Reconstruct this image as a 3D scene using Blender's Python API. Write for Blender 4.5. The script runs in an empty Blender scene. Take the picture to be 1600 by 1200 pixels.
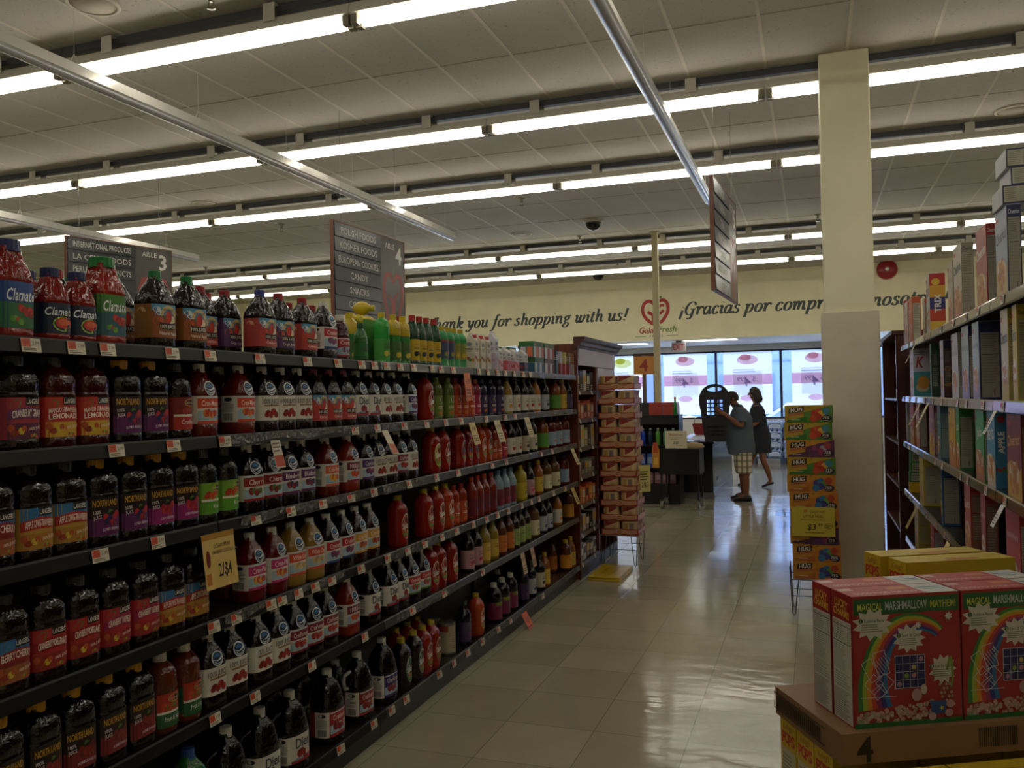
import bpy, bmesh, math, random
from mathutils import Vector, Matrix
random.seed(7)
PI = math.pi
SC = bpy.context.scene
COL = SC.collection

# ---------------------------------------------------------------- camera, world, exposure
EYE = 1.65
FPX = 1328.6
R = ((0.94256289, 0.02307498, 0.33323078), (0.33349273, -0.00851471, -0.94271422), (-0.01891575, 0.99969748, -0.01572099))
cam_data = bpy.data.cameras.new('camera')
cam_data.sensor_width = 36.0
cam_data.lens = FPX * 36.0 / 1600.0
cam_data.clip_start = 0.05
cam_data.clip_end = 300
cam = bpy.data.objects.new('camera', cam_data)
COL.objects.link(cam)
cam.matrix_world = Matrix(((R[0][0], R[0][1], R[0][2], 0), (R[1][0], R[1][1], R[1][2], 0), (R[2][0], R[2][1], R[2][2], EYE), (0, 0, 0, 1)))
SC.camera = cam

SC.view_settings.view_transform = 'Standard'
SC.view_settings.look = 'None'
SC.view_settings.gamma = 1.0
SC.view_settings.use_curve_mapping = False
SC.view_settings.exposure = 0.35
SC.cycles.use_denoising = True
SC.cycles.max_bounces = 8
SC.cycles.diffuse_bounces = 4
SC.cycles.glossy_bounces = 4
SC.cycles.transparent_max_bounces = 12
SC.cycles.sample_clamp_indirect = 6.0

world = bpy.data.worlds.new('daylight')
SC.world = world
world.use_nodes = True
bg = world.node_tree.nodes['Background']
bg.inputs['Color'].default_value = (0.62, 0.78, 1.0, 1)
bg.inputs['Strength'].default_value = 10.0

sun_data = bpy.data.lights.new('sun', 'SUN')
sun_data.energy = 14.0
sun_data.angle = math.radians(0.6)
sun_data.color = (1.0, 0.96, 0.9)
sun = bpy.data.objects.new('sun', sun_data)
sun.rotation_euler = (math.radians(-32), math.radians(-14), 0)
COL.objects.link(sun)
TUBE_STRENGTH = 8.0
TUBE_COLOR = (1.0, 0.95, 0.82)

# ---------------------------------------------------------------- pixel of the photograph -> point of the place
def _ray(u, v):
    c = ((u - 800) / FPX, -(v - 600) / FPX, -1.0)
    return [sum(R[i][k] * c[k] for k in range(3)) for i in range(3)]
def on_x(u, v, x):
    r = _ray(u, v); t = x / r[0]
    return Vector((x, r[1] * t, EYE + r[2] * t))
def on_y(u, v, y):
    r = _ray(u, v); t = y / r[1]
    return Vector((r[0] * t, y, EYE + r[2] * t))
def on_z(u, v, z):
    r = _ray(u, v); t = (z - EYE) / r[2]
    return Vector((r[0] * t, r[1] * t, z))
def y_at(u, x, v=640):
    return on_x(u, v, x).y

# ---------------------------------------------------------------- materials
_mats = {}
def lin(hexs):
    h = hexs.lstrip('#')
    out = []
    for i in (0, 2, 4):
        c = int(h[i:i + 2], 16) / 255.0
        out.append(c / 12.92 if c <= 0.04045 else ((c + 0.055) / 1.055) ** 2.4)
    return (out[0], out[1], out[2], 1.0)
def setin(b, name, val):
    if name in b.inputs:
        b.inputs[name].default_value = val
def mat(hexs, rough=0.5, metal=0.0, coat=0.0, spec=None, trans=0.0, emit=0.0):
    key = (hexs, rough, metal, coat, spec, trans, emit)
    if key in _mats:
        return _mats[key]
    m = bpy.data.materials.new('paint_%s_%d' % (hexs.strip('#'), len(_mats)))
    m.use_nodes = True
    b = m.node_tree.nodes['Principled BSDF']
    c = lin(hexs)
    setin(b, 'Base Color', c); setin(b, 'Roughness', rough); setin(b, 'Metallic', metal)
    if coat: setin(b, 'Coat Weight', coat); setin(b, 'Coat Roughness', 0.08)
    if spec is not None: setin(b, 'Specular IOR Level', spec)
    if trans: setin(b, 'Transmission Weight', trans)
    if emit: setin(b, 'Emission Color', c); setin(b, 'Emission Strength', emit)
    _mats[key] = m
    return m
def plastic(h):
    """thin crinkled PET full of juice"""
    key = ('pet', h)
    if key not in _mats:
        t = NT('juice bottle ' + h.strip('#')); c = lin(h)
        setin(t.b, 'Base Color', c); setin(t.b, 'Roughness', 0.07); setin(t.b, 'Specular IOR Level', 0.5)
        co = t.n('ShaderNodeTexCoord'); n = t.n('ShaderNodeTexNoise'); n.inputs['Scale'].default_value = 30; n.inputs['Detail'].default_value = 2; n.inputs['Distortion'].default_value = 1.2
        t.l(co.outputs['Object'], n.inputs['Vector'])
        bu = t.n('ShaderNodeBump'); bu.inputs['Strength'].default_value = 0.35; bu.inputs['Distance'].default_value = 0.012
        t.l(n.outputs['Fac'], bu.inputs['Height']); t.l(bu.outputs['Normal'], t.b.inputs['Normal'])
        _mats[key] = t.m
    return _mats[key]
def paper(h): return mat(h, 0.42)                    # printed label or carton
def satin(h): return mat(h, 0.3)
class NT:
    """small node tree helper"""
    def __init__(s, name):
        s.m = bpy.data.materials.new(name); s.m.use_nodes = True
        s.t = s.m.node_tree; s.b = s.t.nodes['Principled BSDF']
    def n(s, typ, **kw):
        x = s.t.nodes.new(typ)
        for k, v in kw.items(): setattr(x, k, v)
        return x
    def l(s, a, b): s.t.links.new(a, b)
    def ramp(s, fac, stops):
        r = s.n('ShaderNodeValToRGB'); e = r.color_ramp.elements
        while len(e) < len(stops): e.new(0.5)
        for el, (p, c) in zip(e, stops): el.position = p; el.color = c
        s.l(fac, r.inputs['Fac']); return r.outputs['Color']
    def mix(s, fac, a, b, mode='MIX'):
        x = s.n('ShaderNodeMixRGB', blend_type=mode)
        for sock, val in (('Fac', fac), ('Color1', a), ('Color2', b)):
            if hasattr(val, 'links'): s.l(val, x.inputs[sock])
            else: x.inputs[sock].default_value = val
        return x.outputs['Color']

# ---------------------------------------------------------------- mesh builder
class MB:
    def __init__(s): s.v = []; s.f = []; s.m = []; s.mats = []; s.sm = []
    def mi(s, m):
        if m not in s.mats: s.mats.append(m)
        return s.mats.index(m)
    def add(s, verts, faces, m, smooth=False):
        o = len(s.v); s.v.extend([tuple(p) for p in verts]); k = s.mi(m)
        for f in faces:
            s.f.append(tuple(i + o for i in f)); s.m.append(k); s.sm.append(smooth)
        return s
    def box(s, x0, y0, z0, x1, y1, z1, m):
        v = [(x0, y0, z0), (x1, y0, z0), (x1, y1, z0), (x0, y1, z0), (x0, y0, z1), (x1, y0, z1), (x1, y1, z1), (x0, y1, z1)]
        return s.add(v, [(3, 2, 1, 0), (4, 5, 6, 7), (0, 1, 5, 4), (1, 2, 6, 5), (2, 3, 7, 6), (3, 0, 4, 7)], m)
    def bbox(s, x0, y0, z0, x1, y1, z1, m, r=0.004):
        """box with chamfered vertical and horizontal edges"""
        def ring(z, d): return [(x0 + d, y0 + r, z), (x0 + r, y0 + d, z), (x1 - r, y0 + d, z), (x1 - d, y0 + r, z), (x1 - d, y1 - r, z), (x1 - r, y1 - d, z), (x0 + r, y1 - d, z), (x0 + d, y1 - r, z)]
        return s.loft([ring(z0, r), ring(z0 + r, 0), ring(z1 - r, 0), ring(z1, r)], m, smooth=False)
    def loft(s, rings, m, caps=True, smooth=True):
        n = len(rings[0]); v = [p for r in rings for p in r]; f = []
        for i in range(len(rings) - 1):
            for j in range(n):
                f.append((i * n + j, i * n + (j + 1) % n, (i + 1) * n + (j + 1) % n, (i + 1) * n + j))
        s.add(v, f, m, smooth)
        if caps:
            s.add(rings[0], [tuple(range(n))[::-1]], m); s.add(rings[-1], [tuple(range(n))], m)
        return s
    def lathe(s, prof, m, n=20, c=(0, 0, 0), caps=True, smooth=True):
        return s.loft([[(c[0] + r * math.cos(2 * PI * j / n), c[1] + r * math.sin(2 * PI * j / n), c[2] + z) for j in range(n)] for r, z in prof], m, caps, smooth)
    def tube(s, pts, r, m, n=8, closed=False):
        pts = [Vector(p) for p in pts]; rings = []
        N = len(pts); prev = None
        for i, p in enumerate(pts):
            a = pts[i - 1] if (i > 0 or closed) else p; b = pts[(i + 1) % N] if (i < N - 1 or closed) else p
            d = (b - a).normalized()
            ref = prev if prev is not None else (Vector((0, 0, 1)) if abs(d.z) < 0.9 else Vector((1, 0, 0)))
            x = (ref - d * ref.dot(d)).normalized(); prev = x; y = d.cross(x)
            rr = r[i] if isinstance(r, (list, tuple)) else r
            rings.append([p + (x * math.cos(2 * PI * j / n) + y * math.sin(2 * PI * j / n)) * rr for j in range(n)])
        if closed: rings.append(rings[0])
        return s.loft(rings, m, not closed)
    def prism(s, pts, axis, a, b, m):
        """polygon of 2-D points pushed along an axis from a to b"""
        def P(p, t):
            return {'x': (t, p[0], p[1]), 'y': (p[0], t, p[1]), 'z': (p[0], p[1], t)}[axis]
        n = len(pts)
        s.add([P(p, a) for p in pts] + [P(p, b) for p in pts], [(i, (i + 1) % n, (i + 1) % n + n, i + n) for i in range(n)] + [tuple(range(n))[::-1], tuple(range(n, 2 * n))], m)
        return s
    def mesh(s, name):
        me = bpy.data.meshes.new(name)
        me.from_pydata(s.v, [], s.f)
        for m in s.mats: me.materials.append(m)
        me.polygons.foreach_set('material_index', s.m)
        me.polygons.foreach_set('use_smooth', s.sm)
        bm = bmesh.new(); bm.from_mesh(me)
        if not getattr(s, 'keep', False): bmesh.ops.recalc_face_normals(bm, faces=bm.faces)
        bm.to_mesh(me); bm.free(); me.update()
        return me

def link(name, me, parent=None, loc=None, rotz=0.0):
    o = bpy.data.objects.new(name, me); COL.objects.link(o)
    if parent is not None: o.parent = parent
    if loc is not None: o.location = loc
    if rotz: o.rotation_euler = (0, 0, rotz)
    return o
def obj(name, mb, parent=None, loc=None, rotz=0.0): return link(name, mb.mesh(name), parent, loc, rotz)
def tag(o, label, cat, group=None, kind=None):
    if label: o['label'] = label
    if cat: o['category'] = cat
    if group: o['group'] = group
    if kind: o['kind'] = kind
    return o
def thing(name, label, cat, loc=(0, 0, 0), rotz=0.0, group=None):
    return tag(link(name, None, None, loc, rotz), label, cat, group)
def struct(name, mb): 
    o = obj(name, mb); o['kind'] = 'structure'; return o
ORD = ['zeroth', 'first', 'second', 'third', 'fourth', 'fifth', 'sixth', 'seventh', 'eighth', 'ninth', 'tenth', 'eleventh', 'twelfth', 'thirteenth', 'fourteenth', 'fifteenth', 'sixteenth', 'seventeenth', 'eighteenth', 'nineteenth', 'twentieth']

# ---------------------------------------------------------------- flat printed artwork, later laid on a surface
_txt = {}
def text2d(s, bold=0.0, shear=0.0, space=1.0):
    key = (s, bold, shear, space)
    if key not in _txt:
        c = bpy.data.curves.new('lettering', 'FONT')
        c.body = s; c.offset = bold; c.shear = shear; c.resolution_u = 2; c.space_character = space
        o = bpy.data.objects.new('lettering', c)
        me = bpy.data.meshes.new_from_object(o)
        vs = [(v.co.x, v.co.y) for v in me.vertices]; fs = [tuple(p.vertices) for p in me.polygons]
        bpy.data.objects.remove(o); bpy.data.curves.remove(c); bpy.data.meshes.remove(me)
        _txt[key] = (vs, fs)
    return _txt[key]
class Art:
    def __init__(s): s.it = []
    def scrawl(s, x0, x1, y, h, c, l=2, seed=1):
        """a word too small to read: an uneven run of strokes"""
        rnd = random.Random(seed); n = max(6, int((x1 - x0) / (h * .35)))
        return s.line([(x0 + (x1 - x0) * i / n, y + h * (.45 if i % 2 else -.45) * rnd.uniform(.5, 1)) for i in range(n + 1)], h * .2, c, l)
    def poly(s, pts, c, l=1): s.it.append((list(pts), [tuple(range(len(pts)))], c, l)); return s
    def strip(s, lower, upper, c, l=1):
        n = len(lower); s.it.append((list(lower) + list(upper), [(i, i + 1, n + i + 1, n + i) for i in range(n - 1)], c, l)); return s
    def rect(s, x0, y0, x1, y1, c, l=1, step=0.012):
        n = max(1, int(math.ceil((x1 - x0) / step)))
        xs = [x0 + (x1 - x0) * i / n for i in range(n + 1)]
        return s.strip([(x, y0) for x in xs], [(x, y1) for x in xs], c, l)
    def ell(s, cx, cy, rx, ry, c, l=1, n=14, rot=0.0):
        ca, sa = math.cos(rot), math.sin(rot)
        return s.poly([(cx + rx * math.cos(a) * ca - ry * math.sin(a) * sa, cy + rx * math.cos(a) * sa + ry * math.sin(a) * ca) for a in [2 * PI * i / n for i in range(n)]], c, l)
    def ring(s, cx, cy, rx, ry, t, c, l=1, n=20, a0=0.0, a1=2 * PI):
        A = [a0 + (a1 - a0) * i / n for i in range(n + 1)]
        return s.strip([(cx + (rx - t) * math.cos(a), cy + (ry - t) * math.sin(a)) for a in A], [(cx + rx * math.cos(a), cy + ry * math.sin(a)) for a in A], c, l)
    def line(s, pts, w, c, l=1):
        lo, up = [], []
        for i, p in enumerate(pts):
            a = pts[max(i - 1, 0)]; b = pts[min(i + 1, len(pts) - 1)]
            dx, dy = b[0] - a[0], b[1] - a[1]; k = math.hypot(dx, dy) or 1
            ww = (w[i] if isinstance(w, (list, tuple)) else w) / 2
            lo.append((p[0] + dy / k * ww, p[1] - dx / k * ww)); up.append((p[0] - dy / k * ww, p[1] + dx / k * ww))
        return s.strip(lo, up, c, l)
    def star(s, cx, cy, r1, r2, n, c, l=1, sx=1.0):
        # fan triangles, so that the concave outline fills correctly
        pts = [(cx + sx * (r1 if i % 2 else r2) * math.cos(PI * i / n), cy + (r1 if i % 2 else r2) * math.sin(PI * i / n)) for i in range(2 * n)]
        s.it.append(([(cx, cy)] + pts, [(0, i + 1, (i + 1) % (2 * n) + 1) for i in range(2 * n)], c, l)); return s
    def text(s, t, cx, cy, h, c, l=2, w=None, bold=0.0, shear=0.0, rot=0.0, arc=0.0, mirror=False, space=1.0):
        vs, fs = text2d(t, bold, shear, space)
        if not vs: return s
        x0 = min(v[0] for v in vs); x1 = max(v[0] for v in vs)
        k = h / 0.7; kx = k if w is None else min(k, w / max(1e-6, (x1 - x0)))
        mx = (x0 + x1) / 2; ca, sa = math.cos(rot), math.sin(rot); out = []
        for x, y in vs:
            X = (x - mx) * kx * (-1 if mirror else 1); Y = (y - 0.35) * k
            if arc: Y += arc * (1 - (2 * X / max(1e-6, (x1 - x0) * kx)) ** 2)
            out.append((cx + X * ca - Y * sa, cy + X * sa + Y * ca))
        s.it.append((out, fs, c, l)); return s
    def small(s, x0, y0, x1, y1, n, c, l=1, seed=1, th=0.45):
        """lines of small print"""
        rnd = random.Random(seed); dy = (y1 - y0) / n
        for i in range(n):
            y = y0 + dy * (i + 0.5)
            s.rect(x0, y - dy * th / 2, x0 + (x1 - x0) * rnd.uniform(0.7, 1.0), y + dy * th / 2, c, l)
        return s
    def bars(s, x0, y0, x1, y1, c='#151515', l=1, seed=3, n=14):
        rnd = random.Random(seed); dx = (x1 - x0) / n
        for i in range(n):
            s.poly([(x0 + dx * i, y0), (x0 + dx * (i + rnd.uniform(0.3, 0.7)), y0), (x0 + dx * (i + 0.55), y1), (x0 + dx * i, y1)], c, l)
        return s
    def put(s, mb, fn, mk=paper, dl=0.00035):
        for i, (vs, fs, c, l) in enumerate(s.it):     # later prints lie a hair above earlier ones
            mb.add([fn(x, y, (l + .03 * i) * dl) for x, y in vs], fs, mk(c) if isinstance(c, str) else c)
        return mb
def plane_fn(o, ex, ey, en):
    o, ex, ey, en = Vector(o), Vector(ex), Vector(ey), Vector(en)
    return lambda x, y, d: o + ex * x + ey * y + en * d

# ================================================================ THE SETTING
CEIL = 4.30
XL, XR, YB, YS, YW = -15.0, 6.0, -5.0, 19.1, 22.0
LOWC = 2.87

def floor_mat():
    t = NT('vinyl floor tiles')
    co = t.n('ShaderNodeTexCoord'); mp = t.n('ShaderNodeMapping'); t.l(co.outputs['Object'], mp.inputs['Vector'])
    mp.inputs['Location'].default_value = (0.14, 0.02, 0)
    br = t.n('ShaderNodeTexBrick'); br.offset = 0.0; br.squash = 1.0
    t.l(mp.outputs['Vector'], br.inputs['Vector'])
    br.inputs['Scale'].default_value = 1.0; br.inputs['Brick Width'].default_value = 0.457; br.inputs['Row Height'].default_value = 0.457
    br.inputs['Mortar Size'].default_value = 0.0022; br.inputs['Mortar Smooth'].default_value = 0.3; br.inputs['Bias'].default_value = -0.35
    br.inputs['Color1'].default_value = lin('#aaa28a'); br.inputs['Color2'].default_value = lin('#978f78'); br.inputs['Mortar'].default_value = lin('#746b56')
    n1 = t.n('ShaderNodeTexNoise'); n1.inputs['Scale'].default_value = 1.6; n1.inputs['Detail'].default_value = 8; t.l(co.outputs['Object'], n1.inputs['Vector'])
    d1 = t.ramp(n1.outputs['Fac'], [(0.42, (0, 0, 0, 1)), (0.8, (1, 1, 1, 1))])
    n2 = t.n('ShaderNodeTexNoise'); n2.inputs['Scale'].default_value = 26; n2.inputs['Detail'].default_value = 3; t.l(co.outputs['Object'], n2.inputs['Vector'])
    d2 = t.ramp(n2.outputs['Fac'], [(0.73, (0, 0, 0, 1)), (0.78, (1, 1, 1, 1))])
    c = t.mix(0.28, br.outputs['Color'], d1, 'MULTIPLY') if False else br.outputs['Color']
    x = t.n('ShaderNodeMath', operation='MULTIPLY'); t.l(d1, x.inputs[0]); x.inputs[1].default_value = 0.35
    c = t.mix(x.outputs[0], c, lin('#857c66'))
    y = t.n('ShaderNodeMath', operation='MULTIPLY'); t.l(d2, y.inputs[0]); y.inputs[1].default_value = 0.5
    c = t.mix(y.outputs[0], c, lin('#5f5440'))
    t.l(c, t.b.inputs['Base Color'])
    r = t.n('ShaderNodeMapRange'); t.l(n1.outputs['Fac'], r.inputs['Value'])
    r.inputs['From Min'].default_value = 0.3; r.inputs['From Max'].default_value = 0.75; r.inputs['To Min'].default_value = 0.07; r.inputs['To Max'].default_value = 0.20
    t.l(r.outputs['Result'], t.b.inputs['Roughness'])
    n3 = t.n('ShaderNodeTexNoise'); n3.inputs['Scale'].default_value = 5.0; n3.inputs['Detail'].default_value = 3
    mp2 = t.n('ShaderNodeMapping'); mp2.inputs['Scale'].default_value = (0.7, 1.6, 1); t.l(co.outputs['Object'], mp2.inputs['Vector']); t.l(mp2.outputs['Vector'], n3.inputs['Vector'])
    bu = t.n('ShaderNodeBump'); bu.inputs['Strength'].default_value = 0.12; bu.inputs['Distance'].default_value = 0.02
    t.l(n3.outputs['Fac'], bu.inputs['Height']); t.l(bu.outputs['Normal'], t.b.inputs['Normal'])
    setin(t.b, 'Specular IOR Level', 0.75)
    return t.m
def ceiling_mat():
    t = NT('pinhole acoustic tile')
    co = t.n('ShaderNodeTexCoord')
    v = t.n('ShaderNodeTexNoise'); v.inputs['Scale'].default_value = 55; v.inputs['Detail'].default_value = 2; t.l(co.outputs['Object'], v.inputs['Vector'])
    holes = t.ramp(v.outputs['Fac'], [(0.66, (0, 0, 0, 1)), (0.72, (1, 1, 1, 1))])
    n = t.n('ShaderNodeTexNoise'); n.inputs['Scale'].default_value = 0.8; n.inputs['Detail'].default_value = 5; t.l(co.outputs['Object'], n.inputs['Vector'])
    base = t.ramp(n.outputs['Fac'], [(0.3, lin('#b9b3a7')), (0.7, lin('#c6c1b6'))])
    k = t.n('ShaderNodeMath', operation='MULTIPLY'); t.l(holes, k.inputs[0]); k.inputs[1].default_value = 0.55
    t.l(t.mix(k.outputs[0], base, lin('#5d5648')), t.b.inputs['Base Color'])
    setin(t.b, 'Roughness', 0.85)
    return t.m
def wall_mat(name, hexs, amount=0.05):
    t = NT(name)
    co = t.n('ShaderNodeTexCoord'); n = t.n('ShaderNodeTexNoise'); n.inputs['Scale'].default_value = 2.2; n.inputs['Detail'].default_value = 6
    t.l(co.outputs['Object'], n.inputs['Vector'])
    c = lin(hexs)
    t.l(t.ramp(n.outputs['Fac'], [(0.3, tuple(x * (1 - amount) for x in c[:3]) + (1,)), (0.7, tuple(min(1, x * (1 + amount)) for x in c[:3]) + (1,))]), t.b.inputs['Base Color'])
    setin(t.b, 'Roughness', 0.6)
    bu = t.n('ShaderNodeBump'); bu.inputs['Strength'].default_value = 0.05; n2 = t.n('ShaderNodeTexNoise'); n2.inputs['Scale'].default_value = 120
    t.l(co.outputs['Object'], n2.inputs['Vector']); t.l(n2.outputs['Fac'], bu.inputs['Height']); t.l(bu.outputs['Normal'], t.b.inputs['Normal'])
    return t.m
def wood_mat(name, dark, light, scale=(14, 14, 1.2), rough=0.35):
    t = NT(name)
    co = t.n('ShaderNodeTexCoord'); mp = t.n('ShaderNodeMapping'); mp.inputs['Scale'].default_value = scale; t.l(co.outputs['Object'], mp.inputs['Vector'])
    n = t.n('ShaderNodeTexNoise'); n.inputs['Scale'].default_value = 1.5; n.inputs['Detail'].default_value = 8; n.inputs['Distortion'].default_value = 0.6
    t.l(mp.outputs['Vector'], n.inputs['Vector'])
    t.l(t.ramp(n.outputs['Fac'], [(0.35, lin(dark)), (0.65, lin(light))]), t.b.inputs['Base Color']); setin(t.b, 'Roughness', rough)
    return t.m
M_FLOOR, M_CEIL = floor_mat(), ceiling_mat()
M_YEL = wall_mat('cream yellow wall paint', '#f3ebc6')
M_GREEN = wall_mat('olive green wall paint', '#a9ad52')
M_WHITE = wall_mat('white wall paint', '#dcd8d0')
M_COLUMN = wall_mat('cream column paint', '#ece6c6')
M_WRAP = wall_mat('grey column wrap', '#d6cdb8', 0.10)
M_CHERRY = wood_mat('cherry wood', '#4a1f10', '#6d3018')
M_DARKWOOD = wood_mat('dark cherry wood', '#3a1a10', '#54281a')
STEEL = mat('#8f9093', 0.25, 0.9)
BLACK = mat('#0c0c0d', 0.35)
SHELFBLK = mat('#171614', 0.32, 0.0, 0.2)
RAILGREY = mat('#353532', 0.4, 0.0, 0.1)
WHITEMETAL = mat('#cfcabd', 0.4)
TGRID = mat('#cfc8b8', 0.6)

struct('floor', MB().box(XL, YB, -0.12, XR, YW + 0.1, 0.0, M_FLOOR))
struct('ceiling', MB().box(XL, YB, CEIL, XR, YS, CEIL + 0.1, M_CEIL))
g = MB()
x = -15.0 + 0.08
k = -23
while -0.3 + 0.613 * k < XR:
    xx = -0.3 + 0.613 * k; k += 1
    if xx > XL + 0.1: g.box(xx - 0.012, YB, CEIL - 0.004, xx + 0.012, YS, CEIL + 0.002, TGRID)
k = -9
while 6.18 + 1.226 * k < YS:
    yy = 6.18 + 1.226 * k; k += 1
    if yy > YB: g.box(XL, yy - 0.005, CEIL - 0.003, XR, yy + 0.005, CEIL + 0.002, mat('#8d8676', 0.7))
struct('trim_1', g)
struct('wall_left', MB().box(XL - 0.1, YB, 0, XL, YW, CEIL, M_GREEN))
struct('wall_right', MB().box(XR, YB, 0, XR + 0.1, YW, CEIL, M_YEL))
struct('wall_back', MB().box(XL, YB - 0.1, 0, XR, YB, CEIL, M_WHITE))
struct('wall_soffit', MB().box(XL, YS, LOWC, XR, YS + 0.12, CEIL + 0.1, M_YEL))
struct('ceiling_entrance', MB().box(XL, YS + 0.12, LOWC, XR, YW + 0.1, LOWC + 0.1, mat('#d9d9dc', 0.7)))
# front wall: parapet and end piers around the shop windows
WX0, WX1, WZ0, WZ1 = -10.0, 2.2, 1.0, 2.72
w = MB()
w.box(XL, YW, 0, XR, YW + 0.12, WZ0, M_WHITE)
w.box(XL, YW, WZ0, WX0, YW + 0.12, LOWC, M_WHITE)
w.box(WX1, YW, WZ0, XR, YW + 0.12, LOWC, M_WHITE)
w.box(WX0, YW, WZ1, WX1, YW + 0.12, LOWC, M_WHITE)
struct('wall_front', w)
MULL = mat('#3a3c42', 0.35, 0.6)
def glass_mat():
    t = NT('window glass'); t.t.nodes.remove(t.b)
    out = t.t.nodes['Material Output']
    tr = t.n('ShaderNodeBsdfTransparent'); tr.inputs['Color'].default_value = (0.9, 0.95, 0.97, 1)
    gl = t.n('ShaderNodeBsdfGlossy'); gl.inputs['Roughness'].default_value = 0.02
    fr = t.n('ShaderNodeFresnel'); fr.inputs['IOR'].default_value = 1.45
    mx = t.n('ShaderNodeMixShader'); t.l(fr.outputs[0], mx.inputs[0]); t.l(tr.outputs[0], mx.inputs[1]); t.l(gl.outputs[0], mx.inputs[2]); t.l(mx.outputs[0], out.inputs['Surface'])
    return t.m
M_GLASS = glass_mat()
edges = [WX0, -8.57, -7.0, -5.43, -3.86, -2.30, -0.73, 0.84, WX1]
for i in range(len(edges) - 1):
    a, b = edges[i], edges[i + 1]
    f = MB()
    for (p, q, r, s_) in ((a, WZ0, a + 0.03, WZ1), (b - 0.03, WZ0, b, WZ1), (a + 0.03, WZ0, b - 0.03, WZ0 + 0.05), (a + 0.03, WZ1 - 0.04, b - 0.03, WZ1)):
        f.box(p, YW + 0.02, q, r, YW + 0.08, s_, MULL)
    o = struct('window_%d' % (i + 1), f)
    obj('pane', MB().box(a + 0.03, YW + 0.045, WZ0 + 0.05, b - 0.03, YW + 0.055, WZ1 - 0.04, M_GLASS), o)

# square store column with a scuffed grey wrap on its lower part
c = MB().bbox(0.10, 7.08, 0.0, 0.465, 7.45, CEIL, M_COLUMN, 0.008)
col_o = obj('column', c); col_o['kind'] = 'structure'
cw = MB().bbox(0.075, 7.06, 0.012, 0.495, 7.475, 2.27, M_WRAP, 0.008)
obj('column_wrap', cw, col_o)

# slim square pole behind the checkout rack
tag(obj('support_pole', MB().box(-2.42, 13.78, 0, -2.325, 13.875, CEIL - 0.004, mat('#cfc39a', 0.5)).box(-2.45, 13.75, CEIL - 0.014, -2.295, 13.905, CEIL - 0.004, mat('#bfb596', 0.5))), 'slim cream square pole rising to the ceiling behind the checkout rack', 'pole')

# ================================================================ CEILING LIGHTS
def tube_mat():
    t = NT('fluorescent tube glow')
    setin(t.b, 'Base Color', (1, 1, 1, 1)); setin(t.b, 'Emission Color', TUBE_COLOR + (1,)); setin(t.b, 'Emission Strength', TUBE_STRENGTH)
    return t.m
M_TUBE = tube_mat()
LZ = 4.08
hb = MB()   # channel body with flared reflector sides, 2.42 m long, along X
hb.loft([[(xx, -0.075, 0.045), (xx, -0.055, 0.115), (xx, 0.055, 0.115), (xx, 0.075, 0.045), (xx, 0.055, 0.040), (xx, -0.055, 0.040)] for xx in (-1.212, 1.212)], WHITEMETAL, smooth=False)
ME_HOUSING = hb.mesh('housing')
tb = MB(); tb.loft([[(xx, 0.017 * math.cos(PI * j / 4), 0.017 * math.sin(PI * j / 4)) for j in range(8)] for xx in (-1.15, 1.15)], M_TUBE, smooth=True)
ME_TUBE = tb.mesh('tube')
sk = MB(); sk.box(-0.022, -0.058, -0.022, 0.022, -0.010, 0.042, mat('#8b8471', 0.5)).box(-0.022, 0.010, -0.022, 0.022, 0.058, 0.042, mat('#8b8471', 0.5))
ME_SOCKET = sk.mesh('socket')
bk = MB(); bk.box(-0.045, -0.078, 0.06, 0.045, -0.072, 0.18, WHITEMETAL).box(-0.045, -0.078, 0.174, 0.045, 0.078, 0.18, WHITEMETAL).box(-0.045, 0.072, 0.06, 0.045, 0.078, 0.18, WHITEMETAL)
ME_BRACKET = bk.mesh('bracket')
ME_RACE = MB().box(-1.214, -0.028, 0.165, 1.214, 0.028, 0.215, mat('#4d4d52', 0.5)).mesh('raceway')
ROWS = [(16.43, 'row nearest the front wall', -6, 2), (14.07, 'second row from the front wall', -6, 2), (9.50, 'third row from the front wall', -6, 2), (7.25, 'fourth row, above the column', -5, 2), (4.82, 'fifth row, nearest overhead row in view', -4, 2),
        (2.40, 'row just overhead', -3, 2), (0.0, 'row behind the camera', -3, 2)]
for ry, rname, k0, k1 in ROWS:
    n = k1 - k0
    for i, k in enumerate(range(k0, k1)):
        cx = -0.31 + 2.43 * k + 1.215
        fx = thing('ceiling_light', 'white twin tube light, %s from left, %s' % (ORD[i + 1], rname), 'ceiling light', (cx, ry, LZ), 0, 'fluorescent strip lights, ' + rname.split(',')[0])
        link('housing', ME_HOUSING, fx)
        link('tube', ME_TUBE, fx, (0, -0.034, 0)); link('tube', ME_TUBE, fx, (0, 0.034, 0))
        link('socket', ME_SOCKET, fx, (-1.185, 0, 0)); link('socket', ME_SOCKET, fx, (1.185, 0, 0))
        link('bracket', ME_BRACKET, fx, (-0.75, 0, 0.03)); link('bracket', ME_BRACKET, fx, (0.62, 0, 0.03))
        link('raceway', ME_RACE, fx)

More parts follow.
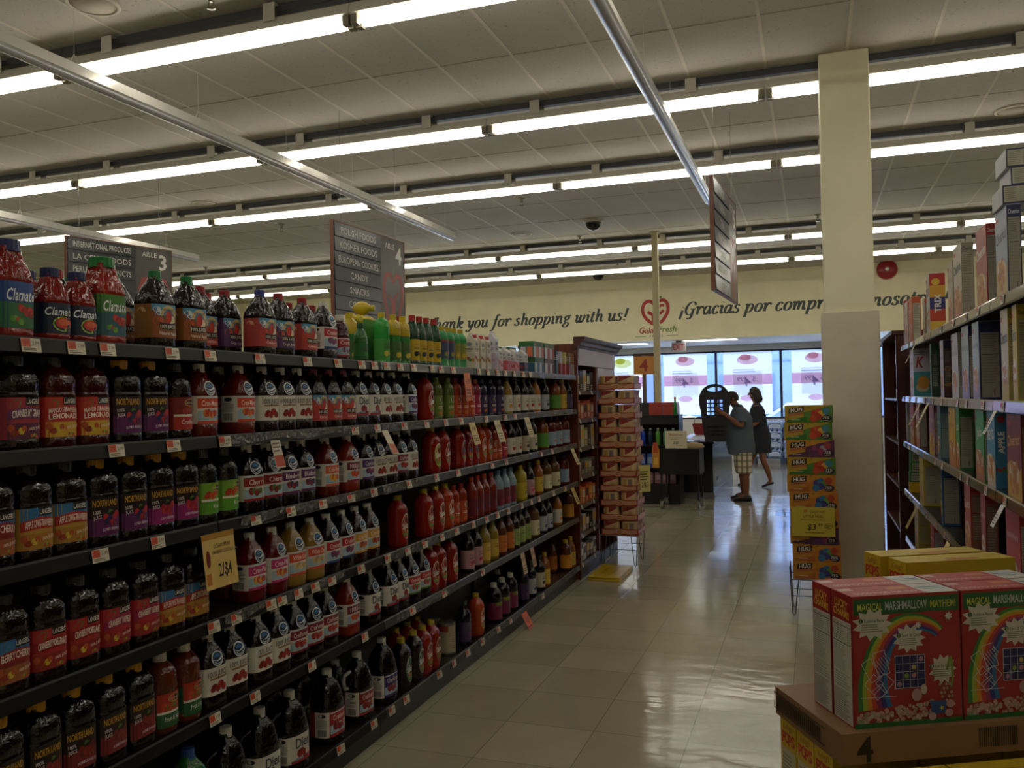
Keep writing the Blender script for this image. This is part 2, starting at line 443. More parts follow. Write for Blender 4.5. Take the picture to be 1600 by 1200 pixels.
# recessed troffers in the low ceiling over the entrance
def glow(name, color, strength):
    t = NT(name); setin(t.b, 'Base Color', (1, 1, 1, 1)); setin(t.b, 'Emission Color', color); setin(t.b, 'Emission Strength', strength); return t.m
M_TROF = glow('troffer diffuser glow', (1, .93, .82, 1), 3.0)
for u, v, l in ((1110, 531, 'recessed ceiling light over the entrance, right of the exit sign'), (972, 538, 'recessed ceiling light over the entrance, left of the slim pole')):
    p = on_z(u, v, LOWC); fx = thing('ceiling_light', l, 'ceiling light', (p.x, p.y, LOWC))
    obj('frame', MB().box(-.62, -.31, -.008, .62, -.28, 0, WHITEMETAL).box(-.62, .28, -.008, .62, .31, 0, WHITEMETAL).box(-.62, -.28, -.008, -.59, .28, 0, WHITEMETAL).box(.59, -.28, -.008, .62, .28, 0, WHITEMETAL), fx)
    obj('diffuser', MB().box(-.59, -.28, -.005, .59, .28, -.001, M_TROF), fx)
# long suspended track rails along the aisles
RAILM = mat('#d6d3cc', 0.3, 0.15)
def track_rail(x, y0, y1, z, label):
    t = thing('track_rail', label, 'rail', (x, y0, z), 0, 'suspended light rails')
    L = y1 - y0
    body = MB(); body.loft([[(-0.05, yy, 0.0), (-0.035, yy, 0.075), (0.035, yy, 0.075), (0.05, yy, 0.0), (0.035, yy, -0.01), (-0.035, yy, -0.01)] for yy in (0, L)], RAILM, smooth=False)
    obj('channel', body, t)
    len_ = MB(); len_.loft([[(0.04 * math.cos(a), yy, -0.012 - 0.028 * math.sin(a)) for a in [PI * j / 6 for j in range(7)]] for yy in (0.01, L - 0.01)], mat('#bdbac2', 0.2, 0.1), smooth=True)
    obj('lens', len_, t)
    yy = 0.12
    while yy < L:
        h = MB(); h.tube([(0, yy - 0.035, 0.075), (0, yy, 0.15), (0, yy + 0.035, 0.075)], 0.0035, RAILM, 6); h.tube([(0, yy, 0.15), (0, yy, CEIL - z)], 0.0015, RAILM, 5)
        obj('hanger', h, t); yy += 1.22
track_rail(-1.08, 1.0, 9.95, 3.86, 'grey suspended rail over the near aisle running toward the hanging sign')
track_rail(-4.62, 0.6, 10.75, 3.86, 'grey suspended rail over the aisle with the aisle 4 sign')
track_rail(-8.88, 2.6, 10.7, 3.86, 'grey suspended rail farthest left, over the aisle 3 sign')

# sprinklers, cameras, speakers, alarm
def sprinkler(u, v, label):
    p = on_z(u, v, CEIL - 0.08); t = thing('sprinkler_head', label, 'sprinkler', (p.x, p.y, CEIL - 0.004), 0, 'ceiling sprinklers')
    obj('escutcheon', MB().lathe([(0.05, 0), (0.05, -0.008), (0.022, -0.02)], mat('#8d8674', 0.3, 0.7), 16), t)
    s = MB().lathe([(0.018, -0.02), (0.018, -0.06), (0.012, -0.065)], mat('#7a7466', 0.3, 0.8), 10)
    for sgn in (-1, 1): s.tube([(0.014 * sgn, 0, -0.06), (0.022 * sgn, 0, -0.085), (0.004 * sgn, 0, -0.105)], 0.0035, mat('#7a7466', 0.3, 0.8), 6)
    obj('nozzle', s, t)
    obj('deflector', MB().lathe([(0.006, -0.10), (0.03, -0.106), (0.03, -0.109), (0.006, -0.112)], mat('#7a7466', 0.3, 0.8), 12), t)
for u, v, l in [(330, 6, 'brass ceiling sprinkler at the top left edge of the photo'), (440, 358, 'ceiling sprinkler left of the aisle 4 sign, nearest the sign'), (815, 318, 'ceiling sprinkler right of the middle rail end'), (906, 376, 'ceiling sprinkler just below the dome camera'),
                (697, 440, 'small ceiling sprinkler right of the aisle 4 sign'), (322, 424, 'small ceiling sprinkler left of the aisle 4 sign, above the bottles'), (1278, 343, 'ceiling sprinkler beside the left edge of the column'), (965, 415, 'ceiling sprinkler between the two farthest light rows')]:
    sprinkler(u, v, l)
def dome(u, v, label, z=CEIL, y=None):
    p = on_z(u, v, CEIL - 0.05); t = thing('dome_camera', label, 'camera', (p.x, p.y, CEIL - 0.004), 0, 'dome cameras')
    obj('base', MB().lathe([(0.16, 0), (0.16, -0.01), (0.13, -0.03)], mat('#bdb6a6', 0.4), 24), t)
    obj('dome', MB().lathe([(0.125, -0.025), (0.122, -0.06), (0.10, -0.105), (0.06, -0.135), (0.012, -0.146)], mat('#1b1a1a', 0.12), 24), t)
dome(927, 350, 'black dome camera on the ceiling left of the slim pole')
dome(935, 431, 'farther black dome camera on the ceiling near the yellow wall')
for u, v, l in [(815, 365, 'round flush ceiling speaker left of the dome camera'), (320, 318, 'round flush ceiling speaker above the aisle 4 sign, left side'), (145, 5, 'round flush ceiling speaker at the top left corner'), (1585, 171, 'round flush ceiling speaker at the right edge of the photo')]:
    p = on_z(u, v, CEIL)
    t = thing('ceiling_speaker', l, 'speaker', (p.x, p.y, CEIL - 0.005), 0, 'flush ceiling speakers')
    obj('rim', MB().lathe([(0.17, 0.001), (0.17, -0.008), (0.145, -0.012), (0.145, 0.001)], mat('#c6bdaa', 0.6), 24, caps=False), t)
    obj('grille', MB().lathe([(0.144, -0.002), (0.144, -0.007), (0.01, -0.009)], mat('#b3aa97', 0.8), 24), t)
p = on_y(1386, 421, YS - 0.03)
t = thing('fire_alarm_bell', 'round red fire alarm bell on the yellow wall right of the column', 'alarm', (p.x, YS, p.z))
def lathe_y(prof, m, n=24):
    b = MB(); b.loft([[(r * math.cos(2 * PI * j / n), -d, r * math.sin(2 * PI * j / n)) for j in range(n)] for r, d in prof], m); return b
obj('gong', lathe_y([(0.20, 0.002), (0.20, 0.05), (0.17, 0.085), (0.08, 0.10)], mat('#a02a2c', 0.3)), t)
obj('hub', lathe_y([(0.04, 0.10), (0.04, 0.115), (0.01, 0.118)], mat('#e8e0d8', 0.3)), t)

# ================================================================ OUTSIDE
struct('ground_outside', MB().box(-40, YW + 0.12, -0.25, 30, 60, -0.13, mat('#c2c4ca', 0.9)))
ob = MB(); ob.box(-40, 44, -0.13, 30, 46, 7.0, wall_mat('far facade', '#3f5074', 0.06))
for k in range(12):
    ob.box(-38 + 5.6 * k, 43.9, 0.5, -35.4 + 5.6 * k, 44.0, 2.6, mat('#2c3c60', 0.3))
for k in range(5): ob.box(-40, 43.94, 3.2 + 0.8 * k, 30, 44.0, 3.28 + 0.8 * k, mat('#33466a', 0.6))
tag(obj('building', ob), 'long blue grey building seen across the street through the shop windows', 'building')

# ================================================================ JUICE BOTTLES: shapes
# profile: (height fraction, width fraction); a = half width along the shelf, b = half depth, n = squareness
SHAPES = {
    'taper': dict(h=.264, a=.060, b=.052, n=3.4, rib=(.60, .83, .020, 18), prof=[(0, .88), (.02, .98), (.05, 1), (.18, 1), (.19, .975), (.56, .975), (.57, 1), (.61, .98), (.66, .93), (.72, .82), (.78, .68), (.83, .53), (.87, .42), (.90, .34), (.93, .325)]),
    'dome': dict(h=.264, a=.059, b=.053, n=3.6, rib=(.78, .88, .025, 16), prof=[(0, .9), (.02, .98), (.05, 1), (.12, 1), (.13, .975), (.56, .975), (.57, 1), (.60, 1), (.615, .95), (.63, .985), (.74, .98), (.79, .92), (.83, .80), (.87, .62), (.895, .46), (.91, .41), (.93, .40)]),
    'round': dict(h=.262, a=.056, b=.054, n=2.2, rib=(.64, .80, .012, 14), prof=[(0, .88), (.03, 1), (.12, 1), (.13, .975), (.55, .975), (.56, 1), (.60, .97), (.66, .97), (.74, .93), (.80, .80), (.85, .58), (.89, .38), (.93, .33)]),
    'splash': dict(h=.266, a=.055, b=.050, n=2.6, rib=(.70, .80, .02, 16), prof=[(0, .9), (.03, 1), (.20, .99), (.40, .97), (.60, .985), (.68, 1), (.74, .96), (.79, .84), (.84, .64), (.88, .46), (.91, .36), (.93, .34)]),
    'square': dict(h=.275, a=.058, b=.055, n=4.2, rib=(.68, .82, .012, 20), prof=[(0, .9), (.02, 1), (.10, 1), (.11, .98), (.57, .98), (.58, 1), (.62, .98), (.70, .88), (.76, .76), (.82, .64), (.86, .60), (.90, .58), (.93, .56)]),
    'squat': dict(h=.215, a=.046, b=.044, n=3.6, rib=(.64, .80, .015, 16), prof=[(0, .9), (.03, 1), (.10, 1), (.11, .975), (.52, .975), (.53, 1), (.60, .97), (.68, .88), (.76, .74), (.83, .58), (.88, .48), (.92, .46)]),
    'wavy': dict(h=.215, a=.043, b=.043, n=2.0, rib=None, prof=[(0, .88), (.03, 1), (.08, 1), (.09, .97), (.50, .97), (.51, 1), (.57, .98), (.60, .90), (.64, .95), (.68, .86), (.72, .90), (.76, .78), (.81, .72), (.86, .46), (.92, .42)]),
    'club': dict(h=.245, a=.040, b=.040, n=2.0, rib=None, prof=[(0, .9), (.02, 1), (.06, 1), (.07, .97), (.5, .97), (.58, .97), (.59, 1), (.66, .99), (.76, .97), (.83, .82), (.88, .52), (.91, .36), (.93, .36)]),
    'clubtall': dict(h=.278, a=.040, b=.040, n=2.0, rib=None, prof=[(0, .9), (.02, 1), (.06, 1), (.07, .97), (.5, .97), (.55, 1), (.62, .97), (.74, .84), (.82, .64), (.87, .46), (.91, .36), (.93, .36)]),
    'clubmid': dict(h=.262, a=.041, b=.041, n=2.0, rib=None, prof=[(0, .9), (.02, 1), (.06, 1), (.07, .97), (.5, .97), (.58, .97), (.59, 1), (.66, .99), (.76, .97), (.83, .82), (.88, .52), (.91, .36), (.93, .36)]),
    'wine': dict(h=.268, a=.046, b=.044, n=2.2, rib=None, prof=[(0, .9), (.02, 1), (.06, 1), (.07, .98), (.54, .98), (.55, 1), (.64, .98), (.71, .88), (.77, .70), (.83, .50), (.88, .38), (.93, .35)]),
    'jug': dict(h=.315, a=.078, b=.066, n=2.8, rib=None, prof=[(0, .9), (.02, 1), (.10, 1), (.11, .98), (.46, .98), (.47, 1), (.54, .96), (.62, .88), (.70, .80), (.78, .68), (.84, .48), (.89, .32), (.93, .28)]),
    'mini': dict(h=.19, a=.034, b=.034, n=2.0, rib=None, prof=[(0, .9), (.03, 1), (.55, 1), (.62, .96), (.72, .84), (.82, .56), (.88, .44), (.92, .42)]),
}
_tab = {}
def _section(sh, phi, k):
    c, s_ = math.cos(phi), math.sin(phi); e = 2.0 / sh['n']
    return (sh['b'] * k * math.copysign(abs(c) ** e, c), sh['a'] * k * math.copysign(abs(s_) ** e, s_))
def _arc(shn):
    """arc length round the front, from the middle of the front face"""
    if shn not in _tab:
        sh = SHAPES[shn]; N = 400; pts = [_section(sh, -PI + 2 * PI * i / N, 1) for i in range(N + 1)]
        L = [0.0]
        for i in range(N): L.append(L[-1] + math.hypot(pts[i + 1][0] - pts[i][0], pts[i + 1][1] - pts[i][1]))
        _tab[shn] = ([l - L[N // 2] for l in L], N)
    return _tab[shn]
def _phi(shn, s_):
    L, N = _arc(shn); s_ = max(L[0], min(L[-1], s_)); lo, hi = 0, N
    while hi - lo > 1:
        m = (lo + hi) // 2
        if L[m] <= s_: lo = m
        else: hi = m
    t = (s_ - L[lo]) / max(1e-9, L[hi] - L[lo])
    return -PI + 2 * PI * (lo + t) / N
def _kz(sh, z):
    f = z / sh['h']; P = sh['prof']
    for (z0, k0), (z1, k1) in zip(P, P[1:]):
        if f <= z1: return k0 + (k1 - k0) * max(0, (f - z0)) / max(1e-6, z1 - z0)
    return P[-1][1]
def surf_fn(shn, zc, lift=0.0007):
    sh = SHAPES[shn]
    def fn(x, y, d):
        z = zc + y; k = _kz(sh, z); ph = _phi(shn, x / k); X, Y = _section(sh, ph, k)
        e = 0.02; X1, Y1 = _section(sh, ph + e, k); X0, Y0 = _section(sh, ph - e, k); nx, ny = (Y1 - Y0), -(X1 - X0); q = math.hypot(nx, ny) or 1
        return (X + nx / q * (d + lift), Y + ny / q * (d + lift), z)
    return fn
NSEG = 28
def body_mesh(shn, hexs, lower=None):
    sh = SHAPES[shn]; mb = MB(); rings = []
    zs = []
    P = sh['prof']
    for (z0, k0), (z1, k1) in zip(P, P[1:]):
        zs.append(z0)
        if z1 - z0 > 0.045: zs += [z0 + (z1 - z0) * 0.5]
    zs.append(P[-1][0])
    for f in zs:
        k = _kz(sh, f * sh['h']); rib = sh['rib']; ring = []
        for j in range(NSEG):
            ph = 2 * PI * j / NSEG; kk = k
            if rib and rib[0] < f < rib[1]: kk = k * (1 - rib[2] * (0.5 + 0.5 * (1 if j % 2 else -1)))
            X, Y = _section(sh, ph, kk); ring.append((X, Y, f * sh['h']))
        rings.append(ring)
    if lower:     # two-tone bottle: upper shell in another colour
        cut = [i for i, f in enumerate(zs) if f >= lower[0]][0]
        mb.loft(rings[:cut + 1], plastic(hexs)); mb.loft(rings[cut:], plastic(lower[1]))
    else: mb.loft(rings, plastic(hexs))
    return mb.mesh('body')
_caps = {}
def cap_mesh(shn, hexs):
    sh = SHAPES[shn]; key = (shn, hexs)
    if key not in _caps:
        r = sh['prof'][-1][1] * min(sh['a'], sh['b']) * 1.22; z0 = sh['h'] * 0.905; z1 = sh['h']; mb = MB(); n = 32; m = mat(hexs, 0.35)
        R0 = [[((r * (1.0 if j % 2 else 0.955)) * math.cos(2 * PI * j / n), (r * (1.0 if j % 2 else 0.955)) * math.sin(2 * PI * j / n), z) for j in range(n)] for z in (z0, z1 - 0.002)]
        R0.append([(r * 0.88 * math.cos(2 * PI * j / n), r * 0.88 * math.sin(2 * PI * j / n), z1) for j in range(n)])
        mb.loft(R0, m, True, False)
        mb.lathe([(r * 1.04, z0 - 0.006), (r * 1.04, z0 - 0.001)], m, 20)
        _caps[key] = mb.mesh('cap')
    return _caps[key]
def label_mesh(shn, z0, z1, base, art, full=True, half=None):
    sh = SHAPES[shn]; mb = MB(); zc = (z0 + z1) / 2; fn = surf_fn(shn, zc); L = _arc(shn)[0]
    smax = L[-1] if full else half
    N = 40 if full else 12
    xs = [-smax + 2 * smax * i / N for i in range(N + 1)]
    a = Art(); a.strip([(x, z0 - zc) for x in xs], [(x, z1 - zc) for x in xs], base, 0)
    for it in art.it: a.it.append(it)
    mb.keep = True
    a.put(mb, fn)
    return mb.mesh('label')
def patch_mesh(name, shn, zc, art):
    mb = MB(); mb.keep = True; art.put(mb, surf_fn(shn, zc, 0.0011)); return mb.mesh(name)

# ---------------------------------------------------------------- printed label designs (metres, origin at the middle of the front)
def fruit(a, cx, cy, r, cols, n=5, l=2, seed=1):
    rnd = random.Random(seed)
    for i in range(n):
        t = i / max(1, n - 1); a.ell(cx + r * 1.9 * (t - 0.5) + rnd.uniform(-.2, .2) * r, cy + rnd.uniform(-.45, .45) * r, r * rnd.uniform(.42, .6), r * rnd.uniform(.42, .6), cols[i % len(cols)], l, 10)
    return a
def side_panel(a, x, w, h, base='#d9d5c8', logo=True):
    a.rect(x - w / 2, -h / 2, x + w / 2, h / 2, base, 1)
    if logo: a.ell(x, h * .36, w * .26, h * .08, '#1c2233', 2)
    a.small(x - w * .38, -h * .12, x + w * .38, h * .24, 7, '#8d8a84', 2, 5)
    a.bars(x - w * .3, -h * .44, x + w * .3, -h * .18)
    return a
def art_os(h, ban, name, fr, bottom=None, diet=False, pure=False, side=True):
    a = Art()
    if side: side_panel(a, -.094, .068, h)
    fx0, fx1 = -.056, .056
    if pure:
        a.text('100% JUICE', 0, h * .27, h * .20, '#3a3230', 3, .088, .006, .1)
        a.rect(-.036, h * .06, .045, h * .13, '#8d6f4a', 2)
        fruit(a, 0, -h * .19, h * .24, fr, 7, 3, 4)
    elif diet:
        a.strip([(fx0 + .014 * i, -h * .5) for i in range(9)], [(fx0 + .014 * i, -h * .5 + h * (.10 + .045 * i)) for i in range(9)], '#7d97ad', 2)
        a.text('Diet', .004, h * .22, h * .36, '#24384f', 4, .08, .012)
        fruit(a, .012, -h * .22, h * .26, fr, 6, 3, 5)
        a.rect(.02, -h * .30, .05, -h * .10, '#e7e0d0', 4); a.text('5', .034, -h * .2, h * .13, '#a02820', 5)
        a.rect(fx0, -h * .5, fx1, -h * .40, ban, 3)
    else:
        a.rect(fx0, h * .06, fx1, h * .42, ban, 2)
        a.rect(fx0, h * .42, fx1, h * .47, '#b8c9cf', 2)
        a.text(name, .004, h * .24, h * .20, '#efe6dc', 4, .092, .004)
        a.strip([(fx0 + .014 * i, -h * .38) for i in range(9)], [(fx0 + .014 * i, -h * .14 + h * .16 * math.sin(.5 + i * .34)) for i in range(9)], '#9db6c4', 2)
        fruit(a, -.006, -h * .17, h * .25, fr, 6, 3, 6)
        a.rect(.028, -h * .2, .052, h * .02, '#e9e3d4', 3); a.small(.03, -h * .18, .05, h * .0, 3, '#6e6a60', 4)
        a.rect(fx0, -h * .5, fx1, -h * .40, bottom or ban, 3)
    return a
def os_emblem():
    a = Art(); r = .026
    a.ell(0, 0, r * 1.02, r, '#d5dbe0', 1, 22); a.ell(0, 0, r * .86, r * .84, '#14243f', 2, 22)
    a.strip([(-r * .8 + r * .2 * i, -r * .05 - r * .25 * math.sin(.4 * i)) for i in range(9)], [(-r * .8 + r * .2 * i, r * .16 - r * .34 * math.sin(.4 * i + .3)) for i in range(9)], '#dfe6ea', 3)
    a.strip([(-r * .62 + r * .155 * i, r * .2) for i in range(9)], [(-r * .62 + r * .155 * i, r * .28 + r * .4 * math.sin(PI * i / 8)) for i in range(9)], '#2f6ea3', 3)
    a.ring(0, -r * .02, r * .72, r * .70, r * .12, '#cfd6db', 4, 14, PI * 1.15, PI * 1.85)
    return a
def art_langers(h, base, ban, lines, low, sky=None, wave='#3a7a2c'):
    a = Art(); x0, x1 = -.057, .057
    if sky: a.rect(x0, h * .18, x1, h * .5, sky, 1)
    a.rect(x0, -h * .5, x1, -h * .12, low, 1)
    a.strip([(x0 + .0095 * i, -h * .06 + h * .05 * math.sin(PI * i / 12)) for i in range(13)], [(x0 + .0095 * i, h * .17 + h * .10 * math.sin(PI * i / 12)) for i in range(13)], ban, 2)
    a.rect(-.006, h * .30, .040, h * .50, '#100d0b', 3); a.text('LANGERS', .017, h * .40, h * .115, '#e8e2d4', 4, .040, .012)
    if len(lines) == 1: a.text(lines[0], 0, h * .09, h * .17, '#f0e4d2', 4, .09, .014, arc=h * .04)
    else:
        a.text(lines[0], 0, h * .15, h * .12, '#f0e4d2', 4, .098, .014, arc=h * .04); a.text(lines[1], 0, h * .005, h * .13, '#f0e4d2', 4, .098, .016, arc=h * .03)
    a.poly([(-.05, h * .28), (-.036, h * .46), (-.02, h * .40), (-.028, h * .25)], wave, 2)
    a.poly([(.0, -h * .33), (.05, -h * .27), (.05, -h * .16), (.0, -h * .22)], '#b23028', 3); a.text('100% JUICE', .025, -h * .245, h * .07, '#f0e0d0', 4, .044, .008, rot=.12)
    fruit(a, -.028, -h * .30, h * .17, ['#b0502a', '#8c2f1c', '#c9b13a'], 4, 3, 8)
    fruit(a, .02, -h * .42, h * .08, ['#5f8a2a', '#c03a30', '#8fae3a'], 5, 3, 9)
    return a
def art_north(h, low, fr, word):
    a = Art(); x0, x1 = -.057, .057
    a.rect(x0, -h * .5, x1, -h * .02, low, 1)
    a.text('NORTHLAND', -.006, h * .36, h * .17, '#c9962f', 3, .082, .012)
    a.text('100%', -.034, h * .13, h * .09, '#ddd0d4', 3, .022, .01, rot=.1); a.text('JUICE', -.033, h * .0, h * .09, '#ddd0d4', 3, .024, .01, rot=.1)
    fruit(a, .014, -h * .02, h * .17, fr, 5, 2, 3); fruit(a, .012, -h * .17, h * .15, fr[1:] + fr[:1], 5, 3, 5)
    a.poly([(.0, h * .08), (.006, h * .2), (.02, h * .14)], '#4d7a33', 3)
    a.text(word, .012, -h * .36, h * .075, '#e4d3dc', 3, .06, .006, arc=h * .02)
    return a
def art_orchard(h, top, low, word, cols):
    a = Art(); x0, x1 = -.05, .05
    a.rect(x0, -h * .5, x1, -h * .06, low, 1); a.rect(x0, -h * .10, x1, -h * .03, '#e3dccd', 2); a.rect(x0, -h * .03, x1, h * .5, top, 1)
    fruit(a, -.008, h * .14, h * .2, cols, 6, 2, 4)
    a.ell(.012, h * .33, .026, h * .12, '#1f2414', 3); a.ring(.012, h * .33, .026, h * .12, .0022, '#c9b060', 4); a.text('Old Orchard', .012, h * .33, h * .07, '#e9dfc0', 5, .042)
    a.text(word, .012, -h * .26, h * .13, '#f2e8dc', 3, .075, .006)
    return a
def art_apple(h, low, name, side_c):
    a = Art(); x0, x1 = -.058, .058
    a.rect(-.135, -h * .5, x0, h * .5, side_c, 1); a.ell(-.095, h * .28, .018, h * .14, '#caa27a', 2); a.small(-.122, -h * .4, -.07, h * .1, 8, '#d5b498', 2, 7)
    a.rect(x0, -h * .12, x1, h * .5, '#4f93b8', 1)
    for cx, cy in ((-.04, .34), (-.03, .24), (.045, .3), (.05, .12)): a.ell(cx, h * cy, .014, h * .08, '#d6dfe2', 2)
    a.rect(x0, -h * .5, x1, -h * .14, low, 2)
    a.ring(.006, h * .12, .036, h * .36, .012, '#cbb27a', 3, 16, .15, PI - .15); a.text('APPLE & EVE', .006, h * .34, h * .075, '#5a3a1c', 4, .05, .008, arc=-h * .0)
    a.ell(.006, h * .13, .014, h * .19, '#b3241c', 4); a.ell(.0, h * .12, .010, h * .17, '#c8372a', 5); a.ell(.022, h * .04, .014, h * .13, '#e6d8b4', 3)
    a.ell(-.036, h * .0, .018, h * .13, '#c4502c', 3); a.poly([(-.02, h * .08), (-.006, h * .2), (0, h * .1)], '#4d7a2c', 5)
    a.strip([(-.034 + .009 * i, -h * .22 - h * .04 * math.sin(PI * i / 8)) for i in range(9)], [(-.034 + .009 * i, -h * .03 - h * .04 * math.sin(PI * i / 8)) for i in range(9)], '#241b14', 5)
    a.text('100% JUICE', .002, -h * .155, h * .10, '#ece4d2', 6, .066, .012)
    a.text(name, .006, -h * .36, h * .10, '#efe0cc', 4, .08, .006)
    return a
def art_clam(h, top, mid, melon):
    a = Art(); x0, x1 = -.06, .06
    a.rect(x0, h * .05, x1, h * .5, top, 1); a.rect(x0, -h * .5, x1, h * .05, mid, 1)
    a.text('Clamato', .002, h * .22, h * .25, '#e8edf0', 4, .09, .018, .28, space=1.12)
    if melon: a.ell(.01, -h * .18, .034, h * .25, '#9dbb3c', 2); a.ell(.012, -h * .15, .028, h * .18, '#c4352a', 3); a.ell(.012, -h * .12, .02, h * .10, '#d3643a', 4)
    else:
        fruit(a, .014, -h * .12, h * .17, ['#b3271f', '#c4392c', '#8e1e18'], 6, 3, 2); fruit(a, -.012, -h * .33, h * .12, ['#4e8a2e', '#6fa03a', '#b53024'], 5, 3, 5)
    return a
def art_splash(h, c1, word='Splash', diet=False):
    a = Art()
    a.ell(.006, 0, .038, h * .5, '#d8d3bd', 1, 20); a.ell(.004, -h * .03, .035, h * .45, c1, 2, 20)
    a.strip([(-.024 + .007 * i, -h * .36) for i in range(9)], [(-.024 + .007 * i, -h * .18 + h * .04 * math.sin(i)) for i in range(9)], '#6a8d3a', 3)
    fruit(a, 0, -h * .2, h * .10, ['#b02a20', '#c98a2c'], 4, 4, 3)
    a.text('V8', .016, h * .27, h * .16, '#1f3b2a', 4, .03, .02)
    a.text('Diet' if diet else word, .004, h * .02, h * .22, '#f1efe2' if not diet else '#2c5a74', 5, .064, .02, .2, rot=.12)
    return a
def art_v8(h, col, badge='#d9d7cc'):
    a = Art(); a.ell(.004, h * .30, .026, h * .20, '#1d2a24', 2, 18); a.ell(.004, h * .30, .023, h * .175, badge, 3, 18); a.text('V8', .004, h * .30, h * .17, '#20302a', 4, .036, .02)
    a.rect(-.036, -h * .02, .04, h * .08, col, 2); a.small(-.03, -h * .14, .03, h * .0, 2, '#e8d8c0', 3, 2)
    fruit(a, 0, -h * .30, h * .14, ['#d06a24', '#b52f20', '#d9a53a', '#7a2438'], 6, 3, 7)
    return a
def art_plain(h, fr, ink='#3d3a34', word=None, stripe=None, wc='#3d3a34'):
    a = Art()
    if stripe: a.rect(-.05, h * .28, .05, h * .5, stripe, 1)
    a.scrawl(-.028, .028, h * .22, h * .13, wc, 3, int(h * 9000)); a.small(-.03, h * .02, .03, h * .13, 2, ink, 2, 4)
    fruit(a, .006, -h * .22, h * .2, fr, 4, 3, 5)
    return a

# ================================================================ JUICE BOTTLES: the kinds on the left shelves
KINDS = {}
def K(name, shape, body, cap, base, art, desc, z=(.13, .56), emblem=None, lower=None, full=True, half=None, cat='bottle', handle=None, oname='juice_bottle'):
    KINDS[name] = dict(shape=shape, body=body, cap=cap, base=base, art=art, desc=desc, z=z, emblem=emblem, lower=lower, full=full, half=half, cat=cat, handle=handle, oname=oname, parts=None)
def hh(shape, z): return SHAPES[shape]['h'] * (z[1] - z[0])
HT, HD = hh('taper', (.19, .56)), hh('dome', (.13, .56))
CRAN = ['#8e1f1c', '#6d1517', '#a52c22']
def OS(name, body, ban, word, fr, desc, **kw):
    cap = kw.pop('cap', '#d8d5cc')
    K(name, 'taper', body, cap, '#d6d1c4', art_os(HT, ban, word, fr, **kw), desc, (.19, .56), True)
OS('os_mango', '#5a140d', '#c9431f', 'Cran-Mango', ['#d9982a', '#c4431f', '#b3301c'], 'red juice bottle with orange cran-mango label')
OS('os_pure', '#1a0b0c', '#ffffff', '', CRAN, 'dark juice bottle with white 100% juice cranberry label', pure=True)
OS('os_diet', '#140a0d', '#a8262a', '', CRAN, 'dark juice bottle with white diet label', diet=True)
OS('os_cherry', '#12090b', '#8e1a1f', 'Cherry', ['#6d1517', '#8e1f1c', '#4d7a33'], 'dark juice bottle with dark red cherry label')
OS('os_blue', '#130a10', '#5a2458', 'Blueberry', ['#5f1c3a', '#8e1f1c', '#2f2a56'], 'dark juice bottle with purple blueberry pomegranate label')
OS('os_peach', '#5f1a10', '#d0603f', 'Cran-Peach', ['#d98a2a', '#e0a63e', '#c4552f'], 'red brown juice bottle with coral label and white side panel')
OS('os_ruby', '#7a2413', '#7a2038', '100% Juice', ['#d2501f', '#cf5a24', '#c04a1c'], 'red orange juice bottle with grapefruit slices on label', bottom='#8e2440')
OS('os_pink', '#5c0f0f', '#b8336d', 'Cran-Pink', ['#c8632f', '#d9a54a', '#b53024'], 'red juice bottle with hot pink label')
OS('os_white', '#8a6a2a', '#cf4d33', 'White Cran', ['#d9c49a', '#c9ae78', '#b58f52'], 'golden juice bottle with coral red label')
OS('os_razz', '#170a10', '#b0202a', 'Cranberry', ['#8e1f2c', '#2f3f7a', '#7a1c3a'], 'dark juice bottle with red and blue label', bottom='#26407a')
OS('os_wrap', '#2a0e0c', '#cf9a2f', 'Cran-Apple', ['#c08a2c', '#a53a22', '#8e1f1c'], 'brown juice bottle with yellow harvest label')
OS('os_pom', '#13080b', '#7a1626', 'CranPomegra', ['#a02c24', '#8a1c20', '#b5402c'], 'dark juice bottle with wine red pomegranate label')
OS('os_lite', '#0f080c', '#b3262a', 'Cran-Apple', ['#b53024', '#a22820', '#5f8a3a'], 'dark juice bottle with red and green label', bottom='#4d7a33')
OS('os_grape', '#10080d', '#4a2466', 'CranGrape', ['#3a2458', '#5a2a66', '#8e1f2c'], 'dark juice bottle with white side panel turned outward')
def LG(name, base, ban, lines, low, desc, sky=None, body='#170b09'):
    K(name, 'dome', body, '#2b2a28', base, art_langers(HD, base, ban, lines, low, sky), desc)
LG('lg_grape', '#9c2f3a', '#6a3560', ['CRANBERRY GRAPE'], '#5a2340', 'dark juice bottle with purple cranberry grape label')
LG('lg_mango', '#b8342a', '#b3241f', ['MANGO STRAWBERRY', 'LEMONADE'], '#c99f2f', 'dark red juice bottle with mango strawberry lemonade label', body='#3a0d0a')
LG('lg_kiwi', '#b08a3c', '#a8261f', ['APPLE KIWI STRAWBERRY'], '#a8772f', 'dark juice bottle with blue sky apple kiwi label', '#2f6ba0')
LG('lg_pom', '#a82a2a', '#8e1a22', ['CRANBERRY POMEGRANATE'], '#8e2422', 'dark juice bottle with red cranberry pomegranate label')
LG('lg_rasp', '#a8282f', '#94204f', ['CRANBERRY RASPBERRY'], '#96222a', 'dark juice bottle with crimson cranberry raspberry label')
LG('lg_cherry', '#7a1f22', '#8e1f24', ['BERRY CHERRY'], '#96582f', 'dark juice bottle with blue topped berry cherry label', '#2f6ba0')
def NO(name, low, fr, word, desc, cap='#c98f1c', body='#110a0b', base='#1d0c15'):
    K(name, 'dome', body, cap, base, art_north(HD, low, fr, word), desc)
NO('no_purple', '#5c1a58', ['#b52a2c', '#26264a', '#30305a', '#a02428'], 'SUPER BERRY', 'yellow capped dark juice bottle with purple berry label')
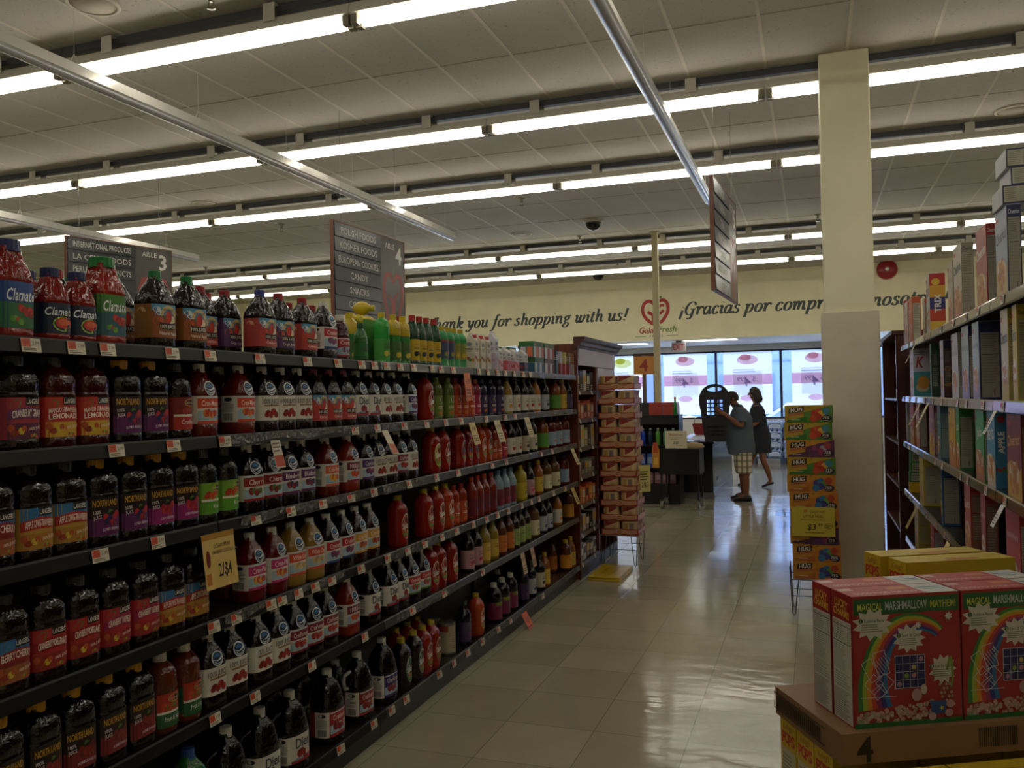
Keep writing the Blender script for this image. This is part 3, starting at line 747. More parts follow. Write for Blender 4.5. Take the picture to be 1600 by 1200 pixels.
NO('no_magenta', '#8c1f66', ['#a0242c', '#b53236', '#8e1f2c'], 'CRANBERRY', 'yellow capped dark juice bottle with magenta label')
NO('no_red', '#7a1f22', ['#7a1c1f', '#5f1518', '#8e2a26'], 'POMEGRANATE', 'yellow capped dark juice bottle with dark red label', base='#1c0d0b')
HO = hh('round', (.13, .55))
K('or_red', 'round', '#1a0a0a', '#3a3a38', '#7d1c18', art_orchard(HO, '#7a1a1a', '#a8241f', 'Cranberry', CRAN), 'slim dark juice bottle with red oval badge label', (.13, .55))
K('or_green', 'round', '#14150d', '#3a3a38', '#5f8f2a', art_orchard(HO, '#6f9f2f', '#5a9a2c', 'Kiwi', ['#b5401f', '#a8331c', '#c25a2a']), 'dark juice bottle with bright green label', (.13, .55))
K('or_amber', 'round', '#5c2410', '#d2cfc4', '#1f4d2a', art_orchard(HO, '#a83024', '#1f5a30', 'Fruit & Veggie', ['#b5301f', '#c4442a', '#4d7a2c']), 'amber juice bottle with white cap and green label', (.13, .47))
HA = hh('taper', (.14, .56))
def AP(name, cap, low, word, side, desc, shape='taper'):
    K(name, shape, '#170d0a', cap, low, art_apple(HA if shape == 'taper' else hh('squat', (.11, .52)), low, word, side), desc, (.14, .56) if shape == 'taper' else (.11, .52))
AP('ap_apple', '#1f7a3c', '#8a4a1c', 'Natural Apple', '#8a5a24', 'green capped dark bottle with brown apple label')
AP('ap_cran', '#94222a', '#b03a34', 'Cranberry', '#a8403a', 'red capped dark bottle with red apple label')
AP('ap_bluecap', '#2f3f8c', '#b03a34', 'Cranberry', '#a8403a', 'blue capped dark bottle with red apple label')
AP('ap_grape', '#94222a', '#4a2a5c', 'Grape Juice', '#4a2a5c', 'red capped dark bottle with purple apple label')
HQ = hh('square', (.11, .57))
K('cl_blue', 'square', '#7a1c14', '#232f66', '#1f3f7a', art_clam(HQ, '#24488c', '#2f6a3c', False), 'large tomato red bottle with blue label', (.11, .57))
K('cl_green', 'square', '#8a2014', '#1c7a38', '#2c5a34', art_clam(HQ, '#3f7a2c', '#2a5a6a', False), 'large tomato red bottle with green cap and green label', (.11, .57))
K('cl_small', 'squat', '#7a1a14', '#232a5c', '#121c33', art_clam(hh('squat', (.11, .52)), '#141f3a', '#16233f', True), 'small tomato red bottle with navy label', (.11, .52))
K('os_small', 'wavy', '#3a0f12', '#d2cfc8', '#a8242a', art_os(hh('wavy', (.09, .50)), '#a8242a', 'Cranberry', ['#8ea6c4', '#8e1f2c'], bottom='#8e1f24'), 'small white capped cranberry bottle with red label', (.09, .50))
HS = SHAPES['splash']['h'] * .5
def SP(name, c1, desc, cap='#b8a22c', body='#8a1a12', word='Splash', diet=False):
    K(name, 'splash', body, cap, None, art_splash(HS, c1, word, diet), desc, (.15, .65))
SP('sp_red', '#b0322a', 'red fruit drink bottle with white and red oval label', cap='#2b4a2a')
SP('sp_yellow', '#a8a03a', 'red fruit drink bottle with yellow oval label')
SP('sp_diet', '#a8342c', 'red fruit drink bottle with diet oval label', diet=True)
SP('sp_tall', '#a3281f', 'yellow capped red fruit drink bottle with oval label')
SP('sp_dark', '#3a6a66', 'yellow capped dark fruit drink bottle with teal oval label', body='#1c0a10')
SP('sp_orange', '#c4561f', 'orange vegetable fruit bottle with oval label', body='#a83a14')
HV = SHAPES['club']['h'] * .5
def V8(name, col, body, desc, cap='#8e2a24', base=None):
    K(name, 'club', body, cap, base or col, art_v8(HV, col), desc, (.08, .58))
V8('v8_olive', '#6a7f2c', '#4d5a20', 'olive green vegetable juice bottle', '#5a6a2c')
V8('v8_orange', '#b8461c', '#8e2f12', 'orange red fruit and vegetable bottle with round badge')
V8('v8_pink', '#a82448', '#7a1a2c', 'magenta fruit and vegetable bottle with round badge')
V8('v8_purple', '#3a2c52', '#1f1830', 'deep purple vegetable juice bottle with round badge', '#2c2a44')
HW = SHAPES['wine']['h'] * .32
def WL(name, body, fr, desc, base='#cbc6b4', cap='#2c3a2a', word=None, stripe=None, shape='wine'):
    K(name, shape, body, cap, base, art_plain(SHAPES[shape]['h'] * .43, fr, word=word, stripe=stripe), desc, (.09, .52))
WL('wl_gold', '#8a6a1f', ['#d08a24', '#c46a1c'], 'golden nectar bottle with white fruit label')
WL('wl_dark', '#1c0d0d', ['#a8241f', '#b53a2c'], 'dark tapered juice bottle with white red fruit label')
WL('wl_orange', '#9a5a1a', ['#cf7a1f', '#c96a1c'], 'amber tapered bottle with white orange fruit label')
WL('wl_green', '#7a3a14', ['#4d8a2c', '#6a9a3a'], 'amber brown bottle with green label', base='#4f8a34', cap='#3a4a2a', shape='round')
WL('wl_multi', '#8a4a18', ['#c9a52c', '#b5402c'], 'amber bottle with yellow and red label', base='#c9a83a', cap='#b8a22c')
WL('wl_violet', '#1a1020', ['#5a3a7a', '#7a2c5a'], 'dark bottle with violet berry label', base='#3f3052')
WL('wl_script', '#140d0d', ['#2a1c14', '#3a2c1c'], 'dark bottle with cream label and black script', base='#c9c0a4', word='Cherry')
WL('wl_pinkdk', '#170b0d', ['#b53a5a', '#8e2444'], 'dark bottle with pink fruit label', base='#b88a8c')
WL('wl_straw', '#8f7a2c', ['#c9a52c', '#d0b03a'], 'pale yellow juice bottle with golden label', base='#c9a44a', cap='#8a7a2c')
WL('wl_tang', '#5c2a10', ['#c4501c', '#d06a24'], 'brown juice bottle with orange label', base='#c4702c')
WL('wl_lime', '#2c1a10', ['#6f9a2c', '#8fae3a'], 'dark juice bottle with pale green label', base='#8fa05a')
WL('wl_cider', '#5c3a14', ['#3f6a2c', '#8a7a3a'], 'broad cider bottle with cream and green label', base='#c9c09a', cap='#3a3a34', shape='round')
WL('wl_navy', '#10101c', ['#2a3a6a', '#1f2a4a'], 'dark bottle with white and navy label', base='#a9abb0')
WL('wl_rose', '#5a1414', ['#b53a3a', '#c4603a'], 'red juice bottle with blue and pink label', base='#8fa6b8', cap='#2c3a6a', shape='round')
WL('wl_magenta', '#140b10', ['#8e2a5a', '#2a1c2a'], 'dark round bottle with magenta label and green top band', base='#7a1f4a', cap='#c9c6bb', stripe='#7f8f2c', shape='round')
WL('wl_gatorred', '#7a2414', ['#7a1f2c', '#2f4a8a'], 'yellow topped sports bottle with red berry label', base='#6a1a24', cap='#a8321c')
WL('wl_gatorblue', '#7f97a4', ['#8e2430', '#7a1f2c'], 'pale blue topped sports bottle with red label', base='#6f2530', cap='#5f7f9a')
WL('wl_yellow', '#a8962c', ['#4a3a5c', '#7a5a2c'], 'yellow bottle with purple fruit label', base='#b8a42c', cap='#b8a42c', shape='round')
WL('wl_mangolabel', '#5a2a14', ['#cf8a1f', '#c46a1c'], 'amber bottle with bright orange yellow label', base='#cf8a24', shape='round', cap='#b8a22c')
def SO(name, body, cap, art, base, desc, z, lower=None, shape='club'):
    K(name, shape, body, cap, base, art, desc, z, lower=lower)
SO('lime', '#2f9a3a', '#c9b52c', art_plain(HV, ['#c9b93a', '#8fae3a'], stripe=None), '#3f8f36', 'bright green lime juice bottle with yellow cap', (.08, .48), shape='clubmid')
SO('lemon', '#2c7a34', '#c9b01f', art_plain(HV, ['#c9b13a', '#d0bb4a']), '#3f6a2c', 'lemon juice bottle with yellow upper half', (.08, .46), (.58, '#b89f24'), shape='clubmid')
SO('lime_small', '#1f5a28', '#1f5a30', art_plain(.08, ['#3f8f4a']), '#246a30', 'small dark green lime juice bottle', (.08, .48), shape='mini')
SO('pine', '#123f22', '#a8241f', art_plain(HV, ['#1c1c1c', '#2a2a2a'], word='RealLime', wc='#a8241f'), '#c4a81f', 'dark green bottle with red cap and yellow label', (.10, .52), shape='clubtall')
SO('tonic', '#2a8a4a', '#b8a22c', art_plain(HV, ['#8a8a2c', '#b53a2c'], word='Lime', stripe='#8e2a2c'), '#3a4a6a', 'green bottle with yellow cap and blue label', (.22, .62))
SO('citrus', '#2a8a4a', '#b8a22c', art_plain(HV, ['#c9a52c', '#b8902c'], word='Lemon', stripe='#3f8f3a'), '#8a8a2c', 'green bottle with yellow cap and gold label', (.22, .62))
HJ = hh('jug', (.11, .46))
K('jug_diet', 'jug', '#0d0709', '#cfccc2', '#d2cdc0', art_os(HJ, '#a8262a', '', CRAN, diet=True), 'big dark handled jug with white diet label', (.11, .46), handle='#1a1214')
K('jug_red', 'jug', '#0f0708', '#cfccc2', '#96231f', art_os(HJ, '#a8262a', 'Cranberry', CRAN), 'big dark jug with red label and white side panel', (.11, .46))
K('jug_handle', 'jug', '#0f0708', '#cfccc2', '#7a2426', art_os(HJ, '#8e2426', 'Cranberry', CRAN), 'big dark jug with pale grey handle', (.11, .46), handle='#b9b6b0')
K('jug_grape', 'jug', '#0d070b', '#d6d2c8', '#33285c', art_os(HJ, '#3a2466', 'CranGrape', ['#7a1c2a', '#8e2430']), 'big dark jug with violet blue cran-grape label', (.11, .46))
K('jug_green', 'jug', '#1f6a2a', '#2450a0', '#2f7a34', art_plain(HJ, ['#8fae3a']), 'green jug with blue cap', (.11, .46), handle='#1f6a2a')

def make_parts(kn):
    k = KINDS[kn]
    if k['parts'] is None:
        sh = SHAPES[k['shape']]; h = sh['h']; P = [('body', body_mesh(k['shape'], k['body'], k['lower'])), ('cap', cap_mesh(k['shape'], k['cap']))]
        z0, z1 = k['z'][0] * h, k['z'][1] * h
        if k['base']: P.append(('label', label_mesh(k['shape'], z0, z1, k['base'], k['art'])))
        else: P.append(('label', patch_mesh('label', k['shape'], (z0 + z1) / 2, k['art'])))
        if k['emblem']: P.append(('emblem', patch_mesh('emblem', k['shape'], h * .665, os_emblem())))
        if k['handle']:
            mb = MB(); mb.tube([(.0, -.055, .235), (.0, -.098, .228), (.0, -.104, .20), (.0, -.096, .165), (.0, -.066, .160)], .009, plastic(k['handle']), 10); P.append(('handle', mb.mesh('handle')))
        k['parts'] = P
    return k['parts']
def put_bottle(kn, x, y, z, label, group, rotz=0.0, scale=1.0, tilt=None):
    k = KINDS[kn]; t = thing(k['oname'], label, k['cat'], (x, y, z), rotz, group)
    if tilt: t.rotation_euler = tilt
    t.scale = (scale,) * 3
    for nm, me in make_parts(kn): link(nm, me, t)
    return t

# ================================================================ LEFT GONDOLA
FX = -2.0                                        # front of the shelf lips
LIPS = [1.82, 1.515, 1.21, 0.87, 0.55, 0.12]
SURF = [z + 0.012 for z in LIPS]
SECT = [1.28, 2.50, 3.72, 4.94, 6.16, 7.38]
def film_mat():
    t = NT('crinkled clear shelf film'); setin(t.b, 'Base Color', lin('#4a4841')); setin(t.b, 'Roughness', .12); setin(t.b, 'Specular IOR Level', .9)
    co = t.n('ShaderNodeTexCoord'); n = t.n('ShaderNodeTexNoise'); n.inputs['Scale'].default_value = 22; n.inputs['Detail'].default_value = 4; n.inputs['Distortion'].default_value = 2; t.l(co.outputs['Object'], n.inputs['Vector'])
    bu = t.n('ShaderNodeBump'); bu.inputs['Strength'].default_value = 1.0; bu.inputs['Distance'].default_value = .03; t.l(n.outputs['Fac'], bu.inputs['Height']); t.l(bu.outputs['Normal'], t.b.inputs['Normal']); return t.m
M_FILM = film_mat()
FILM = {(1, 1): (.05, .95), (1, 2): (.1, .9), (2, 1): (.0, .5), (1, 3): (.02, .7), (2, 2): (.0, .4), (2, 3): (.1, .8), (3, 1): (.4, 1), (3, 2): (.2, .9), (4, 0): (.1, .95), (4, 1): (.0, .9), (4, 2): (.1, .8), (2, 4): (.1, .7), (3, 5): (.1, .6), (4, 5): (.3, .9)}
SNAME = ['nearest', 'second', 'third', 'fourth', 'farthest']
for i in range(5):
    y0, y1 = SECT[i] + 0.002, SECT[i + 1] - 0.002; L = y1 - y0
    t = thing('gondola_shelving', 'black metal shelving bay full of juice, %s of five along the left side' % SNAME[i], 'shelving', (FX, y0, 0), 0, 'juice shelving bays')
    obj("back_panel", MB().box(-0.56, 0, 0.0, -0.53, L, 1.832, SHELFBLK), t)
    for yy in (0.0, L - 0.03): obj('upright', MB().box(-0.53, yy, 0.0, -0.51, yy + 0.03, 1.80, SHELFBLK), t)
    obj('kick_plate', MB().box(-0.53, 0, 0.0, -0.03, L, 0.085, BLACK), t)
    for k, z in enumerate(LIPS):
        s_ = MB(); s_.box(-0.529, 0, z - (0.012 if k < 5 else 0.034), -0.014, L, z + 0.012, SHELFBLK)
        if k < 5:
            for yy in (0.002, L - 0.006): s_.add([(-0.49, yy, z - 0.012), (-0.06, yy, z - 0.012), (-0.49, yy, z - 0.05), (-0.49, yy + .004, z - 0.05), (-0.06, yy + .004, z - 0.012), (-0.49, yy + .004, z - 0.012)], [(0, 1, 2), (3, 4, 5), (0, 2, 3, 5), (1, 4, 3, 2), (0, 5, 4, 1)], SHELFBLK)
        so = obj('shelf', s_, t)
        r = MB(); far = i >= 2
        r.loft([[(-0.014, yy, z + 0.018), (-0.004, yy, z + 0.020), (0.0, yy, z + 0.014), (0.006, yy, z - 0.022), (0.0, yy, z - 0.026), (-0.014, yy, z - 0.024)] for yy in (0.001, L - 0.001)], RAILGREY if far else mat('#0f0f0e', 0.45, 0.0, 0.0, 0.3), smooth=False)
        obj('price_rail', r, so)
        if (i, k) in FILM:
            a0, a1 = FILM[(i, k)]; fm = MB(); fm.add([(.0065 + .0012 * math.sin(7 * q) - .002, a0 * L + (a1 - a0) * L * q / 24, zz) for q in range(25) for zz in (z + .018, z - .026)], [(2 * q, 2 * q + 1, 2 * q + 3, 2 * q + 2) for q in range(24)], M_FILM); obj('plastic_film', fm, so)

SHN = ['top', 'second', 'third', 'fourth', 'fifth', 'bottom']
# what stands on each shelf, as the photograph shows it: kind @ pixel column of its middle
ROWS_L = [
 'cl_blue@10 cl_small@87 cl_small@120 cl_green@156 ap_apple@244 ap_apple@294 ap_bluecap@408 ap_grape@437 ap_cran@474 os_razz@507 os_small@533 lime_small@565 lime@598 lemon@616 lemon@631 pine@646 pine@657 pine@668 pine@680 tonic@692 tonic@702 citrus@711 citrus@721',
 'lg_grape@20 lg_mango@80 lg_mango@134 no_purple@187 no_purple@230 or_red@273 os_mango@311 os_mango@372 os_pure@412 os_pure@440 os_pure@467 ap_cran@493 ap_cran@515 ap_cran@535 os_diet@556 os_diet@574 os_pure@591 os_pure@606 os_grape@635 sp_red@663 v8_olive@681 v8_olive@699 v8_orange@711 v8_orange@722 v8_orange@732 v8_pink@742 v8_purple@752 v8_purple@766 v8_purple@779 wl_gold@791 wl_dark@804 wl_dark@817 wl_dark@826 wl_orange@836 wl_navy@850 wl_green@866 wl_multi@878 wl_violet@890',
 'lg_cherry@4 lg_kiwi@46 lg_kiwi@100 no_purple@152 no_purple@198 no_magenta@239 no_magenta@271 or_green@302 or_green@336 os_cherry@384 os_cherry@415 os_blue@441 os_blue@468 os_peach@506 os_ruby@540 os_grape@572 os_pure@588 os_pure@601 os_pom@613 os_pure@628 sp_yellow@672 sp_red@688 sp_diet@714 sp_diet@724 sp_diet@733 sp_orange@747 sp_orange@755 v8_orange@765 v8_orange@774 v8_pink@783 wl_dark@795 wl_dark@805 wl_script@817 wl_script@830 wl_green@846 wl_rose@858 wl_rose@868 wl_rose@880',
 'lg_cherry@6 lg_pom@57 lg_pom@112 lg_rasp@164 lg_rasp@212 lg_kiwi@253 lg_kiwi@292 os_pink@386 os_pink@421 os_white@450 os_white@480 os_razz@506 os_razz@530 os_wrap@551 os_wrap@569 sp_tall@618 sp_tall@659 sp_tall@677 sp_orange@692 v8_orange@705 v8_orange@717 wl_gatorred@733 wl_gatorred@743 wl_gatorred@753 wl_gatorred@764 wl_gatorblue@775 wl_gatorblue@785 wl_gatorblue@795 wl_yellow@810 wl_pinkdk@824 wl_multi@838 wl_cider@850 wl_cider@863 wl_rose@878',
 'no_red@2 no_red@56 no_red@112 no_red@157 no_red@200 or_amber@242 or_amber@277 os_pure@318 os_pure@350 os_pure@399 os_pure@425 os_pom@449 os_pom@474 os_pom@500 os_ruby@536 os_diet@570 os_diet@599 os_diet@616 os_lite@634 os_lite@652 sp_tall@666 sp_tall@678 sp_red@697 wl_pinkdk@726 wl_pinkdk@739 wl_straw@752 wl_straw@765 wl_tang@778 wl_tang@790 wl_lime@799 wl_lime@808 wl_lime@817 wl_cider@829 wl_navy@843 wl_navy@852 wl_orange@867 wl_mangolabel@884',
 'jug_green@300 jug_diet@345 jug_diet@396 jug_diet@438 jug_red@504 jug_handle@551 jug_grape@590 sp_dark@620 sp_dark@640 sp_tall@654 sp_tall@666 wl_violet@719 sp_orange@738 wl_magenta@766 wl_magenta@779 wl_magenta@792 wl_violet@812 wl_navy@824 wl_script@838 wl_multi@846 wl_mangolabel@879 wl_multi@891',
]
# things half hidden behind the front bottles: kind @ pixel column, set back by so many metres, shelf
BACK_L = [('cl_small', 44, .10, 0), ('ap_cran', 90, .26, 0), ('ap_apple', 112, .36, 0), ('ap_apple', 180, .16, 0), ('ap_apple', 208, .10, 0), ('ap_cran', 314, .13, 0), ('ap_grape', 340, .12, 0), ('ap_grape', 366, .11, 0), ('ap_cran', 452, .16, 0), ('ap_cran', 489, .13, 0),
          ('lemon', 575, .10, 0), ('lemon', 553, .15, 0), ('lemon', 588, .10, 0), ('pine', 627, .09, 0), ('os_pink', 350, .13, 3), ('jug_diet', 460, .16, 5), ('jug_red', 425, .18, 5), ('sp_tall', 630, .12, 5), ('sp_tall', 612, .12, 5), ('sp_tall', 645, .12, 5), ('wl_magenta', 772, .13, 5), ('os_mango', 342, .13, 1), ('sp_red', 684, .12, 2),
          ('os_pure', 520, .13, 5), ('wl_tang', 858, .1, 5)]
places = []
for k, row in enumerate(ROWS_L):
    items = []
    for e in row.split():
        kn, u = e.split('@'); sh = SHAPES[KINDS[kn]['shape']]
        x = FX - 0.022 - sh['b']
        items.append([kn, x, y_at(float(u), x), sh['a'] + (.022 if KINDS[kn]['handle'] else 0)])
    lo, hi = 0.9, SECT[-1] - 0.01
    sc = [1.0] * len(items)
    for it in range(200):
        for i in range(len(items) - 1):
            need = items[i][3] + items[i + 1][3] + 0.003; d = need - (items[i + 1][2] - items[i][2])
            if d > 0: items[i][2] -= d * .5; items[i + 1][2] += d * .5
        if items[-1][2] + items[-1][3] > hi: items[-1][2] = hi - items[-1][3]
    for kn, x, y, a in items: places.append((kn, x, y, k, False))
for kn, u, dx, k in BACK_L:
    sh = SHAPES[KINDS[kn]['shape']]; x = FX - 0.022 - sh['b'] - dx
    places.append((kn, x, y_at(u, x), k, True))
def clash(p, q):
    sp, sq = SHAPES[KINDS[p[0]]['shape']], SHAPES[KINDS[q[0]]['shape']]
    return abs(p[1] - q[1]) < sp['b'] + sq['b'] + .006 and abs(p[2] - q[2]) < sp['a'] + sq['a'] + .006 + .03 * (bool(KINDS[p[0]]['handle']) + bool(KINDS[q[0]]['handle']))
fixed = [p for p in places if not p[4]]
for p in [p for p in places if p[4]]:
    best = None
    for dx in [i * .01 for i in range(0, 34)]:
        for dy in [j * .01 * s_ for j in range(0, 9) for s_ in (1, -1)]:
            c = (p[0], p[1] - dx, p[2] + dy, p[3], True)
            if c[1] - SHAPES[KINDS[p[0]]['shape']]['b'] < FX - .525: continue
            if p[3] == 0 and abs(c[1] - (FX - .27)) < .16 and abs(c[2] - y_at(566, FX - .27)) < .21: continue
            if any(q[3] == p[3] and clash(c, q) for q in fixed): continue
            cost = dx + abs(dy)
            if best is None or cost < best[0]: best = (cost, c)
    if best: fixed.append(best[1])
places = fixed
def shelf_items(places, surf, where, rotz=0.0, jitter=0.10):
    tot = {}
    for p in places: tot.setdefault((p[0], p[3], p[4]), []).append(p)
    for key, ps in tot.items():
        ps.sort(key=lambda p: p[2]); d = KINDS[key[0]]['desc']; w = where % SHN[key[1]]
        for i, p in enumerate(ps):
            if p[4]: lab = d + ', set back' + (' behind others' if len(ps) == 1 else ', %s from left' % ORD[i + 1]) + ', ' + w
            else: lab = d + (', ' if len(ps) == 1 else ', %s from left, ' % ORD[i + 1]) + w
            wd = lab.split()
            if len(wd) > 16: lab = lab.replace(' from left', '').replace(' juice shelf', ' shelf')
            r = random.Random(int(p[2] * 1000) + p[3]).uniform(-jitter, jitter)
            put_bottle(p[0], p[1], p[2], surf[p[3]] + 0.0005, lab, KINDS[key[0]]['desc'] + 's on the %s shelf' % SHN[key[1]], rotz + r - .05)
shelf_items(places, SURF, '%s juice shelf')

# ================================================================ cartons and cans at the far end of the top shelf
PAPERW = paper('#d8d4c8')
def box_body(L, D, H, base, arts=(), m=None, r=0.0):
    """box centred on x,y with its foot at z=0; front faces +X, its width lies along Y; arts: (face, Art)"""
    mb = MB(); mm = m or paper(base)
    if r: mb.bbox(-D / 2, -L / 2, 0, D / 2, L / 2, H, mm, r)
    else: mb.box(-D / 2, -L / 2, 0, D / 2, L / 2, H, mm)
    e = 0.0006
    F = {'front': ((D / 2 + e, 0, H / 2), (0, 1, 0), (0, 0, 1), (1, 0, 0)), 'left': ((0, -L / 2 - e, H / 2), (1, 0, 0), (0, 0, 1), (0, -1, 0)),
         'right': ((0, L / 2 + e, H / 2), (-1, 0, 0), (0, 0, 1), (0, 1, 0)), 'top': ((0, 0, H + e), (0, 1, 0), (-1, 0, 0), (0, 0, 1)), 'back': ((-D / 2 - e, 0, H / 2), (0, -1, 0), (0, 0, 1), (-1, 0, 0))}
    for face, a in arts: a.put(mb, plane_fn(*F[face]))
    return mb
def art_carton(w, h, low, cols, word=None, seed=1):
    a = Art(); a.ell(-w * .05, h * .36, w * .3, h * .07, '#7a828c', 1); a.rect(-w / 2, -h * .5, w / 2, h * .05, low, 1)
    fruit(a, 0, -h * .12, w * .3, cols, 4, 2, seed); a.small(-w * .35, h * .1, w * .35, h * .24, 3, '#6a6660', 2, seed)
    if word: a.text(word, 0, h * .17, h * .06, '#5a2a24', 3, w * .8)
    return a
def carton(u, w, h, base, low, cols, desc, cap=None, x=None, label=None, dz=0.0):
    d = w * .9; x = FX - .025 - d / 2 if x is None else x
    y = y_at(u, x)
    t = thing('drink_carton', label, 'carton', (x, y, SURF[0] + .0005 + dz), 0.0, 'drink cartons at the far end of the top juice shelf')
    mb = MB(); hh_ = h * .8
    mb.loft([[(-d / 2, -w / 2, z), (d / 2, -w / 2, z), (d / 2, w / 2, z), (-d / 2, w / 2, z)] for z in (0, hh_)] + [[(-.004, -w / 2, h * .95), (.004, -w / 2, h * .95), (.004, w / 2, h * .95), (-.004, w / 2, h * .95)], [(-.003, -w / 2, h), (.003, -w / 2, h), (.003, w / 2, h), (-.003, w / 2, h)]], paper(base), smooth=False)
    for o_, ex, en in (((d / 2 + .0006, 0, hh_ / 2), (0, 1, 0), (1, 0, 0)), ((0, -w / 2 - .0006, hh_ / 2), (1, 0, 0), (0, -1, 0))):
        art_carton(w * .96, hh_, low, cols).put(mb, plane_fn(o_, ex, (0, 0, 1), en))
    obj('carton_body', mb, t)
    if cap: obj('cap', MB().lathe([(.016, 0), (.016, .018), (.013, .02)], satin(cap), 14, (0, 0, 0)), t, (d * .26, 0, h * .87))
for i, u in enumerate((739, 749, 758)):
    carton(u, .078, .235, '#cfc9b4', '#c8c2ac', ['#8e2a24', '#a8442c', '#5f7a34', '#c98a2c'], '', '#a8242a', label='cream fruit carton with red screw cap, %s of three behind the green bottles' % ORD[i + 1])
carton(771, .07, .27, '#c9c6d0', '#b8a8b8', ['#b59aa8', '#a88a9a'], '', label='tall pale lilac carton standing taller than its neighbours on the top shelf')
for u, low, cols, l in [(776, '#c9a0a4', ['#b86a74'], 'small white and pale pink carton just right of the tall lilac carton'), (789, '#b8505c', ['#8e2434', '#c9626c'], 'white gable top carton with deep pink lower half on top shelf'),
                        (802, '#c98a90', ['#b8505c'], 'white gable top carton with faded pink print, next to the dark blue one'), (816, '#232b44', ['#8e3a3a', '#5f2434'], 'white gable top carton with dark blue lower half on top shelf')]:
    carton(u, .085, .175, '#c6c4c2', low, cols, '', label=l)
# green topped multipack trays, and cans of cartons near the end
def pack(u, u2, z0, h, body, top, cols, label, name='juice_multipack', dx=.0):
    x = FX - .03 - .06 - dx; y0, y1 = y_at(u, x), y_at(u2, x); L = y1 - y0
    a = Art(); a.rect(-L / 2, h * .22, L / 2, h * .5, top, 1)
    for k in range(3): a.ell(-L / 3 + L / 3 * k, h * .33, h * .10, h * .09, cols[k % len(cols)], 2)
    for k in range(4): a.rect(-L / 2 + L / 4 * k + .004, -h * .48, -L / 2 + L / 4 * (k + 1) - .004, h * .18, cols[(k + 1) % len(cols)] if k % 2 else '#c6c6c8', 1)
    b = Art(); b.rect(-.06, h * .22, .06, h * .5, top, 1); b.rect(-.05, -h * .45, -.004, h * .16, '#b9bac0', 1); b.rect(.004, -h * .45, .05, h * .16, cols[0], 1)
    mb = box_body(L, .12, h, body, [('front', a), ('left', b)])
    tag(obj(name, mb, None, (x, (y0 + y1) / 2, z0)), label, 'multipack', 'multipacks on the top juice shelf')
Z0 = SURF[0] + .0005
pack(826, 840, Z0, .125, '#7a8a8c', '#3a6a34', ['#2f5a7a', '#8e2a24'], 'lower multipack of juice pouches with blue and silver front')
pack(842, 857, Z0, .125, '#a09a90', '#55403a', ['#7a2424', '#8e3a2c'], 'lower multipack of silver and dark red juice pouches')
pack(824, 840, Z0 + .126, .125, '#3a6a6a', '#2c6a2f', ['#c9643a', '#2f6a8a'], 'upper green topped multipack with peach picture, left of the two on top')
pack(842, 857, Z0 + .126, .125, '#9a948a', '#2c6a2f', ['#a83a2c', '#7a2424'], 'upper green topped multipack with red fruit, right of the two on top')
pack(780, 796, Z0, .20, '#6a8a6a', '#2c6a2f', ['#c4643a', '#2f6a8a'], 'green topped multipack set back behind the small white cartons', dx=.14)
for i, (u, c, c2) in enumerate([(867.5, '#2c4a5a', '#3f5f6a'), (874, '#a9a7b4', '#8e3a34'), (880.5, '#b0a23f', '#a83a2c'), (887, '#6f5a24', '#8e2a20'), (893, '#8a5a3a', '#a9a29a')]):
    x = FX - .045; y = y_at(u, x)
    a = Art(); a.rect(-.027, -.10, .027, .0, c2, 1); a.small(-.022, .02, .022, .07, 3, '#c9c4b4', 2, i)
    tag(obj('slim_carton', box_body(.056, .05, .20, c, [('front', a), ('left', a)]), None, (x, y, Z0)), 'slim printed carton, %s of five at the far end of the top shelf' % ORD[i + 1], 'carton', 'slim cartons at the end of the top shelf')
# net bags of plastic lemons and a green tray on top of the lime juice bottles' back row
tr = MB(); xb = FX - .27
t = thing('lemon_juice_tray', 'green open tray holding lemon shaped squeeze bottles above the lime juice', 'tray', (xb, y_at(566, xb), Z0), 0)
tr.box(-.11, -.16, 0, .11, .16, .20, paper('#2c7a2c')); tr.box(-.11, -.16, .20, -.105, .16, .235, paper('#3a8a34')); tr.box(.105, -.16, .20, .11, .16, .235, paper('#3a8a34'))
obj('tray', tr, t)
for i, (dy, dz) in enumerate(((-.11, .238), (-.025, .238), (.06, .238), (.015, .31))):
    lm = thing('lemon_squeeze_bottle', 'yellow lemon shaped squeeze bottle, %s of four heaped on the green tray' % ORD[i + 1], 'bottle', (xb, y_at(566, xb) + dy, Z0 + dz), .15 * (i - 1), 'lemon shaped bottles in the green tray')
    b = MB(); b.loft([[(xx, r * math.cos(a), r * math.sin(a)) for a in [2 * PI * j / 14 for j in range(14)]] for xx, r in ((-.05, .008), (-.042, .022), (-.02, .034), (.0, .037), (.022, .033), (.038, .020), (.046, .012))], mat('#c4ad22', .3)); obj('body', b, lm)
    b2 = MB(); b2.loft([[(xx, r * math.cos(a), r * math.sin(a)) for a in [2 * PI * j / 12 for j in range(12)]] for xx, r in ((.044, .012), (.046, .016), (.066, .016), (.068, .012))], mat('#c9b83a', .35)); obj('cap', b2, lm)

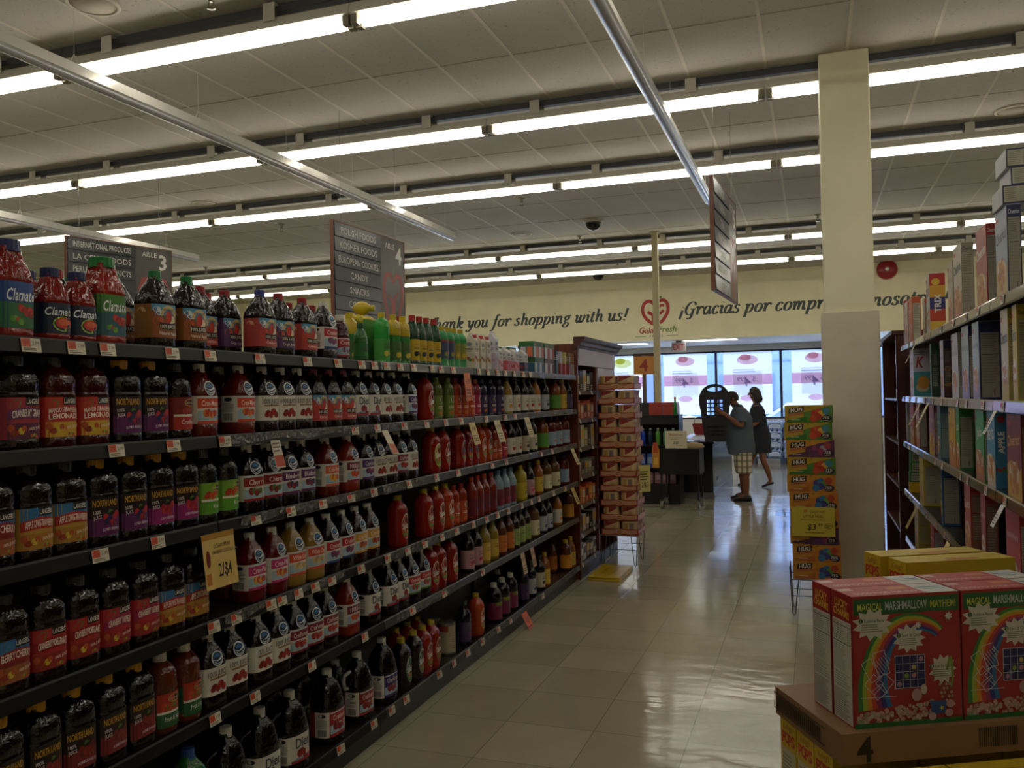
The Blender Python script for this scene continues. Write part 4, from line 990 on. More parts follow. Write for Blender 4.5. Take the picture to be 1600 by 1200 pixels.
# cream can standing on the bottom shelf, and a pair beside it
def can(u, x, z, r, h, base, band, label, name='tall_can'):
    t = thing(name, label, 'can', (x, y_at(u, x), z), 0, None)
    obj('body', MB().lathe([(r * .97, 0), (r, .004), (r, h - .006), (r * .96, h)], mat('#8a8578', .3, .7), 28), t)
    mb = MB(); mb.keep = True; a = Art(); n = 36
    xs = [-PI + 2 * PI * i / n for i in range(n + 1)]
    a.strip([(v, .012) for v in xs], [(v, h - .016) for v in xs], base, 0); a.strip([(v, h - .05) for v in xs[:n // 3]], [(v, h - .016) for v in xs[:n // 3]], band, 1)
    for k in range(8): a.strip([(v, h * .2 + .012 * k) for v in xs[14:24]], [(v, h * .2 + .012 * k + .004) for v in xs[14:24]], '#6f5a3a', 1)
    a.put(mb, lambda s_, q, d: ((r + .0006 + d) * math.cos(s_ + .3), (r + .0006 + d) * math.sin(s_ + .3), q)); obj('label', mb, t)
can(691, FX - .10, SURF[5] + .0005, .055, .185, '#b0a384', '#94382c', 'cream paper label can on the bottom juice shelf')
can(668, FX - .22, SURF[5] + .0005, .055, .185, '#a3977a', '#94382c', 'second cream can set back behind the first on the bottom shelf')

# ================================================================ shelf edge tags
OR = '#c8502c'
def tag_mesh():
    mb = MB(); mb.box(.0, -.030, -.019, .0012, .030, .019, paper('#cfc8b4'))
    a = Art(); a.rect(-.029, -.004, -.002, .018, OR, 1); a.small(-.026, -.016, .026, -.007, 2, '#5a5548', 1, 4); a.text('2.99', .014, .006, .010, '#35312a', 1, .022)
    a.text('2/5', -.015, .007, .010, '#7a2a1c', 2, .02); a.put(mb, plane_fn((.0016, 0, 0), (0, 1, 0), (0, 0, 1), (1, 0, 0))); return mb.mesh('price_tag')
ME_TAG = tag_mesh()
TAGS = ['50 121 170 271 340 408 482 530 567 587 606 627 648 677 691 710 750 764 779 791 805 819 830', '182 271 345 555 590 632 667 697 721 760 790 805', '155 245 398 453 503 547 583 638 681 715 768 790 845 862', '336 365 420 437 463 489 515 561 598 634 661 688 711 737 758 775 792 813 828 840 863 881', '335 393 482 565 640 690 750', '525 577 605 628 680 703 725 748 773 792 843']
SN2 = ['top', 'second', 'third', 'fourth', 'fifth', 'bottom']
for k, row in enumerate(TAGS):
    us = [float(q) for q in row.split()]
    for i, u in enumerate(us):
        p = on_x(u, 640, FX + .008); y = p.y
        for s_ in SECT:
            if abs(y - s_) < .034: y = s_ + (.036 if y >= s_ else -.036)
        o = link('price_tag', ME_TAG, None, (FX + .0065, y, LIPS[k] - .004)); o.rotation_euler = (0, .17 * -1, random.uniform(-.05, .05))
        tag(o, 'orange and white price tag, %s from the left on the %s shelf edge' % (ORD[i + 1] if i < 20 else ['twenty-first', 'twenty-second', 'twenty-third'][i - 20], SN2[k]), 'price tag', 'price tags on the %s juice shelf edge' % SN2[k])
def hang_tag(u, k, w, h, base, label, art=None, ang=.35, yaw=.0):
    y = min(on_x(u, 640, FX + .012).y, SECT[-1] - w / 2 - .01); mb = MB(); mb.box(0, -w / 2, -h, .0012, w / 2, 0, paper(base))
    a = art or Art().small(-w * .4, -h * .4, w * .4, -h * .05, 3, '#6a4a2c', 1, 5).text('4.99', 0, h * .2, h * .2, '#4a2c1c', 1, w * .7)
    a.put(mb, plane_fn((.0016, 0, -h / 2), (0, 1, 0), (0, 0, 1), (1, 0, 0)))
    o = obj('sale_tag', mb, None, (FX + .0085, y, LIPS[k] - .016)); o.rotation_euler = (0, -ang, 0); tag(o, label, 'sale tag')
sg = Art(); sg.rect(-.085, .075, .085, .095, '#a87a2c', 1); sg.text('OCEAN SPRAY', .015, .05, .014, '#4a3a1c', 1, .09); sg.text('CRANBERRY COCKTAILS', .015, .028, .012, '#4a3a1c', 1, .11); sg.text('2/$4', .02, -.035, .045, '#2c2416', 1, .07, .012); sg.ell(-.062, .01, .011, .03, '#7a2a1c', 1); sg.rect(-.08, -.08, -.055, -.04, '#b8742c', 1)
hang_tag(338, 2, .17, .19, '#cfb068', 'large yellow 2/$4 sale sign hanging from the third juice shelf edge', sg, .12, -.2)
hang_tag(430, 1, .06, .11, '#c9c0b0', 'white and red sale tag hanging below the second shelf edge, near its middle', Art().rect(-.028, -.05, .028, -.005, '#b8432c', 1).small(-.024, .005, .024, .05, 3, '#6a5a4a', 1), .25)
hang_tag(601, 1, .06, .13, '#c9bca4', 'torn white and red sale tag curling under the second shelf edge', Art().rect(-.028, -.06, .028, -.01, '#b8542c', 1), .5)
hang_tag(731, 0, .10, .17, '#d8703a', 'orange sale tag hanging from the far part of the top shelf', None, .1)
hang_tag(737, 1, .10, .14, '#c2a860', 'yellow sale tag under the second shelf, left of the three there', None, .3)
hang_tag(776, 1, .11, .15, '#c4b27c', 'yellow sale tag under the second shelf, middle of the three there', None, .3)
hang_tag(823, 1, .11, .15, '#c4b27c', 'yellow sale tag under the second shelf, right of the three there', None, .3)
hang_tag(893, 2, .10, .15, '#c9bd8e', 'pale sale tag at the far end of the third shelf by the cabinet', None, .4)
hang_tag(892, 3, .10, .15, '#c4a65a', 'yellow sale tag at the far end of the fourth shelf by the cabinet', None, .4)
hang_tag(812, 4, .08, .15, '#c4a684', 'beige sale tag under the fifth shelf, left of the pair', None, .2)
hang_tag(827, 4, .08, .14, '#b88a6a', 'brownish sale tag under the fifth shelf, right of the pair', None, .2)
hang_tag(813, 5, .11, .17, '#d8602c', 'orange sale tag sticking out from the bottom shelf edge', None, .5)

# ================================================================ cherry wood end cabinet, its shelves and goods
CX, CY0, CY1 = -2.0, 7.42, 8.95
t = thing('wooden_end_cabinet', 'tall cherry wood display cabinet with crown moulding at the far end of the juice shelves', 'cabinet', (CX, CY0, 0))
L = CY1 - CY0
obj('side_panel', MB().box(-.55, 0, 0.0, 0, .035, 2.10, M_CHERRY), t)
obj('side_panel', MB().box(-.55, L - .035, 0.0, 0, L, 2.10, M_CHERRY), t)
obj('divider', MB().box(-.55, .70, .0, 0, .735, 2.0, M_CHERRY), t)
obj('back_panel', MB().box(-.56, .035, 0.0, -.53, L - .035, 2.10, M_CHERRY), t)
obj('top_panel', MB().box(-.56, -.0, 2.10, .0, L, 2.125, M_CHERRY), t)
cr = MB(); prof = [(-.02, 2.08), (.012, 2.08), (.02, 2.10), (.035, 2.11), (.05, 2.135), (.075, 2.15), (.085, 2.17), (.085, 2.185), (-.02, 2.185)]
cr.prism(prof, 'y', -.03, L + .06, M_DARKWOOD); obj('crown_moulding', cr, t)
obj('header_board', MB().box(.002, .03, 1.93, .018, L - .05, 2.08, mat('#cfc8d4', .5)), t)
obj('fascia_board', MB().box(.0, .735, 1.60, .012, L - .10, 1.925, mat('#cbc4d6', .5)), t)
CZ = [.14, .40, .66, .92, 1.18, 1.44, 1.70]
for z in CZ:
    s_ = MB(); s_.box(-.53, .036, z - .025, -.005, .699, z, M_DARKWOOD); so = obj('shelf', s_, t)
    obj('price_strip', MB().box(-.005, .036, z - .036, -.001, .699, z + .002, mat('#5a564e', .3)), so)
obj('kick_plate', MB().box(-.02, .036, 0, .0, L - .036, .10, mat('#4a5366', .35)), t)
CG = [(6, .19, ['#2a2228', '#2a2a2e', '#b8b4ac'], 'black and silver box'), (5, .17, ['#a8452c', '#b4502f', '#a03a24'], 'orange red packet'), (4, .20, ['#3a3a3c', '#b8b0a0', '#8a8a34'], 'mixed cream and green packet'), (3, .15, ['#7a6a44', '#6f6a58', '#5a6a6a'], 'speckled brown packet'),
      (2, .17, ['#b8501f', '#c4742c', '#b8431c'], 'orange and red packet'), (1, .16, ['#1c1a1c', '#a8a39a', '#201a1c'], 'dark jar box'), (0, .16, ['#1c1818', '#b0aca4', '#241a1a'], 'black and white jar box')]
for k, h, cols, d in CG:
    n = 5; w = .115
    for i in range(n):
        y = CY0 + .042 + w / 2 + i * (w + .012); c = cols[i % len(cols)]
        a = Art(); a.rect(-w * .42, -h * .1, w * .42, h * .3, ['#c9c2b0', '#3a2a24', '#d0a23a'][(i + k) % 3], 1); a.small(-w * .35, -h * .4, w * .35, -h * .15, 3, '#d2c8b4', 1, i + k)
        tag(obj('packet', box_body(w, .16, h * (.86 + .14 * ((i * 7 + k) % 3) / 2), c, [('front', a), ('left', a)]), None, (CX - .10, y, CZ[k] + .0006)), '%s, %s from left on %s cabinet shelf from bottom' % (d, ORD[i + 1], ORD[k + 1]), 'packet', '%ss in the wooden cabinet' % d)
# round white shelf tags of the cabinet
for k, z in enumerate(CZ):
    for i, yy in enumerate((.07, .52)):
        o = obj('shelf_tag', MB().box(0, -.02, -.025, .002, .02, .02, paper('#d0ccc0')), None, (CX + .0, CY0 + yy, z - .014)); o.rotation_euler = (0, -.3, 0)
        tag(o, 'small white tag, %s on %s cabinet shelf from bottom' % (['left', 'right'][i], ORD[k + 1]), 'price tag', 'white tags on the cabinet shelves')
# yellow folded caution board on the floor
p = on_z(925, 898, .02)
a = Art(); a.scrawl(-.14, .14, .05, .05, '#1c1a10', 1, 2); a.scrawl(-.12, .12, -.04, .03, '#1c1a10', 1, 3)
mb = MB(); mb.bbox(-.15, -.29, 0, .15, .29, .018, mat('#c9a81c', .35), .005); mb.bbox(-.145, -.285, .021, .145, .285, .038, mat('#c4a31a', .35), .005); mb.tube([(-.15, -.1, .02), (-.16, 0, .02), (-.15, .1, .02)], .008, mat('#c9a81c', .35))
a.put(mb, plane_fn((0, 0, .0386), (0, 1, 0), (-1, 0, 0), (0, 0, 1)))
tag(obj('caution_board', mb, None, (-1.79, 7.70, .0005)), 'yellow folded caution board lying on the floor by the cabinet', 'caution sign')

# ================================================================ stack of biscuit packs on a wire stand
RX, RY = -1.80, 8.28
RZ = .30; LH = .1405; LAY = 11
def wire_stand(name, label, cx, cy, w, d, z, m):
    t = thing(name, label, 'stand', (cx, cy, 0))
    tp = MB(); tp.tube([(-w / 2, -d / 2, z), (w / 2, -d / 2, z), (w / 2, d / 2, z), (-w / 2, d / 2, z)], .005, m, 6, True)
    for k in range(1, 5): tp.tube([(-w / 2 + w * k / 5, -d / 2, z), (-w / 2 + w * k / 5, d / 2, z)], .003, m, 6)
    obj('wire_deck', tp, t)
    for sx in (-1, 1):
        for sy in (-1, 1):
            lg = MB(); x0, y0 = sx * w / 2, sy * d / 2
            lg.tube([(x0, y0, z), (x0 * .93, y0 * 1.0, .02), (x0 * .88, y0, .006), (x0 * .82, y0, .02), (x0 * .66, y0, z)], .004, m, 6); obj('leg', lg, t)
    br = MB(); br.tube([(-w / 2 * .9, -d / 2, z * .55), (w / 2 * .9, -d / 2, z * .55)], .003, m, 6); br.tube([(-w / 2 * .9, d / 2, z * .55), (w / 2 * .9, d / 2, z * .55)], .003, m, 6)
    obj('brace', br, t)
    return t
wire_stand('wire_stand', 'grey wire stand under the stacked biscuit packs', RX, RY, .36, .36, RZ - .005, mat('#77746c', .35, .8))
ty = Art(); ty.rect(-.18, -.030, .18, .030, '#9c2f22', 1); ty.strip([(-.17 + .034 * i, -.016 - .006 * math.sin(i)) for i in range(11)], [(-.17 + .034 * i, .022 - .004 * math.sin(i)) for i in range(11)], '#b88a68', 2); ty.ell(0, 0, .036, .026, '#cfae86', 3); ty.ell(0, 0, .030, .020, '#a8623f', 4); ty.scrawl(-.02, .02, 0, .014, '#e6d8b8', 5, 4)
TB = MB(); tm = paper('#9c2f22')
for (x0, y0, x1, y1) in ((-.18, -.18, .18, -.177), (-.18, .177, .18, .18), (-.18, -.177, -.177, .177), (.177, -.177, .18, .177)): TB.box(x0, y0, 0, x1, y1, .052, tm)
TB.box(-.177, -.177, 0, .177, .177, .003, tm)
for o_, ex, en in (((0, -.1806, .026), (1, 0, 0), (0, -1, 0)), ((.1806, 0, .026), (0, 1, 0), (1, 0, 0))): ty.put(TB, plane_fn(o_, ex, (0, 0, 1), en))
ME_TRAY = TB.mesh('cardboard_tray')
def biscuit_mesh(v):
    mb = MB(); hgt = .128; n = 24; m = paper('#c9a878'); rr = lambda j: 1
    def ring(z, k): return [(.080 * k * math.copysign(abs(math.cos(a)) ** .45, math.cos(a)), .080 * k * math.copysign(abs(math.sin(a)) ** .45, math.sin(a)), z) for a in [2 * PI * j / n for j in range(n)]]
    mb.loft([ring(0, .96), ring(.006, 1), ring(hgt - .006, 1), ring(hgt, .95)], m)
    for ang in (0, 1, 2, 3):
        a = Art(); q = (v + ang) % 3
        if q == 0: a.strip([(-.06, .01), (-.02, .02), (.02, .035), (.06, .05)], [(-.06, .058), (-.02, .058), (.02, .058), (.06, .058)], '#8e2a24', 1); a.ring(.02, -.008, .026, .022, .003, '#8a6a4a', 2); a.small(.004, -.018, .036, .0, 2, '#7a5a44', 2, v)
        elif q == 1: a.rect(-.045, -.05, -.012, .045, '#a88444', 1); a.rect(.0, -.05, .045, .045, '#8a7f70', 1); a.small(.004, -.04, .04, .04, 6, '#6a6256', 2, v)
        else: a.rect(-.055, -.056, -.035, .058, '#b0843c', 1); a.strip([(-.02, -.0), (.02, .02), (.06, .045)], [(-.02, .058), (.02, .058), (.06, .058)], '#94302a', 1); a.scrawl(-.012, .045, -.02, .014, '#8e2a24', 2, 3)
        c_, s_ = math.cos(ang * PI / 2 - PI / 2), math.sin(ang * PI / 2 - PI / 2)
        a.put(mb, plane_fn((.0806 * c_, .0806 * s_, hgt / 2), (-s_, c_, 0), (0, 0, 1), (c_, s_, 0)))
    return mb.mesh('biscuit_pack')
ME_BIS = [biscuit_mesh(v) for v in range(3)]
for k in range(LAY):
    z = RZ + k * LH; lean = .004 * (LAY - k)
    zz = z + .0045
    w = ['bottom', 'second', 'third', 'fourth', 'fifth', 'sixth', 'seventh', 'eighth', 'ninth', 'tenth', 'top'][k]
    o = link('cardboard_tray', ME_TRAY, None, (RX + lean * .3, RY, zz)); tag(o, 'red printed cardboard tray, %s layer of the biscuit stack' % w, 'tray', 'red trays of the biscuit stack')
    for q, (dx, dy, nm) in enumerate(((-.088, -.088, 'front left'), (.088, -.088, 'front right'), (.088, .088, 'back right'), (-.088, .088, 'back left'))):
        if nm == 'back left' and k < LAY - 1: continue
        o = link('biscuit_pack', ME_BIS[(k * 2 + q) % 3], None, (RX + lean * .3 + dx, RY + dy, zz + .0036)); tag(o, 'cream and red biscuit pack, %s on the %s layer of the stack' % (nm, w), 'biscuits', 'biscuit packs on the wire stand')
a = Art(); a.small(-.05, -.02, .05, .08, 4, '#4a4a2c', 1, 3); a.text('2/$5', 0, -.06, .05, '#3a3a24', 1, .07, .01)
mb = MB(); mb.box(-.065, -.002, -.13, .065, 0, .13, paper('#cfc07a')); a.put(mb, plane_fn((0, -.0026, 0), (1, 0, 0), (0, 0, 1), (0, -1, 0)))
o = obj('price_card', mb, None, (RX + .225, RY + .02, .83)); o.rotation_euler = (0, 0, .75); tag(o, 'yellow handwritten price card on the right side of the biscuit stack', 'price card')

# ================================================================ hanging aisle signs
def aisle_sign(y0, x0, y1, x1, ztop, H, lines, num, label):
    """board running along the aisle; its printed face looks toward +X"""
    ang = math.atan2(x0 - x1, y1 - y0); W = math.hypot(x1 - x0, y1 - y0)
    t = thing('aisle_sign', label, 'sign', (x0, y0, ztop), ang)
    GR, GD = satin('#55524f'), satin('#3d4144'); BR = mat('#7a4630', .4)
    obj('board', MB().box(-.012, .008, -H + .008, .012, W - .008, -.008, GR), t)
    fr = MB()
    for (a, b, c, d) in ((0, -H, .008, 0), (W - .008, -H, W, 0), (.008, -.008, W - .008, 0), (.008, -H, W - .008, -H + .008)): fr.box(-.017, a, b, .017, c, d, BR)
    obj('frame', fr, t)
    n = 7; sh = H / n; w2 = W * .63
    fnr = lambda yc, zc, xo: plane_fn((xo, yc, zc), (0, 1, 0), (0, 0, 1), (1, 0, 0))
    for i, ln in enumerate(lines):
        mb = MB(); z1 = -.012 - i * sh * .985; z0 = z1 - sh * .93
        mb.prism([(.012, z0), (.026, z0), (.016, z1), (.012, z1)], 'y', .02, w2, GD)
        if ln:
            a = Art(); a.text(ln, 0, 0, sh * .46, '#d6d4cc', 1, (w2 - .02) * .86, .006); a.put(mb, plane_fn((.0226, .02 + (w2 - .02) / 2, (z0 + z1) / 2), (0, 1, 0), (-.06, 0, 1), (1, 0, .06)))
        obj('category_plate', mb, t)
    mb = MB(); cw = W - w2; yc = w2 + cw / 2
    a = Art(); a.text('AISLE', -cw * .12, H * .5 - .085, .055, '#d6d4cc', 1, cw * .42, .006); a.text(num, cw * .24, H * .5 - .16, .17, '#dddbd2', 1, cw * .3, .02)
    R_ = '#a04a46'
    a.line([(0, .02), (-cw * .12, .10), (-cw * .28, .10), (-cw * .38, -.02), (-cw * .34, -.18), (-cw * .2, -.36), (0, -.46)], [.03, .05, .055, .055, .05, .045, .02], R_, 1)
    a.line([(0, .02), (cw * .12, .10), (cw * .28, .10), (cw * .38, -.02), (cw * .34, -.18), (cw * .2, -.36), (0, -.46)], [.03, .05, .055, .055, .05, .045, .02], R_, 1)
    a.line([(-cw * .22, -.10), (-cw * .05, -.16), (-cw * .03, -.4)], [.02, .045, .03], R_, 1); a.line([(cw * .22, -.06), (cw * .04, -.14), (cw * .03, -.4)], [.02, .045, .03], R_, 1)
    a.line([(0, .06), (.01, .14), (.04, .19)], [.02, .03, .008], '#5a7a4a', 1)
    mb.box(.0123, w2 + .006, -H + .012, .014, W - .01, -.012, GR); a.put(mb, fnr(yc, -H / 2, .0146)); obj('number_panel', mb, t)
    for yy in (.15, W - .15):
        obj('hanger', MB().tube([(0, yy, 0), (0, yy, CEIL - ztop)], .0018, STEEL, 5), t)
aisle_sign(6.61, -4.02, 7.90, -3.96, 3.27, .94, ['POLISH FOODS', 'KOSHER FOODS', 'EUROPEAN COOKIES', 'CANDY', 'SNACKS', 'COOKIES', 'PLATES'], '4', 'dark grey aisle 4 sign listing polish foods, candy and cookies')
aisle_sign(6.88, -7.41, 8.08, -7.08, 3.45, .94, ['INTERNATIONAL PRODUCTS', 'LA CENA FOODS', 'PERUVIAN PRODUCTS', 'MEXICAN', 'SPICES', '', ''], '3', 'dark grey aisle 3 sign listing international products, behind the top bottles')
aisle_sign(7.12, -.75, 8.36, -.67, 3.45, .95, ['JUICES', 'CEREAL', 'TEA', 'PANCAKES', 'COFFEE', 'BREAKFAST', 'JELLY'], '5', 'hanging aisle sign seen almost edge on in the middle of the near aisle')

# ================================================================ lettering on the yellow soffit: italic strokes, thick down and thin across
GL = {
 'T': (1.35, [[(.1, 1.35), (.14, 1.58), (.3, 1.5), (.75, 1.48), (1.2, 1.52), (1.3, 1.62), (1.3, 1.38)], [(.72, 1.5), (.72, .05)], [(.45, .02), (1.0, .02)]]),
 'h': (1.1, [[(.05, 1.58), (.2, 1.64), (.22, 1.55), (.22, .0)], [(.22, .55), (.45, .92), (.68, .98), (.78, .8), (.78, .22), (.86, .02), (1.04, .16)]]),
 'a': (1.0, [[(.74, .82), (.52, .99), (.26, .88), (.1, .5), (.14, .14), (.34, .0), (.55, .18), (.74, .55)], [(.78, 1.0), (.74, .3), (.8, .03), (1.0, .18)]]),
 'n': (1.1, [[(.0, .82), (.14, .98), (.22, .84), (.22, .0)], [(.22, .5), (.45, .9), (.68, .98), (.78, .8), (.78, .22), (.86, .02), (1.04, .16)]]),
 'k': (1.0, [[(.05, 1.58), (.2, 1.64), (.22, 1.55), (.22, .0)], [(.22, .4), (.5, .85), (.72, .98), (.82, .84), (.7, .62), (.36, .52)], [(.4, .52), (.62, .16), (.76, .0), (.98, .16)]]),
 'y': (1.0, [[(.0, .84), (.16, .99), (.26, .85), (.28, .3), (.4, .05), (.58, .2), (.78, .6)], [(.86, 1.0), (.74, .2), (.5, -.35), (.2, -.55), (.02, -.42), (.12, -.3)]]),
 'o': (.95, [[(.5, .99), (.24, .86), (.1, .48), (.16, .14), (.38, .0), (.66, .14), (.8, .52), (.74, .86), (.5, .99)]]),
 'u': (1.08, [[(.0, .84), (.14, .99), (.22, .86), (.2, .25), (.32, .01), (.52, .12), (.76, .5)], [(.8, 1.0), (.76, .25), (.84, .02), (1.03, .16)]]),
 'f': (.72, [[(.82, 1.46), (.7, 1.64), (.5, 1.5), (.4, 1.0), (.3, .1), (.16, -.4), (-.06, -.55), (-.16, -.42)], [(.12, .95), (.68, .95)]]),
 'r': (.82, [[(.0, .82), (.14, .98), (.22, .84), (.22, .0)], [(.22, .45), (.42, .88), (.62, 1.0), (.76, .92), (.72, .78)]]),
 's': (.8, [[(.68, .80), (.52, .98), (.3, .92), (.22, .74), (.38, .56), (.58, .4), (.58, .16), (.36, .0), (.12, .06), (.06, .24)]]),
 'p': (1.02, [[(.0, .84), (.14, .98), (.22, .86), (.18, .2), (.12, -.52)], [(-.08, -.54), (.34, -.54)], [(.22, .55), (.42, .92), (.64, .98), (.82, .76), (.8, .36), (.62, .06), (.4, .0), (.2, .14)]]),
 'i': (.5, [[(.0, .82), (.14, .98), (.24, .86), (.2, .22), (.28, .02), (.48, .18)], [(.26, 1.34), (.28, 1.42)]]),
 'g': (.98, [[(.5, .98), (.26, .88), (.18, .66), (.34, .44), (.56, .48), (.7, .72), (.62, .92), (.5, .98)], [(.62, .92), (.82, 1.02), (.94, .94)], [(.34, .44), (.2, .28), (.34, .12), (.66, .06), (.78, -.14), (.6, -.44), (.28, -.5), (.06, -.34), (.2, -.1), (.4, .08)]]),
 'w': (1.45, [[(.0, .84), (.14, .99), (.22, .86), (.22, .25), (.34, .02), (.52, .14), (.68, .5)], [(.72, 1.0), (.68, .25), (.8, .01), (1.0, .12), (1.18, .5), (1.22, .84), (1.1, 1.0)]]),
 't': (.62, [[(.32, 1.36), (.24, .8), (.2, .2), (.3, .01), (.56, .18)], [(.02, .95), (.56, .95)]]),
 '!': (.5, [[(.42, 1.6), (.36, 1.3), (.26, .42)], [(.2, .02), (.22, .12)]]),
 '¡': (.5, [[(.14, -.5), (.2, -.2), (.3, .6)], [(.34, .88), (.36, .98)]]),
 'G': (1.35, [[(1.22, 1.2), (1.1, 1.5), (.8, 1.6), (.45, 1.44), (.2, 1.0), (.16, .5), (.38, .12), (.72, .02), (1.02, .2)], [(.7, .72), (1.32, .72)], [(1.06, .72), (1.02, .2), (.92, -.3), (.66, -.5), (.46, -.36)]]),
 'c': (.84, [[(.7, .78), (.56, .98), (.3, .9), (.1, .5), (.16, .12), (.38, .0), (.6, .1), (.74, .26)]]),
 'm': (1.6, [[(.0, .82), (.14, .98), (.22, .84), (.22, .0)], [(.22, .5), (.42, .9), (.6, .98), (.7, .8), (.7, .0)], [(.7, .5), (.92, .9), (1.12, .98), (1.22, .8), (1.22, .22), (1.3, .02), (1.5, .16)]]),
 'e': (.86, [[(.14, .44), (.5, .52), (.68, .74), (.56, .96), (.32, .9), (.12, .5), (.16, .12), (.38, .0), (.6, .1), (.74, .28)]]),
 'd': (1.0, [[(.74, .82), (.52, .99), (.26, .88), (.1, .5), (.14, .14), (.34, .0), (.55, .18), (.74, .55)], [(.62, 1.6), (.8, 1.64), (.78, 1.5), (.74, .3), (.8, .03), (1.0, .18)]]),
 ' ': (.5, []),
}
def smooth(pts, n=5):
    out = []
    for i in range(len(pts) - 1):
        p0 = pts[max(i - 1, 0)]; p1 = pts[i]; p2 = pts[i + 1]; p3 = pts[min(i + 2, len(pts) - 1)]
        for k in range(n):
            t = k / n; t2 = t * t; t3 = t2 * t
            out.append(tuple(.5 * (2 * p1[q] + (p2[q] - p0[q]) * t + (2 * p0[q] - 5 * p1[q] + 4 * p2[q] - p3[q]) * t2 + (3 * p1[q] - p0[q] - 3 * p2[q] + p3[q]) * t3) for q in (0, 1)))
    out.append(pts[-1]); return out
def script_art(s_, xh, col, slant=.26, wt=.31, thin=.11):
    """returns (Art, width); baseline at y=0, starts at x=0"""
    a = Art(); x = 0.0
    for ch in s_:
        adv, strokes = GL[ch]
        for st in strokes:
            q = smooth(st); ws = []
            for i in range(len(q)):
                p0 = q[max(i - 1, 0)]; p1 = q[min(i + 1, len(q) - 1)]; dx, dy = p1[0] - p0[0], p1[1] - p0[1]; k = math.hypot(dx, dy) or 1
                ws.append((thin + (wt - thin) * abs(dy / k) ** 1.4) * xh)
            a.line([((x + px + slant * py) * xh, py * xh) for px, py in q], ws, col, 1)
        x += adv + .07
    return a, x * xh
def wall_lettering(name, s_, u0, v0, u1, v1, label, xh=None):
    P0, P1 = on_y(u0, v0, YS), on_y(u1, v1, YS)
    w = script_art(s_, 1.0, '#3f4a48')[1]; k = (P1.x - P0.x) / w if xh is None else xh
    zz = (P0.z + P1.z) / 2; t = thing(name, label, 'lettering', (P0.x, YS, zz)); x = 0.0
    for word in s_.split(' '):
        a, wd = script_art(word, k, '#3f4a48'); mb = MB(); a.put(mb, plane_fn((x, -.002, 0), (1, 0, 0), (0, 0, 1), (0, -1, 0)), lambda c: mat(c, .5), .001); obj('word', mb, t); x += wd + .57 * k
    return k
kx = wall_lettering('wall_lettering', 'Thank you for shopping with us!', 664, 515, 979, 501, 'dark grey italic words Thank you for shopping with us on the yellow wall')
wall_lettering('wall_lettering', '¡Gracias por comprar de nosotros!', 1061, 495, 1480, 470, 'dark grey italic words beginning Gracias por on the yellow wall, around the column', xh=kx * 1.03)
# apple shaped store emblem with its name under it
P0 = on_y(1024, 486, YS); q = (on_y(1044, 486, YS).x - on_y(1003, 486, YS).x)
a = Art(); RD = '#b8302c'
a.line(smooth([(.02, .16), (-.12, .34), (-.30, .38), (-.45, .24), (-.48, -.02), (-.38, -.24), (-.2, -.42), (-.04, -.5)]), .125, RD, 1)
a.line(smooth([(.02, .16), (.14, .36), (.32, .40), (.46, .26), (.48, .0), (.38, -.22), (.26, -.38), (.16, -.46)]), .125, RD, 1)
a.line([(-.30, -.02), (-.1, -.14), (-.06, -.2)], .12, RD, 1); a.line([(-.07, -.08), (-.07, -.48)], .15, RD, 1)
a.line(smooth([(.34, .2), (.2, .2), (.06, .06)]), .10, RD, 1); a.line(smooth([(.32, .02), (.2, -.08), (.06, -.14)]), .11, RD, 1); a.line([(.06, .12), (.06, -.2)], .10, RD, 1)
a.line(smooth([(-.4, .2), (-.42, .05), (-.38, -.1)]), .02, '#e0b8a8', 2); a.line(smooth([(.4, .2), (.42, .05), (.38, -.1)]), .02, '#e0b8a8', 2)
a.line(smooth([(.02, .36), (.1, .5), (.26, .52)]), [.03] * 5 + [.07] * 5 + [.01], '#4f7a34', 1)
for it in range(len(a.it)):
    vs, fs, c, l = a.it[it]; a.it[it] = ([(x * q, y * q) for x, y in vs], fs, c, l)
a.text('Gala', -.36 * q, -.72 * q, .22 * q, '#b04038', 1, .66 * q, .018, .2); a.text('Fresh', .44 * q, -.70 * q, .22 * q, '#6a8f3a', 1, .78 * q, .016, .2)
a.text('FARMS', .02 * q, -.95 * q, .09 * q, '#5f6a44', 1, .6 * q, .004, space=1.5); a.rect(-.8 * q, -.965 * q, -.38 * q, -.945 * q, '#7a7a50', 1, 1); a.rect(.42 * q, -.965 * q, .84 * q, -.945 * q, '#7a7a50', 1, 1)
mb = MB(); a.put(mb, plane_fn((P0.x, YS - .002, P0.z), (1, 0, 0), (0, 0, 1), (0, -1, 0)), lambda c: mat(c, .5), .001)
tag(obj('store_emblem', mb), 'red heart shaped apple emblem with red and green store name on yellow wall', 'emblem')

